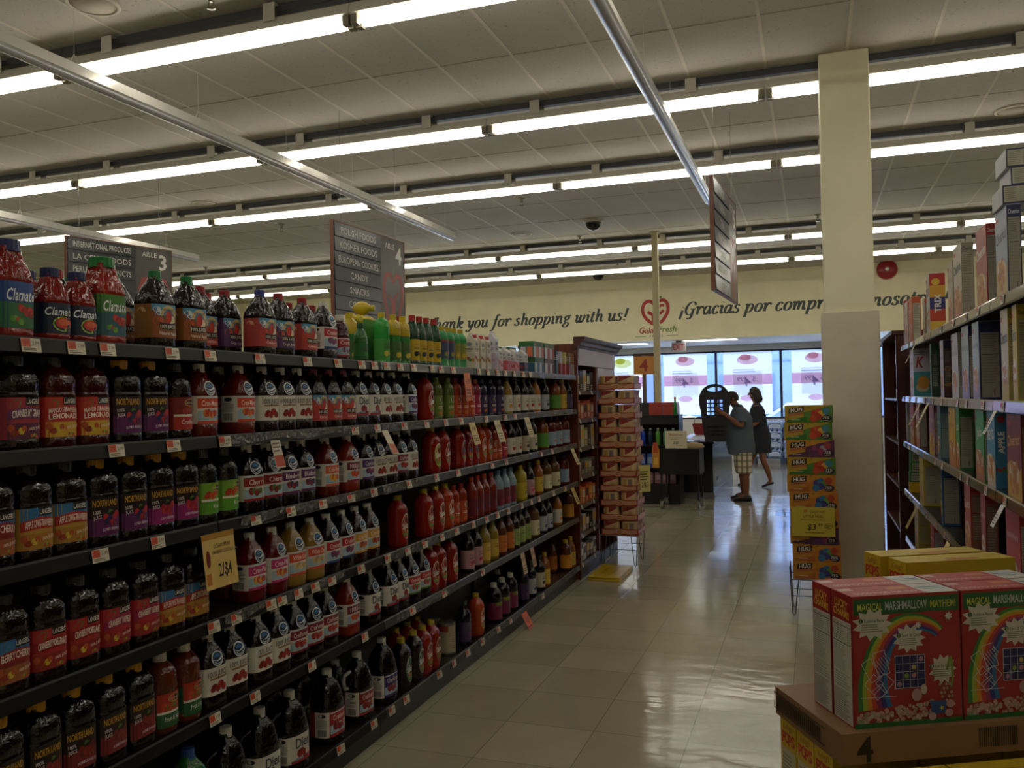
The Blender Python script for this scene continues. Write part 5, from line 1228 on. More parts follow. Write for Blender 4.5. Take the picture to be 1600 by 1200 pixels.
# ================================================================ RIGHT GONDOLA with cereal
GX = .66
RLIP = [1.975, 1.585, 1.235, .862, .50, .12]
RY0, RY1 = 2.55, 7.30
ry = [RY0, 3.74, 4.93, 6.12, RY1]
for i in range(4):
    y0, y1 = ry[i] + .002, ry[i + 1] - .002; L = y1 - y0
    t = thing('cereal_shelving', 'black metal cereal shelving bay, %s of four on the right side of the aisle' % SNAME[i if i < 3 else 4], 'shelving', (GX, y0, 0), 0, 'cereal shelving bays')
    obj('back_panel', MB().box(.53, 0, 0, .56, L, 1.98, SHELFBLK), t)
    for yy in (0.0, L - .03): obj('upright', MB().box(.505, yy, 0, .53, yy + .03, 1.95, SHELFBLK), t)
    obj('kick_plate', MB().box(.03, 0, 0, .53, L, .085, BLACK), t)
    for k, z in enumerate(RLIP):
        so = obj('shelf', MB().box(.014, 0, z - .013, .504, L, z + .012, SHELFBLK), t)
        r = MB(); r.loft([[(.014, yy, z + .018), (.004, yy, z + .020), (0, yy, z + .014), (-.004, yy, z - .022), (.002, yy, z - .027), (.014, yy, z - .024)] for yy in (.001, L - .001)], mat('#2c2c2e', .14, .1, .8), smooth=False)
        obj('price_rail', r, so)
tagm = MB(); tagm.box(-.0012, -.028, -.017, 0, .028, .017, paper('#c9c4b6')); Art().rect(-.025, -.002, .0, .015, OR, 1).small(.003, -.012, .025, .012, 3, '#4a4640', 1, 2).put(tagm, plane_fn((-.0016, 0, 0), (0, -1, 0), (0, 0, 1), (-1, 0, 0)))
ME_RTAG = tagm.mesh('price_tag')
rsn = ['top', 'second', 'third', 'fourth']
for k in range(4):
    for i, yy in enumerate((3.5, 3.98, 4.3, 4.62, 5.1, 5.5, 5.85, 6.35, 6.75, 7.1)):
        o = link('price_tag', ME_RTAG, None, (GX - .004, yy + .06 * math.sin(3 * i + k), RLIP[k] - .004)); o.rotation_euler = (0, .1, 0)
        tag(o, 'white and orange price tag, %s from near end, %s cereal shelf edge' % (ORD[i + 1], rsn[k]), 'price tag', 'price tags on the %s cereal shelf edge' % rsn[k])
def rhang(u, k, w, h, base, label):
    y = min(on_x(u, 640, GX - .008).y, RY1 - .08); mb = MB(); mb.box(0, -w / 2, -h, .0012, w / 2, 0, paper(base)); Art().small(-w * .4, -h * .4, w * .4, h * .1, 4, '#6a5a3a', 1, 6).put(mb, plane_fn((-.0006, 0, -h / 2), (0, -1, 0), (0, 0, 1), (-1, 0, 0)))
    o = obj('sale_tag', mb, None, (GX - .0065, y, RLIP[k] - .018)); o.rotation_euler = (0, .45, 0); tag(o, label, 'sale tag')
for u, k, w, h, c, l in [(1432, 0, .07, .14, '#cfc7ae', 'cream sale tag hanging from the far end of the top cereal shelf'), (1438, 1, .09, .16, '#c9b98a', 'yellow sale tag under the second cereal shelf, farther of the pair'), (1450, 1, .09, .16, '#cfc198', 'yellow sale tag under the second cereal shelf, nearer of the pair'),
                         (1555, 1, .05, .10, '#d2d2d4', 'clear plastic tag clipped below the second cereal shelf'), (1562, 2, .06, .09, '#cfcfd0', 'clear plastic tag clipped below the third cereal shelf'), (1428, 3, .10, .16, '#c4a868', 'yellow sale tag at the far end of the fourth cereal shelf'), (1476, 3, .11, .17, '#c9b27a', 'yellow sale tag hanging from the middle of the fourth cereal shelf')]:
    rhang(u, k, w, h, c, l)

def cereal_art_side(w, h, border, panel, head, hc, style=0):
    """narrow nutrition side panel of a box"""
    a = Art(); a.rect(-w / 2, -h / 2, w / 2, h / 2, border, 1, 1)
    if style == 2:
        for k, c in enumerate(('#a8241f', '#c9952a', '#2c2c6a', '#b03a24', '#c9a53a')): a.rect(-w / 2, h * (.5 - .2 * (k + 1)), w / 2, h * (.5 - .2 * k), c, 2, 1)
        a.text('TRIX', 0, 0, w * .42, '#e0ddd0', 4, h * .5, .02, rot=PI / 2); a.ell(-w * .1, h * .36, w * .28, h * .06, '#c9a53a', 3); return a
    a.rect(-w * .42, -h * .47, w * .42, h * .36, panel, 2, 1)
    if head: a.text(head, 0, h * .425, h * .05, hc, 3, w * .8, .006)
    a.rect(-w * .38, h * .33, w * .38, h * .337, '#2a2824', 3, 1); a.rect(-w * .38, h * .08, w * .38, h * .087, '#2a2824', 3, 1)
    a.small(-w * .36, h * .11, w * .36, h * .32, 9, '#77716a', 3, int(w * 1000)); a.small(-w * .36, -h * .30, w * .36, h * .06, 10, '#8a847a', 3, int(h * 1000)); a.bars(-w * .2, -h * .45, w * .2, -h * .36)
    return a
def cereal_art_front(w, h, base, word, wc, cols, low=None, seed=1):
    a = Art()
    if low: a.strip([(-w / 2 + w * i / 8, -h / 2) for i in range(9)], [(-w / 2 + w * i / 8, -h * .12 + h * .06 * math.sin(i * .8)) for i in range(9)], low, 1)
    if word in ('Cheerios', 'TRIX', 'APPLE JACKS', 'Jacks'): a.text(word, 0, h * .2, h * .13, wc, 3, w * .86, .02, rot=.08)
    else: a.scrawl(-w * .4, w * .4, h * .2, h * .1, wc, 3, len(word))
    a.ell(0, -h * .2, w * .36, h * .14, '#d2ccbc', 2, 20); fruit(a, 0, -h * .17, w * .2, cols, 7, 3, seed); fruit(a, 0, -h * .3, w * .22, cols, 7, 3, seed + 1); a.ell(-w * .3, h * .4, w * .12, h * .03, '#b02a2a', 3)
    return a
# u0 far end of the front, u1 near front corner, u2 end of the near side panel; v = top; k shelf; bright second-shelf fronts hold window glare in their colour
CER = [
 (0, 1397, 1402, 1412, 480, '#a02a24', '#a9a498', 'K', '#e0d8cc', '#a8302a', 'K', '#d8d2c8', None, 'narrow red bordered cereal box, farthest on the top cereal shelf', 0),
 (0, 1414, 1422, 1428, 466, '#a8301f', '#b0a898', '', '#fff', '#c9c2b4', 'Flakes', '#a8301f', None, 'pale cereal box with thin red side beside the orange one', 0),
 (0, 1424, 1429, 1443, 459, '#b8501f', '#aaa494', '', '#fff', '#c96a2a', 'Wheat', '#e0d8c8', None, 'orange bordered cereal box on the top cereal shelf', 0),
 (0, 1446, 1449, 1454, 462, '#a83a2a', '#8a9a86', '', '#fff', '#b8b2a4', 'Bran', '#3a5a3a', None, 'thin green and red cereal box left of the multicoloured one', 0),
 (0, 1452, 1457, 1482, 417, '#a8301f', '#b0a898', '', '#fff', '#c9c6c0', 'TRIX', '#8e2a6a', None, 'multicoloured cereal box with red, yellow and blue side panel', 2),
 (0, 1486, 1494, 1499, 400, '#b0a894', '#a89f8c', '', '#fff', '#b8ae94', 'Oats', '#8e6a2a', '#b88a5a', 'tall beige cereal box with worn front beside the cream one', 0),
 (0, 1495, 1508, 1528, 371, '#8a8478', '#9c9484', 'Cheerios', '#2a2a2c', '#c4bca8', 'Cheerios', '#2a2a2c', '#b87a4a', 'cream cereal box with grey side panel on the top cereal shelf', 0),
 (0, 1529, 1548, 1563, 341, '#8e2420', '#8f8a7c', 'Cheerios', '#d8d0c0', '#a8483a', 'Cheerios', '#dcd2c4', '#b8863a', 'red cereal box with grey side panel on the top cereal shelf', 0),
 (0, 1563, 1581, 1604, 310, '#23264f', '#948e80', 'Cheerios', '#d8d8dc', '#9aa6b8', 'Cheerios', '#23264f', '#c4a86a', 'tall blue and white cereal box nearest on the top cereal shelf', 0),
 (1, 1421, 1429, 1456, 541, '#a9a498', '#b0aca0', '', '#fff', '#c4bfd0', 'Special', '#a8242a', None, 'white and teal cereal box with red letter on the second shelf', 3),
 (1, 1456, 1457, 1468, 536, '#23402f', '#2f4a3a', '', '#fff', '#2f5a44', 'Granola', '#c9c4b0', None, 'dark green cereal box on the second cereal shelf', 0),
 (1, 1471, 1476, 1488, 530, '#23203f', '#5a3a34', '', '#fff', '#b8b4c4', 'Raisin', '#3a2a6a', None, 'dark purple cereal box on the second cereal shelf', 4),
 (1, 1489, 1499, 1504, 518, '#8a8478', '#a39c8e', '', '#fff', '#b4b0b4', 'Crunch', '#4a4a6a', None, 'grey white cereal box, third from the beige one on second shelf', 0),
 (1, 1505, 1516, 1521, 505, '#23285a', '#a8a294', '', '#fff', '#a8b4b0', 'Flakes', '#23285a', '#8a7ab0', 'pale blue cereal box with navy edge, farther of the two', 0),
 (1, 1522, 1532, 1567, 500, '#23285a', '#a0988a', '', '#fff', '#a8b8c0', 'Frosted', '#23285a', '#9a8ab4', 'cereal box with broad beige back panel turned toward the aisle end', 0),
 (1, 1567, 1578, 1592, 472, '#b8a33a', '#a39a6a', 'Cheerios', '#2a2a22', '#c4bca4', 'Cheerios', '#2a2a22', '#b8a23a', 'yellow edged cereal box on the second shelf, farther of two', 0),
 (1, 1585, 1592, 1612, 462, '#b8a33a', '#a09668', 'Cheerios', '#2a2a22', '#c9b44a', 'Cheerios', '#2a2a22', '#b8a23a', 'yellow edged cereal box nearest on the second shelf', 0),
 (2, 1402, 1406, 1420, 627, '#8a8478', '#a09a8c', '', '#fff', '#a09a8c', 'Oats', '#6a2a24', None, 'beige cereal box farthest on the third cereal shelf', 0),
 (2, 1420, 1427, 1434, 628, '#9c4a34', '#a8703a', '', '#fff', '#a8342c', 'Crisp', '#d8c8b0', '#c9a03a', 'red and orange cereal box near the far end, third shelf', 4),
 (2, 1431, 1436, 1448, 629, '#5f3a34', '#9a9488', '', '#fff', '#a87064', 'Puffs', '#d8d0c4', None, 'grey panelled cereal box with maroon edge on the third shelf', 0),
 (2, 1451, 1459, 1467, 632, '#7a3a5c', '#a88a90', '', '#fff', '#a87aa0', 'Berry', '#e0d8c8', '#c9b83a', 'violet and yellow cereal box on the third cereal shelf', 4),
 (2, 1464, 1469, 1477, 628, '#3a6a7a', '#7a9aa0', '', '#fff', '#4a7a8a', 'Corn', '#d8d0a0', None, 'teal cereal box behind the yellow honey one, third shelf', 0),
 (2, 1476, 1492, 1497, 625, '#c49a2a', '#c4a03a', '', '#fff', '#c9a42f', 'Honey', '#a8342a', '#b8742a', 'yellow cereal box with red lettering on the third shelf', 0),
 (2, 1493, 1498, 1520, 627, '#2a7a2f', '#a09a8a', 'JACKS', '#1c3a1c', '#2f8a34', 'Jacks', '#e0e0d0', '#a8643a', 'green cereal box with beige side panel, third shelf', 0),
 (2, 1523, 1536, 1541, 627, '#2a7a2f', '#a09a8a', '', '#fff', '#3f9a5a', 'Jacks', '#e0e0d0', '#a8643a', 'second green cereal box, partly behind the sky blue one', 0),
 (2, 1541, 1553, 1567, 627, '#3a6f96', '#4a86a8', 'APPLE', '#e6e2d8', '#4a8ab0', 'APPLE JACKS', '#ece8dc', '#c9b8a0', 'sky blue cereal box with white lettering on the third shelf', 5),
 (2, 1567, 1594, 1612, 640, '#6a1f1c', '#8a5a2a', '', '#fff', '#7a2420', 'Cheerios', '#d0a040', '#c49a3a', 'maroon and gold cereal box nearest on the third shelf', 0),
 (3, 1428, 1440, 1468, 716, '#b8a43a', '#a29c84', '', '#fff', '#b8ac5a', 'Kix', '#a8342c', None, 'yellow bordered cereal box with beige side on the fourth shelf', 0),
 (3, 1467, 1469, 1497, 733, '#2a4f7a', '#979284', '', '#fff', '#2f5a8a', 'Rice', '#d8d8d0', None, 'blue bordered cereal box with beige side on the fourth shelf', 0),
 (3, 1503, 1512, 1534, 753, '#a8342a', '#8a5a48', 'Cheerios', '#3a201c', '#a8443a', 'Cheerios', '#d8c8b8', '#b8763a', 'brick red cereal box with brown side on the fourth shelf', 0),
 (3, 1528, 1535, 1555, 760, '#8a2a24', '#7a5548', '', '#fff', '#94342c', 'Oats', '#d8c8b8', None, 'brown sided cereal box next to the brick red one, fourth shelf', 0),
 (3, 1556, 1588, 1612, 790, '#a82a28', '#aaa294', '', '#fff', '#b03a36', 'Frosted', '#e2dccc', '#c9bfae', 'large red and white cereal box nearest on the fourth shelf', 0),
 (4, 1424, 1430, 1449, 800, '#a8903a', '#9a8a4a', '', '#fff', '#b09a3f', 'Corn', '#8a2a24', None, 'mustard yellow cereal box on the fifth cereal shelf', 0),
 (4, 1449, 1454, 1470, 815, '#9a2a28', '#8f8a80', '', '#fff', '#9a2a28', 'Bran', '#d8d0c0', None, 'grey sided cereal box with red edge on the fifth shelf', 0),
]
for k in range(5):
    rows = sorted([c for c in CER if c[0] == k], key=lambda c: -c[2]); lasty = None
    for c in rows:
        _, u0, u1, u2, v, bord, pan, head, hc, fc, word, wc, low, lab, style = c
        fx = GX + .022; y1 = min(y_at(u1, fx), RY1 - .09); y2 = min(y_at(u0, fx), RY1 - .01); T = on_y(u2, 640, y1).x - fx; T = max(.045, min(.11, T))
        if lasty is not None and y1 < lasty + .004: y1 = lasty + .004
        W = max(.06, min(.23, y2 - y1)); z0 = RLIP[k] + .0125
        zt = on_x(u1, v, fx).z if k != 4 else z0 + .3
        H = max(.24, min(.37, zt - z0)); H = min(H, (RLIP[k - 1] - .03 - z0) if k else .42)
        lasty = y1 + W
        sideA = cereal_art_side(T * .98, H * .98, bord, pan, head, hc, 2 if style == 2 else 0)
        if style == 3:
            sideA = Art(); sideA.rect(-T / 2, -H / 2, T / 2, H * .02, '#4a98a0', 1, 1); sideA.text('K', -T * .12, H * .22, H * .22, '#a8242a', 2, T * .5, .02, .25); sideA.ell(.008, -H * .2, T * .36, H * .13, '#c98f3a', 2); sideA.ell(.0, -H * .3, T * .4, H * .10, '#b8a888', 1); sideA.small(-T * .4, H * .36, T * .3, H * .44, 2, '#6a9aa0', 1)
        if style == 4: fruit(sideA, 0, 0, T * .3, ['#b0652a', '#8a7a2a', '#7a3a5a'], 5, 4, 3); fruit(sideA, 0, -H * .25, T * .3, ['#b0652a', '#8a7a2a', '#a83a2a'], 5, 4, 4)
        if style == 5: sideA = Art(); sideA.rect(-T / 2, -H / 2, T / 2, H / 2, '#3a7aa0', 1, 1); sideA.text('APPLE', 0, H * .1, T * .5, '#ece8dc', 2, H * .36, .03, rot=PI / 2); fruit(sideA, 0, -H * .25, T * .3, ['#a8342a', '#3f8a3a'], 6, 2, 3); sideA.ell(0, H * .4, T * .3, H * .05, '#b02a2a', 2)
        mb = box_body(W, T, H, fc, [('front', cereal_art_front(W * .98, H * .98, fc, word, wc, ['#b8742a', '#a8642a', '#c98f3a'], low, k))], None)
        # the side turned to the camera is the box's -Y side in the store; the box itself faces -X
        sideA.put(mb, plane_fn((0, W / 2 + .0006, H / 2), (-1, 0, 0), (0, 0, 1), (0, 1, 0)))
        tag(obj('cereal_box', mb, None, (fx + T / 2, y1 + W / 2, z0), PI), lab, 'cereal box', 'cereal boxes on the %s cereal shelf' % ['top', 'second', 'third', 'fourth', 'fifth'][k])
# three cereal boxes laid flat on top of the nearest tall one
fx = GX + .01
zt = RLIP[0] + .0125 + min(.42, max(.24, min(.37, on_x(1581, 310, GX + .022).z - RLIP[0] - .0125)))
for i in range(3):
    W, T, H = .19, .30, .068
    a = Art(); a.rect(-W / 2, -H / 2, W / 2, H / 2, '#b4b4bc', 1, 1)
    mb = box_body(W, T, H, '#c4c4cc', [('front', a)])
    s_ = Art(); s_.rect(-T / 2, -H / 2, T / 2, H / 2, '#23264f', 1, 1); s_.rect(-T * .5 + .004, -H * .42, T * .16, H * .42, '#a8a48e', 2, 1); s_.text('Cheerios', T * .33, 0, H * .5, '#dcdce0', 3, H * .8, .006, rot=PI / 2)
    for q in range(4): s_.small(-T * .47 + T * .15 * q, -H * .36, -T * .47 + T * .15 * q + T * .13, H * .36, 7, '#8a8678', 3, q)
    s_.put(mb, plane_fn((0, W / 2 + .0006, H / 2), (-1, 0, 0), (0, 0, 1), (0, 1, 0)))
    yb = y_at(1581, GX + .022)
    tag(obj('cereal_box', mb, None, (GX + .012 + T / 2 + [.03, .05, .0][2 - i] * .6, yb + W / 2 + .0 + .01 * i, zt + .0008 + i * (H + .0008)), PI), 'navy headed cereal box lying flat, %s of three stacked on the tall box' % ['lowest', 'middle', 'topmost'][i], 'cereal box', 'cereal boxes laid flat on the top shelf')
# small green and white snack packs stacked at the far end of the fourth shelf
for i, (u0, u2, zz, c, nm) in enumerate([(1409, 1421, 0, '#c9a01f', 'yellow'), (1407, 1420, 1, '#2a7a34', 'green'), (1408, 1421, 2, '#2f8038', 'green'), (1410, 1424, 3, '#3a8a44', 'green')]):
    y1 = 7.12 + .02 * (i % 2); a = Art(); a.rect(-.05, -.03, .01, .032, '#a8a496' if c != '#c9a01f' else c, 1, 1); a.text('50c', .03, 0, .03, '#a8241f', 2, .05, .02) if c == '#c9a01f' else a.small(-.045, -.02, .008, .02, 3, '#6a6a60', 2, i)
    mb = box_body(.10, .12, .075, c, []); a.put(mb, plane_fn((0, .0506, .0375), (-1, 0, 0), (0, 0, 1), (0, 1, 0)))
    tag(obj('snack_box', mb, None, (GX + .075 + .004 * i, y1, RLIP[3] + .0125 + .0758 * zz), PI), 'small %s snack box, %s of four in a stack on the fourth cereal shelf' % (nm, ['lowest', 'second', 'third', 'topmost'][i]), 'snack box', 'snack boxes stacked on the fourth cereal shelf')
# dark cherry end cabinet beyond the cereal
t = thing('wooden_end_cabinet', 'dark cherry wood end cabinet behind the column, beyond the cereal', 'cabinet', (GX - .02, 7.50, 0))
obj('side_panel', MB().box(0, 0, 0, .60, .035, 2.10, M_DARKWOOD), t); obj('side_panel', MB().box(0, 1.40, 0, .60, 1.435, 2.10, M_DARKWOOD), t)
obj('back_panel', MB().box(.57, .036, 0, .60, 1.399, 2.10, M_DARKWOOD), t); obj('top_panel', MB().box(-.03, -.02, 2.10, .60, 1.46, 2.13, M_DARKWOOD), t)
for z in (.14, .5, .86, 1.22, 1.58): obj('shelf', MB().box(.01, .036, z - .02, .569, 1.399, z, M_DARKWOOD), t)
for i, z in enumerate((.30, .62, .95, 1.30, 1.62, 1.9)):
    o = obj('shelf_tag', MB().box(-.002, -.02, -.04, .0, .02, .04, paper('#c9c2b4')), None, (GX - .0205, 7.53, z)); tag(o, 'small white tag on the cabinet edge behind the column, %s from the floor' % ORD[i + 1], 'price tag', 'white tags on the right cabinet edge')

# ================================================================ FOREGROUND CEREAL DISPLAY (turned 28 degrees)
DA = math.radians(28); DO = Vector((.072, 2.10, .877)); DCx, DSx = math.cos(DA), math.sin(DA)
def dpos(x, y, z): return Vector((DO.x + x * DCx - y * DSx, DO.y + x * DSx + y * DCx, z))
def arc_band(a, pts_in, pts_out, c, l): a.strip(pts_in, pts_out, c, l)
def marsh_front(W, H):
    """back panel of the marshmallow cereal box: game board with a rainbow, no mascot"""
    a = Art(); a.rect(-W / 2, -H / 2, W / 2, H / 2, '#8c1c20', 1, 1)
    a.rect(-W / 2 + .004, H * .5 - .043, W / 2 - .002, H * .5 - .006, '#175226', 2, 1)
    y = H * .5 - .025
    a.text('MAGICAL', -W * .335, y, .0165, '#b3b04a', 4, W * .23, .012); a.text('MARSHMALLOW', W * .0, y + .001, .019, '#a9aaa6', 4, W * .39, .014); a.text('MAYHEM!', W * .345, y, .0165, '#b3b04a', 4, W * .24, .012)
    # rainbow: six bands sweeping from the lower left over to the right
    cen = [(-.095, -.11), (-.098, -.06), (-.090, -.01), (-.072, .035), (-.045, .068), (-.010, .088), (.03, .090), (.065, .078), (.085, .062)]
    cen = smooth(cen, 4); n = len(cen)
    cols = ['#2a6a2c', '#8a9a2c', '#b87a24', '#a83420', '#7a2450', '#28246a', '#1f5f8a']
    wid = [.085 - .058 * (i / (n - 1)) ** .8 for i in range(n)]
    nor = []
    for i in range(n):
        p, q = cen[max(i - 1, 0)], cen[min(i + 1, n - 1)]; dx, dy = q[0] - p[0], q[1] - p[1]; k = math.hypot(dx, dy); nor.append((dy / k, -dx / k))
    for b, c in enumerate(cols):
        t0, t1 = b / len(cols) - .35, (b + 1) / len(cols) - .35
        a.strip([(cen[i][0] + nor[i][0] * wid[i] * t1, cen[i][1] + nor[i][1] * wid[i] * t1) for i in range(n)], [(cen[i][0] + nor[i][0] * wid[i] * t0, cen[i][1] + nor[i][1] * wid[i] * t0) for i in range(n)], c, 2)
    # splat captions
    for (cx, cy, r, sx, tt, num) in ((-.085, .085, .034, 1.35, 'Rainbow Racer', '1'), (.005, .048, .030, 1.25, 'Sort It Out', '2'), (.088, -.028, .032, 1.0, 'Add the Charms', '3')):
        a.star(cx, cy, r * .78, r * 1.12, 11, '#b5b0a0', 3, sx); a.ell(cx - r * .85, cy + r * .25, .0055, .0055, '#1f4a2c', 4); a.text(num, cx - r * .85, cy + r * .25, .007, '#d8d4c4', 5)
        a.text(tt, cx + r * .15, cy + r * .25, .0075, '#1f3a2a', 4, r * 1.5, .006); a.small(cx - r * .8, cy - r * .55, cx + r * .8, cy + r * .05, 4, '#6a665c', 4, int(cx * 1000) + 200, .4)
    # number grid with four sweets in it
    gx, gy, gs = .006, -.028, .0185
    a.rect(gx - 2 * gs - .001, gy - 2 * gs - .001, gx + 2 * gs + .001, gy + 2 * gs + .001, '#a8a8b0', 3, 1)
    for i in range(4):
        for j in range(4): a.rect(gx + (i - 2) * gs + .0006, gy + (j - 2) * gs + .0006, gx + (i - 1) * gs - .0006, gy + (j - 1) * gs - .0006, '#151a4a', 4, 1)
    for i, j, c in ((3, 3, '#a87a94'), (2, 2, '#b09a5c'), (1, 1, '#6f8f3a'), (2, 1, '#b07a7a'), (0, 0, '#9a6f8f')): a.star(gx + (i - 1.5) * gs, gy + (j - 1.5) * gs, gs * .36, gs * .28, 6, c, 5)
    # white zig-zag race lines over the rainbow
    rnd = random.Random(5)
    W_ = '#b4b8b8'
    for (x, y, w, h, r) in ((-.092, -.02, .026, .05, .5), (-.066, -.005, .03, .055, .25), (-.085, -.052, .034, .034, .78), (-.058, -.05, .032, .032, .8), (-.072, -.07, .03, .024, .6)):
        c_, s_ = math.cos(r), math.sin(r); q = [(x + px * c_ - py * s_, y + px * s_ + py * c_) for px, py in ((-w / 2, -h / 2), (w / 2, -h / 2), (w / 2, h / 2), (-w / 2, h / 2), (-w / 2, -h / 2))]
        for u_, v_ in zip(q, q[1:]): a.line([u_, v_], .0013, W_, 4)
    for k in range(6): a.line([(-.085 + .006 * k, .0 + .003 * k), (-.062 + .004 * k, -.03 + .006 * k)], .0011, W_, 4)
    a.line([(-.118, -.082), (-.03, -.082)], .0013, W_, 4)
    # heap of sweets and cereal along the foot
    rnd = random.Random(11)
    for i in range(150):
        x = rnd.uniform(-W * .48, W * .22); t = (x + W * .48) / (W * .7); y = -H * .5 + .012 + rnd.uniform(0, .018 + .022 * t)
        a.star(x, y, rnd.uniform(.0035, .0055), rnd.uniform(.003, .005), 5, rnd.choice(['#9c7f6c', '#a38a74', '#8a6f5c', '#a87a72', '#b08f86', '#7a8a6a', '#a89a8a']), 3 + (i % 4))
    a.ell(.02, -.082, .013, .015, '#a07a7a', 8); a.ell(.038, -.07, .008, .012, '#a89a90', 8)
    for i in range(24): a.ell(.078 + .0085 * (i % 4) + .002 * (i // 4), -.062 - .0095 * (i // 4), .0036, .0036, ['#8a7a5a', '#7a3a34', '#9a8a6a'][i % 3], 8, 8)
    a.poly([(.052, -.098), (.094, -.10), (.09, -.128), (.058, -.13)], '#1f3f6f', 9); a.star(.082, -.116, .006, .003, 5, '#a89a3a', 10)
    for x, y in ((.104, -.108), (.058, -.134), (.1, -.128)): a.ell(x, y, .010, .009, '#a07a78', 9)
    a.rect(-W / 2, -H / 2, W / 2, -H / 2 + .011, '#1a5a28', 7, 1)
    a.star(.105, .095, .011, .006, 7, '#b5b0a4', 3); a.star(.028, .078, .009, .005, 7, '#b5b0a4', 3)
    a.line(smooth([(.098, -.03), (.108, -.0), (.112, -.04), (.108, -.07)]), .006, '#6a7a2c', 3)
    return a
def marsh_side(D, H):
    a = Art(); a.rect(-D / 2, -H / 2, D / 2, H / 2, '#931d1f', 1, 1)
    a.text('LUCKY', 0, H * .5 - .026, .019, '#c49a3a', 3, D * .66, .03, rot=-.06, arc=.003); a.text('CHARMS', 0, H * .5 - .047, .017, '#c49a3a', 3, D * .8, .03, rot=-.06, arc=.003)
    a.rect(-D * .47, -H * .49, D * .47, H * .5 - .063, '#b4b1a4', 2, 1)
    for yy in (.075, .035): a.rect(-D * .45, yy - .0008, D * .45, yy + .0008, '#1c1a18', 3, 1)
    a.small(-D * .43, .04, D * .2, .083, 9, '#6a675e', 3, 3, .3); a.small(D * .28, .04, D * .43, .083, 9, '#6a675e', 3, 4, .3)
    a.small(-D * .43, -.03, D * .2, .031, 13, '#807c72', 3, 5, .3); a.small(-D * .43, -.07, D * .43, -.035, 6, '#8a867c', 3, 6, .35); a.small(-D * .43, -.142, D * .43, -.075, 14, '#7a766c', 3, 7, .4)
    return a
def marsh_top(W, D):
    a = Art(); a.rect(-W / 2, -D / 2, W * .2, D / 2, '#96282c', 1, 1); a.rect(W * .2, -D / 2, W / 2, D / 2, '#a8aaa4', 1, 1)
    a.rect(-W * .48, D * .12, -W * .36, D * .34, '#b59a96', 2, 1); a.rect(-W * .05, D * .05, W * .14, D * .3, '#b0683a', 2, 1)
    a.rect(W * .22, D * .05, W * .46, D * .14, '#2f5a8a', 2, 1); a.rect(W * .26, -D * .12, W * .48, -D * .05, '#5f7f94', 2, 1)
    a.text('GOOD FOOD FOR YOU', -W * .14, -D * .25, D * .16, '#b8a79c', 2, W * .58, .014)
    return a
BW, BD, BH = .27, .088, .30
def flat_box(W, D, H, base, front, side, top):
    """box with its front facing -Y, foot at z=0, front-left-bottom corner at the origin"""
    mb = MB(); mb.bbox(0, 0, 0, W, D, H, paper(base), .0015)
    if front: front.put(mb, plane_fn((W / 2, -.0005, H / 2), (1, 0, 0), (0, 0, 1), (0, -1, 0)), paper, .00022)
    if side: side.put(mb, plane_fn((-.0005, D / 2, H / 2), (0, -1, 0), (0, 0, 1), (-1, 0, 0)), paper, .00022)
    if top: top.put(mb, plane_fn((W / 2, D / 2, H + .0005), (1, 0, 0), (0, 1, 0), (0, 0, 1)), paper, .00022)
    return mb
ME_MARSH = flat_box(BW, BD, BH, '#931d1f', marsh_front(BW, BH), marsh_side(BD * .97, BH), marsh_top(BW, BD)).mesh('cereal_box')
for i, (x, y, l) in enumerate([(0, 0, 'large red marshmallow cereal box, front left one on the cardboard tray'), (BW + .006, 0, 'large red marshmallow cereal box, front right one cut by the photo edge'),
                               (0, BD + .004, 'large red marshmallow cereal box, back left one behind the front pair'), (BW + .006, BD + .004, 'large red marshmallow cereal box, back right one behind the front pair')]):
    o = link('cereal_box', ME_MARSH, None, dpos(x, y, DO.z + .0006), DA); tag(o, l, 'cereal box', 'marshmallow cereal boxes on the tray')
KR = wall_mat('corrugated cardboard', '#7a5836', .08)
TW, TD = .60, .60
def tray(z, h, label, mark, w=TW, d=TD, ox=-.045, oy=-.024):
    t = thing('cardboard_tray', label, 'tray', dpos(ox, oy, z), DA)
    mb = MB(); mb.box(0, 0, h - .004, w, d, h, KR); mb.box(0, 0, 0, w, .004, h - .004, KR); mb.box(0, d - .004, 0, w, d, h - .004, KR); mb.box(0, .004, 0, .004, d - .004, h - .004, KR); mb.box(w - .004, .004, 0, w, d - .004, h - .004, KR)
    obj('tray', mb, t)
    if mark:
        a = Art(); a.text('4', .055, -.002, .056, '#15110c', 1, None, .02); a2 = Art(); a2.bars(.34, -.02, .44, .025, '#15110c', 1, 4, 18); m4 = MB(); a2.put(m4, plane_fn((0, -.0006, h / 2), (1, 0, 0), (0, 0, 1), (0, -1, 0))); obj('barcode_print', m4, t)
        m2 = MB(); a.put(m2, plane_fn((0, -.0006, h / 2), (1, 0, 0), (0, 0, 1), (0, -1, 0))); obj('stamped_number', m2, t)
        b = Art(); b.bars(-.13, -.016, .10, .016, '#15110c', 2, 6, 22); b.line([(-.145, -.02), (.115, -.02), (.115, .02), (-.145, .02), (-.145, -.02)], .003, '#15110c', 1)
        m3 = MB(); b.put(m3, plane_fn((-.0006, .19, h / 2), (0, -1, 0), (0, 0, 1), (-1, 0, 0))); obj('barcode_print', m3, t)
tray(DO.z - .070, .070, 'brown corrugated tray marked 4 under the red cereal boxes', True, .66, .33)
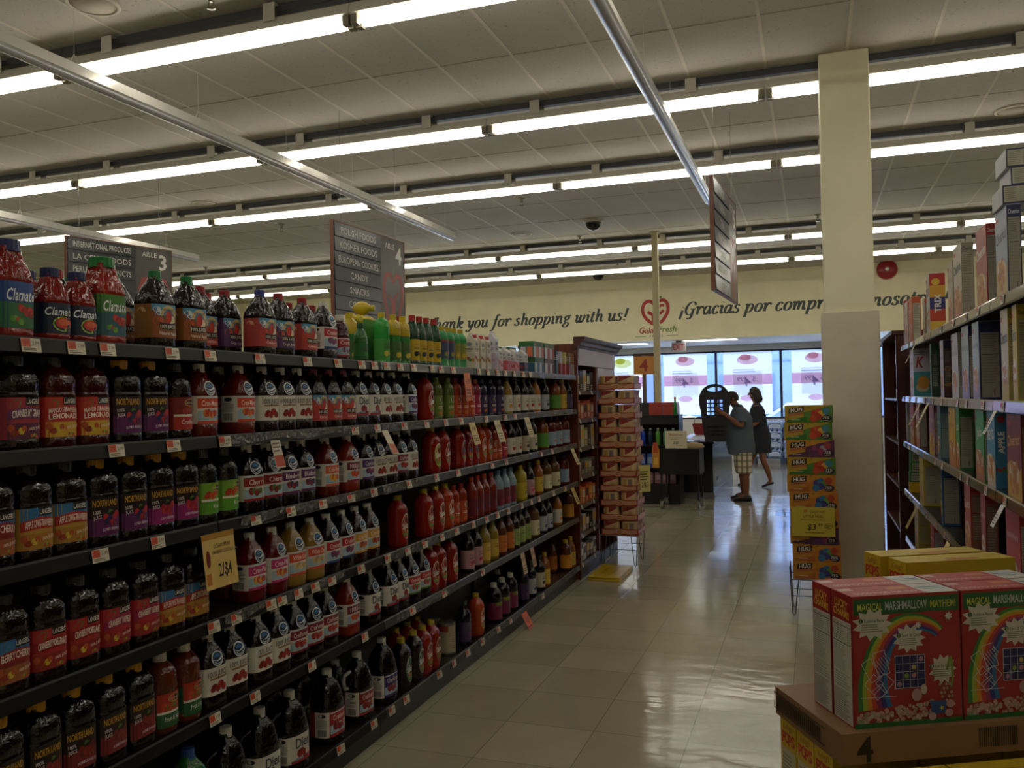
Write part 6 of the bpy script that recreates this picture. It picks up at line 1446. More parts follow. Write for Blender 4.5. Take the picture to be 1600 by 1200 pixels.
def pops_front(W, H):
    a = Art(); a.rect(-W / 2, -H / 2, W / 2, H / 2, '#b89a1f', 1, 1); a.rect(-W / 2, -H * .5, W / 2, H * .28, '#1f5478', 2)
    for i in range(5): a.star(-W * .4 + W * .2 * i, H * (.02 + .12 * (i % 2)), W * .13, W * .08, 6, ['#b8962a', '#c4a63a', '#a8401f'][i % 3], 3)
    a.text('POPS', 0, -H * .2, H * .2, '#a8202a', 5, W * .7, .03); fruit(a, -W * .3, H * .0, W * .12, ['#b8742a', '#a8542a'], 6, 4, 3); return a
def pops_side(D, H):
    a = Art(); a.rect(-D / 2, -H / 2, D / 2, H / 2, '#bb9d1c', 1, 1); a.text("Kellogg's", 0, H * .44, D * .17, '#7a2028', 2, D * .6, .0, .3, rot=.1)
    for k, ch in enumerate('POPS'): a.text(ch, -D * .30 + D * .2 * k, H * .33 + (D * .03 if k % 2 else 0), D * .34, '#a8202a', 2, D * .24, .035)
    a.rect(-D * .42, -H * .48, D * .42, H * .24, '#b0a98c', 2, 1); a.small(-D * .38, -H * .4, D * .38, H * .2, 18, '#77705c', 3, 9, .35)
    return a
def pops_top(W, D):
    a = Art(); a.rect(-W / 2, -D / 2, W / 2, D / 2, '#b89c22', 1, 1); a.rect(-W / 2, -D * .02, W / 2, D * .02, '#8a7418', 2, 1); a.rect(-W * .1, -D * .4, W * .2, -D * .15, '#a8542a', 2, 1); return a
PW, PD, PH = .212, .085, .288
ME_POPS = flat_box(PW, PD, PH, '#b89a1f', pops_front(PW, PH), pops_side(PD, PH), pops_top(PW, PD)).mesh('cereal_box')
WPW = .337
ME_WIDE = flat_box(WPW, PD, PH, '#b89a1f', pops_front(WPW, PH), pops_side(PD, PH), pops_top(WPW, PD)).mesh('cereal_box')
for x, y, l in [(.386, .378, 'wide yellow corn cereal box behind the red boxes, nearer of the two'), (.372, .480, 'wide yellow corn cereal box behind the red boxes, farther of the two')]:
    tag(link('cereal_box', ME_WIDE, None, dpos(x, y, DO.z + .0006), DA), l, 'cereal box', 'yellow corn cereal boxes behind the red ones')
ZL = DO.z - .0708 - PH
mb = MB(); mb.bbox(0, 0, .0005, .37, .21, DO.z - .0002, KR, .004)
tag(obj('shipping_carton', mb, None, dpos(.365, .365, 0), DA), 'tall brown carton carrying the yellow boxes behind the red ones', 'carton')
spots = [(-.038, .03 + (PD + .004) * i, ZL, 'yellow corn cereal box under the tray, %s along its left side' % ORD[i + 1]) for i in range(3)]
spots += [(-.02 + (PW + .006) * i, -.125, ZL - .01, 'yellow corn cereal box standing out below the tray front, %s from left' % ORD[i + 1]) for i in range(3)]
spots += [(-.038 + (PW + .006) * i, .03 + (PD + .004) * j, ZL, 'yellow corn cereal box hidden under the tray, column %s, row %s' % (ORD[i + 1], ORD[j + 1])) for i in (1, 2) for j in (0, 2)]
for x, y, z, l in spots: tag(link('cereal_box', ME_POPS, None, dpos(x, y, z), DA), l, 'cereal box', 'yellow corn cereal boxes under the tray')
mb = MB(); mb.bbox(0, 0, 0.0005, .66, .30, ZL - .0005, KR, .004)
tag(obj('shipping_carton', mb, None, dpos(-.045, .02, 0), DA), 'plain brown carton at the base of the cereal display, rear one', 'carton')
mb = MB(); mb.bbox(0, 0, 0.0005, .68, .12, ZL - .0105, KR, .004)
tag(obj('shipping_carton', mb, None, dpos(-.045, -.135, 0), DA), 'plain brown carton at the base of the cereal display, front one', 'carton')

# ================================================================ FRUIT DRINK MULTIPACK STACK with price sign
HX, HY = -.185, 6.62; HWd, HDp, HH = .335, .24, .1275
ws = wire_stand('wire_stand', 'bent wire stand under the fruit drink multipacks', HX + HWd / 2, HY + HDp / 2, .34, .24, .27, mat('#6f6c66', .35, .8))
wv = MB()
for k in range(4): wv.tube([(-.17, -.12 + .08 * k, .265), (-.175, -.12 + .08 * k, .36)], .003, mat('#6f6c66', .35, .8), 6)
wv.tube([(-.175, -.12, .36), (-.175, .12, .36)], .003, mat('#6f6c66', .35, .8), 6); obj('side_guard', wv, ws)
def hug_front(bg, low, cols, dark):
    a = Art(); W, H = HWd, HH; a.rect(-W / 2, -H / 2, W / 2, H / 2, bg[0], 1, 1); a.strip([(-W * .1 + W * .06 * i, -H / 2) for i in range(11)], [(-W * .1 + W * .06 * i, H * (.1 + .04 * i)) for i in range(11)], bg[1], 2)
    a.strip([(-W * .46 + W * .06 * i, -H * .48) for i in range(8)], [(-W * .46 + W * .06 * i, -H * (.36 - .03 * i)) for i in range(8)], low, 3); a.small(-W * .36, -H * .36, -W * .18, -H * .28, 1, '#b5ac98', 4, 2)
    a.poly([(-W * .42, H * .02), (-W * .10, H * .12), (-W * .09, H * .44), (-W * .40, H * .36)], '#2a1512', 3); a.text('HUG', -W * .25, H * .24, H * .22, '#cfc7b8', 5, W * .25, .03, .12, rot=.08); a.text('Little', -W * .25, H * .39, H * .06, '#cfc7b8', 5, W * .1, rot=.08)
    a.poly([(-W * .42, -H * .14), (-W * .1, -H * .02), (-W * .1, H * .1), (-W * .42, H * .0)], '#a8623a', 3); a.text('20', .0, H * .42, H * .09, '#2a2a1c', 4, W * .06)
    for i, (x, y) in enumerate(((.12, .02), (.2, .12), (.27, .0), (.36, .16), (.2, -.16), (.1, -.26))): a.ell(W * x, H * y, H * .20, H * .20, cols[i % len(cols)], 4, 14)
    a.ell(W * .37, -H * .26, W * .11, H * .2, '#241a2c', 5); a.text('75%', W * .36, -H * .22, H * .16, '#cfc7b8', 6, W * .14, .015, .2); a.small(W * .3, -H * .4, W * .43, -H * .34, 1, '#b5ac98', 6, 3)
    return a
HG = [('green', hug_front(('#a88a1f', '#4a7a2a'), '#2f6a24', ['#a8321c', '#b8421f', '#c9a03a', '#3a7a8a'], 0), '#9c8420'),
      ('orange', hug_front(('#b8801f', '#b86f1f'), '#a85a24', ['#3a3a7a', '#2f6a94', '#5a8a2c', '#a8402a'], 0), '#b07a1f'),
      ('purple', hug_front(('#b8801f', '#5a2a4a'), '#4a2444', ['#8a2a4a', '#5a2a5a', '#8a8a94', '#9a3a3a'], 0), '#8a5a2a')]
ME_HUG = {}
for nm, fa, base in HG:
    mb = MB(); mb.bbox(0, 0, 0, HWd, HDp, HH - .001, paper(base), .002); fa.put(mb, plane_fn((HWd / 2, -.0005, HH / 2), (1, 0, 0), (0, 0, 1), (0, -1, 0)))
    sd = Art(); sd.rect(-HDp * .45, -HH * .3, HDp * .45, HH * .3, '#5a4a3a', 1, 1); sd.put(mb, plane_fn((-.0005, HDp / 2, HH / 2), (0, -1, 0), (0, 0, 1), (-1, 0, 0))); ME_HUG[nm] = mb.mesh('drink_multipack')
seq = ['orange', 'orange', 'purple', 'orange', 'orange', 'orange', 'green', 'purple', 'green', 'green']
wn = ['lowest', 'second from bottom', 'third from bottom', 'fourth from bottom', 'fifth from bottom', 'fifth from top', 'fourth from top', 'third from top', 'second from top', 'topmost']
for i, nm in enumerate(seq):
    lean = .012 * (4 - i) * .35 + .006 * math.sin(i * 2.2)
    tag(link('drink_multipack', ME_HUG[nm], None, (HX + lean, HY + .003 * math.sin(i * 1.7), .2755 + i * HH), .01 * math.sin(i * 1.3)), 'yellow and %s fruit drink multipack, %s in the stack by the column' % (nm, wn[i]), 'multipack', 'fruit drink multipacks stacked by the column')
a = Art(); W, H = .30, .215
a.text('GalaFresh', .03, .075, .018, '#5a5a2a', 1, .12, .004); a.ell(-.05, .077, .014, .012, '#a8542a', 1); a.ring(-.05, .077, .010, .009, .003, '#c9b84a', 2)
a.text('LITTLE HUG', 0, .040, .018, '#24200f', 1, .18, .006, .25); a.text('TROPICAL PUNCH PACK', 0, .014, .011, '#3a3418', 1, .2)
a.text('$3', -.01, -.038, .042, '#1c190c', 1, .07, .012, .15); a.text('99', .05, -.022, .022, '#1c190c', 1, .045, .008, .15); a.ring(.105, -.03, .028, .02, .003, '#3a3418', 1); a.small(.085, -.04, .125, -.02, 2, '#3a3418', 2, 1); a.small(-.06, -.085, .08, -.075, 1, '#4a4424', 1, 2)
mb = MB(); mb.box(-W / 2, -.0015, -H / 2, W / 2, 0, H / 2, paper('#c2ad3f')); a.put(mb, plane_fn((0, -.002, 0), (1, 0, 0), (0, 0, 1), (0, -1, 0)))
tag(obj('price_sign', mb, None, (HX + .165, HY - .022, .70)), 'yellow $3.99 price sign taped to the fruit drink stack', 'price sign')

# ================================================================ CHECKOUT AREA
t = thing('checkout_counter', 'black checkout counter with metal kick rail beside the man', 'counter', (-1.50, 13.6, 0))
cm = mat('#14161b', .22, .0, .3)
obj('body', MB().bbox(-.62, 0, .10, 0, 3.3, .86, cm, .01), t)
obj('kick_rail', MB().box(-.60, .02, .0, .012, 3.28, .10, mat('#8a8d94', .25, .8)), t)
obj('top', MB().bbox(-.66, -.04, .86, .03, 3.34, .90, mat('#22242a', .18, .2), .008), t)
obj('belt', MB().box(-.50, .5, .9005, -.08, 3.0, .906, mat('#a9abb2', .35)), t)
obj('access_panel', MB().box(.0005, .5, .24, .004, .72, .30, mat('#050506', .4)), t)
obj('trim', MB().box(.0005, .04, .80, .006, 3.26, .82, mat('#9a9da6', .2, .8)), t)
# register with screen behind the counter
t = thing('cash_register', 'dark register with tilted screen behind the checkout rack', 'register', (-2.07, 13.80, .9012)); 
obj('stand', MB().box(-.04, -.04, 0, .04, .04, .22, BLACK).box(-.14, -.12, 0, .14, .12, .03, BLACK), t)
mb = MB(); mb.prism([(-.16, .20), (-.13, .20), (-.05, .46), (-.08, .46)], 'y', -.16, .16, mat('#2b2b30', .3)); obj('screen', mb, t)
# lane number sign
p = on_y(1006, 569, 14.0)
t = thing('lane_sign', 'orange lane sign with number 4 on a post behind the rack', 'sign', (p.x, 14.0, 0))
obj('post', MB().box(-.03, .0, 0, .03, .05, p.z - .17, mat('#6a5a44', .4)), t)
obj('panel', MB().box(-.17, -.01, p.z - .17, .17, .05, p.z + .13, mat('#d8923f', .4)), t)
mb = MB(); mb.box(-.172, -.012, p.z + .13, .172, .052, p.z + .178, mat('#4a2c1c', .4)); obj('header', mb, t)
a = Art(); a.text('4', .0, 0, .19, '#a8321f', 1, None, .03); a.text('GalaFresh', .02, .155, .02, '#c9b8a0', 4, .16); mb = MB(); a.put(mb, plane_fn((0, -.0106, p.z - .02), (1, 0, 0), (0, 0, 1), (0, -1, 0)), paper, .001); obj('number', mb, t)
# exit sign
p = on_y(1060.5, 542, 19.6)
t = thing('exit_sign', 'white exit sign with red letters hanging below the entrance ceiling', 'sign', (p.x, 19.6, p.z))
obj('housing', MB().bbox(-.16, -.02, -.11, .16, .03, .10, mat('#b8b2b4', .4), .006), t); obj('mount', MB().box(-.06, -.01, .10, .06, .02, LOWC - p.z, mat('#3a3a3e', .4)), t)
a = Art(); a.text('EXIT', 0, 0, .13, '#c4202a', 1, .24, .02); a.poly([(-.15, 0), (-.135, .02), (-.135, -.02)], '#c4202a', 1); a.poly([(.15, 0), (.135, -.02), (.135, .02)], '#c4202a', 1)
mb = MB(); a.put(mb, plane_fn((0, -.0206, -.005), (1, 0, 0), (0, 0, 1), (0, -1, 0))); obj('letters', mb, t)
# black merchandise rack with bottles, red boxes on top
t = thing('merchandise_rack', 'tall black checkout merchandise rack with drinks, left of the bin table', 'rack', (-2.58, 12.85, 0))
RW, RD = .68, .40
obj('base', MB().box(0, 0, 0, RW, RD, .30, BLACK), t); obj('side_panel', MB().box(0, 0, .30, .015, RD, 1.28, BLACK), t); obj('side_panel', MB().box(RW - .015, 0, .30, RW, RD, 1.28, BLACK), t)
obj('back_panel', MB().box(.015, RD - .015, .30, RW - .015, RD, 1.28, BLACK), t); obj('top', MB().box(0, 0, 1.28, RW, RD, 1.34, BLACK).box(0, -.012, 1.20, RW, 0, 1.34, mat('#202126', .25)), t)
for z in (.54, .88): obj('shelf', MB().box(.015, .02, z - .015, RW - .015, RD - .015, z, BLACK), t)
ob_ = thing  # readability
SZ = [.3006, .5406, .8806]
def small_pack(x, y, z, w, d, h, c, c2, label, name='drink_pack', cat='pack', grp='packs in the black merchandise rack'):
    a = Art(); a.rect(-w * .4, -h * .2, w * .4, h * .25, c2, 1, 1); mb = MB(); mb.bbox(-w / 2, -d / 2, 0, w / 2, d / 2, h, paper(c), .004); a.put(mb, plane_fn((0, -d / 2 - .0006, h / 2), (1, 0, 0), (0, 0, 1), (0, -1, 0)))
    tag(obj(name, mb, None, (x, y, z)), label, cat, grp)
for i in range(5): small_pack(-2.48 + .115 * i, 12.99, SZ[0], .09, .12, .17, ['#8a5a66', '#94606c'][i % 2], '#a88a90', 'dusty pink pack, %s from left on the rack bottom shelf' % ORD[i + 1])
for i in range(5): small_pack(-2.48 + .115 * i, 12.99, SZ[1], .085, .12, .21, ['#24489a', '#2a549e', '#2a4fa0', '#3a5f8a', '#5a6a7a'][i], '#7a94bc', 'blue pack, %s from left on the rack middle shelf' % ORD[i + 1])
for i, c in enumerate(('#2a4fc0', '#1c2a4a', '#4f8a34', '#5a9a7a', '#6a9a5a')):
    b = thing('drink_bottle', '%s plastic bottle, %s from left on the rack upper shelf' % (['bright blue', 'dark navy', 'grass green', 'pale teal', 'soft green'][i], ORD[i + 1]), 'bottle', (-2.47 + .115 * i, 12.97, SZ[2]), 0, 'bottles in the merchandise rack')
    obj('body', MB().lathe([(.034, 0), (.038, .01), (.038, .17), (.030, .20), (.016, .225), (.016, .235)], plastic(c), 16), b); obj('cap', MB().lathe([(.018, .235), (.018, .255), (.016, .257)], satin('#c9cdd4'), 12), b)
def carry_box(x, y, z, w, c, label):
    mb = MB(); mb.prism([(-.16, 0), (.16, 0), (.16, .13), (.04, .19), (-.16, .19)][::-1], 'y', -w / 2, w / 2, mat(c, .35))
    o = obj('display_carton', mb, None, (x, y, z), PI / 2); tag(o, label, 'carton', 'cartons on the merchandise rack top')
carry_box(-2.478, 13.08, 1.3406, .2, '#2a2826', 'dark display carton on the rack top, left end')
carry_box(-2.262, 13.08, 1.3406, .20, '#a83a30', 'red display carton on the rack top, middle one')
carry_box(-2.045, 13.08, 1.3406, .20, '#a83a30', 'red display carton on the rack top, right one')
# rolling bin table with caster wheels, sign card and sandwiches
t = thing('rolling_bin_table', 'black rolling bin table with caster wheels in front of the counter', 'table', (-2.12, 12.30, 0))
W, D = .58, .50
bt = MB(); bt.box(0, 0, .50, W, D, .53, BLACK)
for (x0, y0, x1, y1) in ((0, 0, W, .02), (0, D - .02, W, D), (0, .02, .02, D - .02), (W - .02, .02, W, D - .02)): bt.box(x0, y0, .53, x1, y1, .86, mat('#101013', .3))
obj('bin', bt, t)
for x, y in ((.03, .03), (W - .03, .03), (.03, D - .03), (W - .03, D - .03)):
    obj('leg', MB().box(x - .014, y - .014, .13, x + .014, y + .014, .50, BLACK), t)
    cs = MB(); cs.loft([[(x + dx, y + .055 * math.cos(q), .0555 + .055 * math.sin(q)) for q in [2 * PI * j / 18 for j in range(18)]] for dx in (-.018, .018)], mat('#6a665c', .3)); cs.box(x - .028, y - .02, .06, x - .02, y + .02, .135, STEEL).box(x + .02, y - .02, .06, x + .028, y + .02, .135, STEEL); obj('caster', cs, t)
for i in range(4): small_pack(-2.03 + .135 * i, 12.56, .5312, .115, .3, .20 + .0, ['#3a2a2a', '#8a2a2a', '#7a2428', '#8a7a2c'][i], '#a89a8a', 'snack packet, %s from left in the rolling bin table' % ORD[i + 1], 'snack_packet', 'packet', 'packets in the rolling bin')
a = Art(); a.text('GalaFresh', .02, .07, .03, '#8a3a30', 1, .16, .004); a.ell(-.075, .072, .018, .015, '#a8302a', 1); a.ring(-.075, .072, .012, .010, .004, '#cfc8b4', 2); a.scrawl(-.09, .09, .028, .02, '#2a2824', 1, 5); a.small(-.08, .0, .08, .012, 1, '#6a665c', 1, 1); a.text('2/$5', 0, -.045, .04, '#1c1a16', 1, .09, .01, .25); a.small(0, -.09, .1, -.075, 1, '#55524a', 1, 2)
mb = MB(); mb.box(-.155, -.0015, -.125, .155, 0, .125, paper('#c4bca2')); a.put(mb, plane_fn((0, -.002, 0), (1, 0, 0), (0, 0, 1), (0, -1, 0)))
p = on_y(1056, 687, 12.28); tag(obj('price_card', mb, None, (p.x, 12.297, p.z)), 'cream handwritten price card on the front of the rolling bin table', 'price card')
mb = MB(); mb.prism([(-.05, 0), (.05, 0), (.05, .26), (.02, .33), (-.04, .33), (-.05, .26)], 'y', -.02, .02, paper('#b87a2a')); Art().rect(-.035, .05, .035, .2, '#a8401f', 1, 1).rect(-.03, -.12, .03, -.02, '#c9a03a', 1, 1).put(mb, plane_fn((0, -.0206, .16), (1, 0, 0), (0, 0, 1), (0, -1, 0)))
p = on_y(1024, 690, 12.25); tag(obj('snack_bag', mb, None, (p.x, 12.27, .60)), 'orange snack strip bag hung at the left corner of the rolling bin', 'snack bag')
mb = MB(); mb.loft([[(r * .16 * math.cos(q) * (1 + .1 * math.sin(3 * q)), r * .10 * math.sin(q), z) for q in [2 * PI * j / 16 for j in range(16)]] for r, z in ((.9, 0), (1, .02), (.8, .06), (.3, .085))], paper('#a8906a')); tag(obj('bread_loaf', mb, None, (-1.66, 12.55, .865)), 'pale flat loaf lying on the rolling bin edge', 'bread')
tag(obj('bin_lid', MB().box(-1.86, 12.36, .8605, -1.56, 12.74, .8645, BLACK)), 'black lid board on the right end of the rolling bin', 'lid')
b = thing('cleaner_bottle', 'green spray bottle standing at the right end of the merchandise rack top', 'bottle', (-1.96, 12.90, 1.3406)); obj('body', MB().lathe([(.028, 0), (.032, .01), (.032, .16), (.014, .20), (.014, .23)], plastic('#2f7a34'), 14), b); obj('cap', MB().lathe([(.018, .23), (.016, .27)], satin('#b8622c'), 12), b)
# red seats/baskets by the window
t = thing('shopping_basket', 'red plastic shopping basket beyond the bin table', 'basket', (-1.86, 15.8, .9075)); 
mb = MB(); 
def bring(k, z): return [(-.22 * k, -.15 * k, z), (.22 * k, -.15 * k, z), (.22 * k, .15 * k, z), (-.22 * k, .15 * k, z)]
mb.loft([bring(.82, 0), bring(1, .20), bring(.97, .20), bring(.79, .005)], mat('#8a1f26', .35), smooth=False); obj('tub', mb, t); mb = MB(); mb.tube([(-.2, 0, .2), (-.19, 0, .30), (0, 0, .34), (.19, 0, .30), (.2, 0, .2)], .008, STEEL, 6); obj('handle', mb, t)

# ================================================================ WINDOW POSTERS, seen from behind
def poster_mat():
    t_ = NT('backlit poster vinyl'); t_.t.nodes.remove(t_.b); out = t_.t.nodes['Material Output']
    d = t_.n('ShaderNodeBsdfDiffuse'); d.inputs['Color'].default_value = (.85, .86, .9, 1); tr = t_.n('ShaderNodeBsdfTranslucent'); tr.inputs['Color'].default_value = (.9, .9, .93, 1)
    m = t_.n('ShaderNodeMixShader'); m.inputs[0].default_value = .72; t_.l(d.outputs[0], m.inputs[1]); t_.l(tr.outputs[0], m.inputs[2]); t_.l(m.outputs[0], out.inputs['Surface']); return t_.m
M_POSTER = poster_mat()
def print_mat(c):
    key = ('print', c)
    if key not in _mats:
        t_ = NT('backlit print ' + c.strip('#')); t_.t.nodes.remove(t_.b); out = t_.t.nodes['Material Output']
        d = t_.n('ShaderNodeBsdfDiffuse'); d.inputs['Color'].default_value = lin(c); tr = t_.n('ShaderNodeBsdfTranslucent'); tr.inputs['Color'].default_value = lin(c)
        m = t_.n('ShaderNodeMixShader'); m.inputs[0].default_value = .7; t_.l(d.outputs[0], m.inputs[1]); t_.l(tr.outputs[0], m.inputs[2]); t_.l(m.outputs[0], out.inputs['Surface']); _mats[key] = t_.m
    return _mats[key]
for i, (x0, x1, price, lab) in enumerate([(-6.75, -5.75, '2.99', 'backlit window poster at the far left behind the cabinet'), (-5.25, -4.15, '$1.99', 'backlit window poster with yellow fruit, left of the slim pole'), (-3.62, -2.52, '$4.99', 'backlit window poster reading $4.99 backwards, above the man’s basket'.replace('’s', '')), (-2.12, -.94, '$4.99', 'backlit window poster reading $4.99 backwards, right of the basket'), (-.48, .62, '$4.99', 'backlit window poster reading $4.99 backwards, beside the column')]):
    a = Art(); w = x1 - x0; a.rect(-w / 2, -.04, w / 2, .22, '#eab0c8', 1, 1); a.rect(-w * .3, -.3, w * .3, .30, '#f2eef2', 2, 1); a.ell(0, .58, w * .22, .12, '#f0c2c8' if i != 1 else '#e8e49a', 2, 20); a.ell(-.05, .64, w * .12, .08, '#eab0b8' if i != 1 else '#dcd86a', 3, 16)
    a.text(price[-4], .0, .04, .24, '#b4b0cc', 4, None, .01, .15, mirror=True); a.text('$', .15, .10, .12, '#b4b0cc', 4, None, .006, mirror=True); a.text(price[-2:], -.17, .10, .12, '#b4b0cc', 4, None, .006, mirror=True); a.small(-w * .3, .25, w * .3, .36, 2, '#c9c2d4', 3, 4); a.ell(0, -.38, w * .16, .08, '#f0c2d4', 3, 16)
    mb = MB(); mb.box(x0, YW + .004, 1.12, x1, YW + .006, 2.68, M_POSTER); a.put(mb, plane_fn(((x0 + x1) / 2, YW + .0035, 1.9), (1, 0, 0), (0, 0, 1), (0, -1, 0)), print_mat, .0006)
    tag(obj('window_poster', mb), lab, 'poster')

# ================================================================ WATER PACKS on pallets by the window
def water_mesh():
    mb = MB(); W, D, H = .34, .26, .215; m = mat('#b9cdf0', .15, 0, .4)
    for i in range(3):
        for j in range(2): mb.lathe([(.052, 0), (.055, .01), (.055, .16), (.035, .19), (.018, .205), (.018, .215)], m, 10, (-.113 + .113 * i, -.06 + .12 * j, 0))
    mb.bbox(-W / 2, -D / 2, .02, W / 2, D / 2, .17, mat('#a8c2ec', .2, 0, .5), .02)
    a = Art(); a.strip([(-.13 + .026 * i, -.065) for i in range(11)], [(-.13 + .026 * i, .02 + .03 * math.sin(PI * i / 10)) for i in range(11)], '#c9d8f0', 1); a.line(smooth([(-.14, -.06), (-.13, .02), (0, .05), (.13, .02), (.14, -.06)]), .012, '#24408a', 2); a.ell(-.10, .03, .02, .016, '#1c2f6a', 3); a.ell(.10, .03, .02, .016, '#1c2f6a', 3); a.scrawl(-.06, .06, .0, .025, '#24408a', 3, 2)
    a.put(mb, plane_fn((0, -D / 2 - .0006, .10), (1, 0, 0), (0, 0, 1), (0, -1, 0))); return mb.mesh('water_pack')
ME_WATER = water_mesh()
t = thing('pallet', 'blue grey pallet under the bottled water packs by the window', 'pallet', (-1.42, 20.6, 0)); pm = mat('#4a5a78', .6)
for k in range(6): obj('deck_board', MB().box(0, .16 * k, .115, 1.5, .16 * k + .12, .135, pm), t)
for k in range(3): obj('runner', MB().box(.68 * k, 0, 0, .68 * k + .12, .92, .115, pm), t)
lv = ['bottom', 'second', 'third', 'fourth', 'fifth']
for k in range(4):
    for i in range(4):
        tag(link('water_pack', ME_WATER, None, (-1.22 + .36 * i + .004 * k, 20.76, .1356 + .2165 * k)), 'clear blue water bottle pack, %s from left in the %s layer' % (ORD[i + 1], lv[k]), 'water', 'water packs by the window')
for k in range(4):
    for i in range(3):
        tag(link('water_pack', ME_WATER, None, (-1.04 + .36 * i, 21.08, .1356 + .2165 * k)), 'clear blue water bottle pack, back row, %s from left, %s layer' % (ORD[i + 1], lv[k]), 'water', 'water packs by the window, back row')
def green_mesh():
    mb = MB(); W, D, H = .36, .26, .14; mb.bbox(-W / 2, -D / 2, 0, W / 2, D / 2, H - .002, mat('#b4cde4', .3), .008); a = Art(); a.rect(-W * .48, -H * .2, W * .48, H * .45, '#2f6a3a', 1, 1); a.rect(-W * .48, -H * .45, W * .48, -H * .2, '#7fa8d0', 1, 1); a.ell(0, H * .2, W * .2, H * .18, '#cfdcd8', 2); a.ell(-W * .4, .0, W * .06, H * .14, '#8fc04a', 2); a.scrawl(-W * .14, W * .14, H * .2, H * .14, '#2f5a34', 3, 2); a.put(mb, plane_fn((0, -D / 2 - .0006, H / 2), (1, 0, 0), (0, 0, 1), (0, -1, 0))); return mb.mesh('spring_water_case')
ME_GR = green_mesh()
for k in range(8):
    for i in range(2):
        tag(link('spring_water_case', ME_GR, None, (-.26 + .375 * i, 19.62, .12 + .1402 * k)), 'green labelled spring water case, %s column, %s from the bottom, behind the drink stack' % (['left', 'right'][i], ORD[k + 1]), 'water case', 'green water cases behind the drink stack')
t = thing('pallet', 'small dark pallet under the green water cases behind the drink stack', 'pallet', (-.46, 19.45, 0)); obj('deck_board', MB().box(0, 0, .09, .78, .34, .1195, pm), t)
for k in range(3): obj('runner', MB().box(.33 * k, 0, 0, .33 * k + .10, .34, .09, pm), t)

# ================================================================ CARS in the lot outside
def car(x, y, label, col, rot):
    t = thing('parked_car', label, 'car', (x, y, -.13), rot, 'cars outside the window')
    prof = [(-2.1, .32), (-2.12, .72), (-1.9, .86), (-1.05, .95), (-.55, 1.40), (.55, 1.45), (1.25, 1.02), (2.0, .90), (2.1, .70), (2.08, .32)]
    bm_ = MB(); m = mat(col, .2, .3, .8)
    rings = []
    for yy, k, dz in ((-.86, .97, -.0), (-.80, 1, 0), (.80, 1, 0), (.86, .97, 0)): rings.append([(px * k, yy * (1 if pz < 1.0 else .80), pz) for px, pz in prof])
    bm_.loft(rings, m, True, False); obj('car_body', bm_, t)
    gm = mat('#3a4f74', .1)
    for s_ in (-1, 1):
        g_ = MB(); yy = s_ * .845; g_.prism([(-.95, .98), (-.52, 1.33), (.0, 1.36), (.0, .98)], 'y', yy - .03 * s_, yy, gm); g_.prism([(.05, .98), (.05, 1.36), (.5, 1.38), (1.05, 1.02)], 'y', yy - .03 * s_, yy, gm); obj('side_window', g_, t)
    g_ = MB(); g_.add([(.62, -.66, 1.43), (.62, .66, 1.43), (1.2, .78, 1.06), (1.2, -.78, 1.06)], [(0, 1, 2, 3)], gm); g_.add([(.60, -.66, 1.42), (.60, .66, 1.42), (1.18, .78, 1.05), (1.18, -.78, 1.05)], [(3, 2, 1, 0)], gm); obj('windscreen', g_, t)
    for wx in (-1.3, 1.3):
        for s_ in (-1, 1):
            w_ = MB(); w_.loft([[(wx + .32 * math.cos(q), s_ * yy, .32 + .32 * math.sin(q)) for q in [2 * PI * j / 20 for j in range(20)]] for yy in (.70, .90)], mat('#141416', .7)); wo = obj('wheel', w_, t)
            h_ = MB(); h_.loft([[(wx + .2 * math.cos(q), s_ * yy, .32 + .2 * math.sin(q)) for q in [2 * PI * j / 12 for j in range(12)]] for yy in (.90, .91)], STEEL); obj('hub_cap', h_, wo)
car(-.2, 27.5, 'pale blue car parked outside behind the woman', '#a9bcd8', PI)
car(.2, 34.0, 'farther light car seen over the roof of the first one', '#c0c8d6', 0)
car(-5.2, 29.0, 'white car parked outside, left of the slim pole', '#d2d6de', 0)

# ================================================================ PEOPLE
def skinned(name, V, E_, root, m, parent, sub=2):
    """one continuous surface grown on a skeleton: V = {joint: (x, y, z, r)}"""
    keys = list(V); me = bpy.data.meshes.new(name + '_skeleton')
    me.from_pydata([V[k][:3] for k in keys], [(keys.index(a), keys.index(b)) for a, b in E_], [])
    o = bpy.data.objects.new(name, me); COL.objects.link(o)
    o.modifiers.new('skin', 'SKIN').use_smooth_shade = True
    sv = me.skin_vertices[0].data
    for i, k in enumerate(keys):
        r = V[k][3]; sv[i].radius = (r, V[k][4] if len(V[k]) > 4 else r); sv[i].use_root = (k == root)
    s_ = o.modifiers.new('sub', 'SUBSURF'); s_.levels = sub; s_.render_levels = sub
    bpy.context.view_layer.update()
    dg = bpy.context.evaluated_depsgraph_get(); nm = bpy.data.meshes.new_from_object(o.evaluated_get(dg))
    o.modifiers.clear(); o.data = nm; bpy.data.meshes.remove(me)
    nm.materials.clear(); nm.materials.append(m)
    for p in nm.polygons: p.use_smooth = True
    o.parent = parent
    return o
def ellipse_loft(rows, n=22):
    """rows: (cx, cy, z, rx, ry)"""
    return [[(cx + rx * math.cos(2 * PI * j / n), cy + ry * math.sin(2 * PI * j / n), z) for j in range(n)] for cx, cy, z, rx, ry in rows]
def limb_loft(mb, pts, m, n=14):
    mb.tube([p[:3] for p in pts], [p[3] for p in pts], m, n)
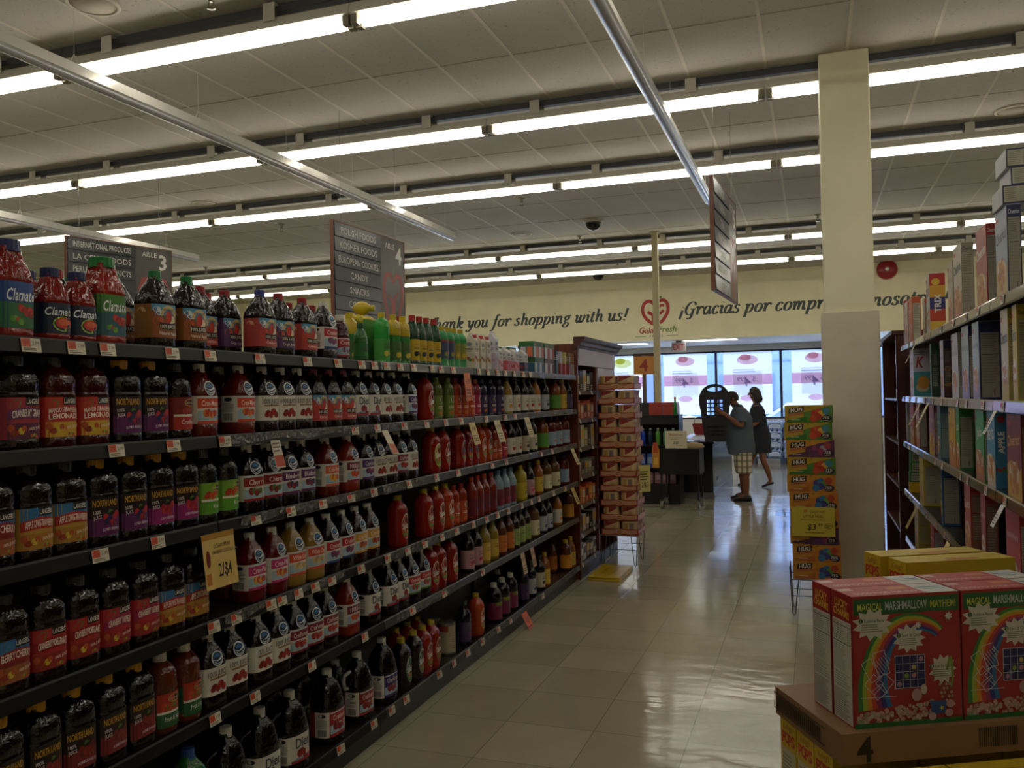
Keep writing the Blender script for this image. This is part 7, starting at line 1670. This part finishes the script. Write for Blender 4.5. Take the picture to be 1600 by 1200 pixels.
def hand(V, E_, tag_, wrist, d, side, spread, r=.0095, curl=None):
    """palm along d from the wrist; fingers fan along `side`, curling toward `curl`"""
    w = Vector(wrist); d = Vector(d).normalized(); s_ = Vector(side).normalized(); c = Vector(curl).normalized() if curl else d
    p = w + d * .05; V[tag_ + 'palm'] = (*p, .026, .034); E_.append((tag_ + 'wrist', tag_ + 'palm'))
    k = w + d * .085; V[tag_ + 'knuckles'] = (*k, .017, .036); E_.append((tag_ + 'palm', tag_ + 'knuckles'))
    for i, (off, L) in enumerate(((-.032, .062), (-.011, .074), (.011, .070), (.031, .055))):
        a = k + s_ * off + d * .012; b = a + d * L * .5 + c * L * .18; e = b + d * L * .25 + c * L * .42
        for nm, q, rr in (('a', a, r), ('b', b, r * .92), ('c', e, r * .8)): V['%sf%d%s' % (tag_, i, nm)] = (*q, rr)
        E_ += [(tag_ + 'knuckles', '%sf%da' % (tag_, i)), ('%sf%da' % (tag_, i), '%sf%db' % (tag_, i)), ('%sf%db' % (tag_, i), '%sf%dc' % (tag_, i))]
    a = p - s_ * .034; b = a - s_ * .022 + d * .03 + c * .01; e = b + d * .03 + c * .02
    for nm, q, rr in (('a', a, r * 1.15), ('b', b, r), ('c', e, r * .85)): V['%st%s' % (tag_, nm)] = (*q, rr)
    E_ += [(tag_ + 'palm', tag_ + 'ta'), (tag_ + 'ta', tag_ + 'tb'), (tag_ + 'tb', tag_ + 'tc')]
SKIN = mat('#7a4c36', .5); SKIN2 = mat('#8a5a44', .5)

# ---- man in blue grey shirt and plaid shorts, facing left, lifting the basket
man = thing('person', 'man in blue grey shirt and plaid shorts lifting a black basket', 'person', (-1.02, 13.52, 0))
V = {'pelvis': (.0, 0, .86, .13, .15), 'waist': (-.04, 0, 1.04, .15, .16), 'chest': (-.03, 0, 1.26, .14, .16), 'collar': (-.06, 0, 1.385, .085, .11), 'neck': (-.095, 0, 1.45, .056), 'jaw': (-.145, 0, 1.50, .068, .062), 'face': (-.165, 0, 1.565, .085, .074), 'crown': (-.165, 0, 1.615, .060, .056),
     'nose': (-.262, 0, 1.545, .012), 'brow': (-.238, 0, 1.585, .022),
     'lsh': (-.03, -.185, 1.37, .066), 'lel': (.0, -.30, 1.14, .048), 'lwrist': (-.25, -.385, 1.345, .030),
     'rsh': (-.03, .185, 1.37, .066), 'rel': (-.10, .27, 1.13, .048), 'rwrist': (-.27, -.06, 1.33, .030),
     'lhip': (.0, -.105, .80, .105), 'lknee': (.005, -.12, .47, .062), 'lcalf': (.03, -.12, .33, .060), 'lank': (.035, -.12, .09, .038), 'lfoot': (-.09, -.125, .05, .034),
     'rhip': (.0, .105, .80, .105), 'rknee': (-.045, .12, .47, .062), 'rcalf': (-.03, .12, .33, .060), 'rank': (-.03, .12, .09, .038), 'rfoot': (-.16, .125, .05, .034)}
E1 = [('pelvis', 'waist'), ('waist', 'chest'), ('chest', 'collar'), ('collar', 'neck'), ('neck', 'jaw'), ('jaw', 'face'), ('face', 'crown'), ('face', 'brow'), ('brow', 'nose'), ('chest', 'lsh'), ('lsh', 'lel'), ('lel', 'lwrist'), ('chest', 'rsh'), ('rsh', 'rel'), ('rel', 'rwrist'),
      ('pelvis', 'lhip'), ('lhip', 'lknee'), ('lknee', 'lcalf'), ('lcalf', 'lank'), ('lank', 'lfoot'), ('pelvis', 'rhip'), ('rhip', 'rknee'), ('rknee', 'rcalf'), ('rcalf', 'rank'), ('rank', 'rfoot')]
hand(V, E1, 'l', V['lwrist'][:3], (-.78, .12, .55), (.2, -.1, .95), 1, curl=(-.6, .6, .1))
hand(V, E1, 'r', V['rwrist'][:3], (-.75, -.45, .45), (.2, .1, .95), 1, curl=(-.6, -.6, .1))
skinned('body', V, E1, 'pelvis', SKIN, man)
sh = MB(); cloth = mat('#4e5a68', .8)
sh.loft(ellipse_loft([(-.035, 0, .715, .195, .205), (-.045, 0, .85, .215, .215), (-.065, 0, 1.0, .215, .215), (-.055, 0, 1.14, .20, .212), (-.04, 0, 1.26, .178, .212), (-.045, 0, 1.36, .135, .20), (-.06, 0, 1.425, .085, .12), (-.075, 0, 1.447, .070, .082)]), cloth, caps=False)
for s_ in (-1, 1):
    e = V['lel' if s_ < 0 else 'rel']; a = Vector((-.03, .15 * s_, 1.37)); b = Vector(e[:3]); limb_loft(sh, [(*a, .088), (*(a.lerp(b, .4)), .086), (*(a.lerp(b, .78)), .078)], cloth)
obj('shirt', sh, man)
obj('collar', MB().loft(ellipse_loft([(-.072, 0, 1.435, .080, .088), (-.084, 0, 1.472, .070, .076), (-.080, 0, 1.472, .076, .082)]), mat('#3f4c59', .8), caps=False), man)
def plaid_mat():
    t_ = NT('plaid cotton'); co = t_.n('ShaderNodeTexCoord'); mp = t_.n('ShaderNodeMapping'); t_.l(co.outputs['Object'], mp.inputs['Vector'])
    outs = []
    for ax, sc in ((0, 13), (2, 11)):
        sx = t_.n('ShaderNodeSeparateXYZ'); t_.l(mp.outputs['Vector'], sx.inputs[0]); m_ = t_.n('ShaderNodeMath', operation='MULTIPLY'); t_.l(sx.outputs[ax], m_.inputs[0]); m_.inputs[1].default_value = sc
        f = t_.n('ShaderNodeMath', operation='FRACT'); t_.l(m_.outputs[0], f.inputs[0]); g_ = t_.n('ShaderNodeMath', operation='GREATER_THAN'); t_.l(f.outputs[0], g_.inputs[0]); g_.inputs[1].default_value = .62; outs.append(g_.outputs[0])
    c = t_.mix(outs[0], lin('#c9bfa4'), lin('#7d7562')); x = t_.n('ShaderNodeMath', operation='MULTIPLY'); t_.l(outs[1], x.inputs[0]); x.inputs[1].default_value = .6
    t_.l(t_.mix(x.outputs[0], c, lin('#5f5848')), t_.b.inputs['Base Color']); setin(t_.b, 'Roughness', .85); return t_.m
so = MB(); pl = plaid_mat()
so.loft(ellipse_loft([(-.02, 0, .70, .165, .185), (-.02, 0, .80, .175, .195), (-.02, 0, .90, .17, .19)]), pl, caps=False)
for s_, kx_ in ((-1, .005), (1, -.03)):
    so.loft(ellipse_loft([(kx_, .12 * s_, .43, .115, .105), (kx_, .118 * s_, .44, .118, .108), (kx_ - .005, .112 * s_, .58, .128, .108), (-.01, .10 * s_, .74, .145, .11)], 18), pl, caps=False)
obj('shorts', so, man)
ha = MB(); hm = mat('#2b2624', .8)
rows = []
ha.loft(ellipse_loft([(-.125, 0, 1.535, .062, .080), (-.135, 0, 1.575, .078, .084), (-.150, 0, 1.615, .088, .082), (-.158, 0, 1.655, .070, .066), (-.16, 0, 1.682, .030, .030)]), hm)
obj('hair', ha, man)
for s_ in (-1, 1):
    obj('ear', MB().loft(ellipse_loft([(-.14, .078 * s_, 1.525, .010, .006), (-.135, .088 * s_, 1.545, .018, .010), (-.135, .090 * s_, 1.565, .016, .010), (-.138, .080 * s_, 1.58, .008, .006)], 10), SKIN), man)
    obj('eye', MB().lathe([(.001, -.010), (.010, -.004), (.012, .002), (.009, .008), (.001, .011)], mat('#1c1614', .2), 10, (-.238, .030 * s_, 1.560)), man)
obj('mouth', MB().box(-.214, -.022, 1.503, -.206, .022, 1.509, mat('#5a2f28', .5)), man)
for nm, ax, ay in (('l', .035, -.122), ('r', -.03, .122)):
    f = MB(); f.loft([[(ax + px, ay + w * math.cos(q), .002 + h * (.5 + .5 * math.sin(q))) for q in [2 * PI * j / 14 for j in range(14)]] for px, w, h in ((.075, .02, .05), (.06, .04, .085), (.0, .046, .10), (-.08, .05, .075), (-.15, .048, .058), (-.19, .03, .04))], mat('#17171a', .5)); obj('shoe', f, man)

# ---- tall black basket held upright by the man
def curve_plate(outline, holes, thick, m, name):
    c = bpy.data.curves.new(name, 'CURVE'); c.dimensions = '2D'; c.fill_mode = 'BOTH'; c.extrude = thick / 2
    for loop in [outline] + holes:
        s_ = c.splines.new('POLY'); s_.points.add(len(loop) - 1); s_.use_cyclic_u = True
        for p_, (x, y) in zip(s_.points, loop): p_.co = (x, y, 0, 1)
    o = bpy.data.objects.new(name, c); me = bpy.data.meshes.new_from_object(o); bpy.data.objects.remove(o); bpy.data.curves.remove(c)
    for v in me.vertices: x, y, z = v.co; v.co = (x, -z, y)
    me.materials.clear(); me.materials.append(m); return me
bo = smooth([(-.155, .0), (-.185, .22), (-.21, .45), (-.235, .60), (-.225, .70), (-.17, .80), (-.09, .855), (0, .87), (.09, .855), (.17, .80), (.225, .70), (.235, .60), (.21, .45), (.185, .22), (.155, .0)], 4)
rh = []
for i in range(4):
    for j in range(4):
        x, y, w, h = -.094 + .063 * i, .42 + .063 * j, .021, .021
        rh.append([(x - w, y - h), (x - w, y + h), (x + w, y + h), (x + w, y - h)])
for i in range(4):
    for j in range(3):
        x, y = -.094 + .063 * i, .10 + .06 * j; rh.append([(x - .017, y - .009), (x - .017, y + .009), (x + .017, y + .009), (x + .017, y - .009)])
rh.append([(.11 * math.cos(-q), .795 + .042 * math.sin(-q)) for q in [2 * PI * j / 20 for j in range(20)]])
BK = mat('#101013', .4)
bx, by, bz = on_y(1118, 688, 13.17).x, 13.17, .925
bt = thing('hand_basket', 'tall black plastic basket with square holes lifted by the man', 'basket', (bx, by, bz))
link('face_panel', curve_plate(bo, rh, .012, BK, 'face_panel'), bt)
wl_ = MB(); ins = [(x * .90, .02 + y * .955) for x, y in bo]
wl_.add([(x, .0061, y) for x, y in bo] + [(x * .93, .105, .03 + y * .93) for x, y in bo] + [(x * .90, .105, .04 + y * .90) for x, y in bo] + [(x * .95, .0061, .015 + y * .965) for x, y in bo], [(i, i + 1, i + 1 + len(bo), i + len(bo)) for i in range(len(bo) - 1)] + [(i + 2 * len(bo), i + 2 * len(bo) + 1, i + 3 * len(bo) + 1, i + 3 * len(bo)) for i in range(len(bo) - 1)] + [(i + len(bo), i + len(bo) + 1, i + 2 * len(bo) + 1, i + 2 * len(bo)) for i in range(len(bo) - 1)], BK)
wl_.box(-.15, .0065, -.004, .15, .105, .012, BK).box(-.15, .101, .012, .15, .105, .34, BK)
obj('tub_wall', wl_, bt)

# ---- woman in a dark dress walking away to the left
wo = thing('person', 'woman in dark dress stepping away behind the man', 'person', (-.93, 15.55, 0))
V = {'pelvis': (.05, 0, .92, .12, .14), 'waist': (.03, 0, 1.08, .105, .12), 'chest': (.0, 0, 1.30, .11, .14), 'collar': (-.01, 0, 1.43, .07, .10), 'neck': (-.02, 0, 1.50, .045), 'jaw': (-.055, 0, 1.555, .058, .055), 'face': (-.065, 0, 1.62, .078, .068), 'crown': (-.05, 0, 1.675, .06, .056), 'brow': (-.132, 0, 1.64, .020), 'nose': (-.155, 0, 1.60, .011),
     'lsh': (.0, -.165, 1.405, .052), 'lel': (.03, -.20, 1.14, .038), 'lwrist': (-.16, -.17, 1.02, .024), 'rsh': (.0, .165, 1.405, .052), 'rel': (.02, .21, 1.14, .038), 'rwrist': (-.18, .18, 1.05, .024),
     'lhip': (.05, -.085, .86, .10), 'lknee': (.085, -.09, .48, .058), 'lcalf': (.15, -.09, .32, .054), 'lank': (.205, -.09, .115, .032), 'lfoot': (.13, -.09, .045, .028),
     'rhip': (.04, .085, .86, .10), 'rknee': (-.12, .09, .49, .058), 'rcalf': (-.16, .09, .33, .054), 'rank': (-.22, .09, .10, .032), 'rfoot': (-.33, .09, .045, .028)}
hand(V, E2 := [('pelvis', 'waist'), ('waist', 'chest'), ('chest', 'collar'), ('collar', 'neck'), ('neck', 'jaw'), ('jaw', 'face'), ('face', 'crown'), ('face', 'brow'), ('brow', 'nose'), ('chest', 'lsh'), ('lsh', 'lel'), ('lel', 'lwrist'), ('chest', 'rsh'), ('rsh', 'rel'), ('rel', 'rwrist'),
      ('pelvis', 'lhip'), ('lhip', 'lknee'), ('lknee', 'lcalf'), ('lcalf', 'lank'), ('lank', 'lfoot'), ('pelvis', 'rhip'), ('rhip', 'rknee'), ('rknee', 'rcalf'), ('rcalf', 'rank'), ('rank', 'rfoot')], 'l', V['lwrist'][:3], (-.8, .1, -.4), (.1, -.2, .9), 1, r=.0085, curl=(-.4, .7, -.3))
hand(V, E2, 'r', V['rwrist'][:3], (-.8, -.1, -.4), (.1, .2, .9), 1, r=.0085, curl=(-.4, -.7, -.3))
skinned('body', V, E2, 'pelvis', SKIN2, wo)
dr = MB(); dm = mat('#1b1e2c', .75)
dr.loft(ellipse_loft([(.045, 0, .60, .185, .19), (.045, 0, .75, .18, .185), (.05, 0, .92, .165, .18), (.03, 0, 1.08, .135, .155), (.01, 0, 1.22, .14, .165), (.0, 0, 1.34, .13, .17), (-.005, 0, 1.42, .09, .14), (-.012, 0, 1.462, .055, .07)]), dm, caps=False)
for s_ in (-1, 1):
    e = V['lel' if s_ < 0 else 'rel']; a_ = Vector((.0, .13 * s_, 1.40)); b_ = Vector(e[:3]); limb_loft(dr, [(*a_, .070), (*(a_.lerp(b_, .5)), .062), (*(a_.lerp(b_, 1.0)), .052)], dm)
obj('dress', dr, wo)
hr = MB(); hm = mat('#3a322e', .85)
hr.loft(ellipse_loft([(.02, 0, 1.475, .06, .08), (.015, 0, 1.54, .085, .098), (-.01, 0, 1.61, .092, .094), (-.03, 0, 1.67, .098, .090), (-.04, 0, 1.72, .078, .074), (-.04, 0, 1.755, .03, .03)]), hm)
obj('hair', hr, wo)
for s_ in (-1, 1): obj('eye', MB().lathe([(.001, -.009), (.009, -.004), (.011, .002), (.008, .007), (.001, .010)], mat('#1c1614', .2), 10, (-.130, .028 * s_, 1.622)), wo)
obj('mouth', MB().box(-.118, -.02, 1.556, -.110, .02, 1.562, mat('#6a3530', .5)), wo)
for ax, ay, lift, p_ in ((.205, -.09, .03, .35), (-.22, .09, .0, 0)):
    f = MB(); f.loft([[(ax + px, ay + w * math.cos(q), .002 + max(0, px + .12) * p_ + h * (.5 + .5 * math.sin(q))) for q in [2 * PI * j / 12 for j in range(12)]] for px, w, h in ((.05, .02, .03), (.03, .034, .04), (-.03, .038, .045), (-.10, .042, .045), (-.15, .03, .03))], mat('#241d1c', .5)); obj('sandal', f, wo)

bpy.context.view_layer.update()
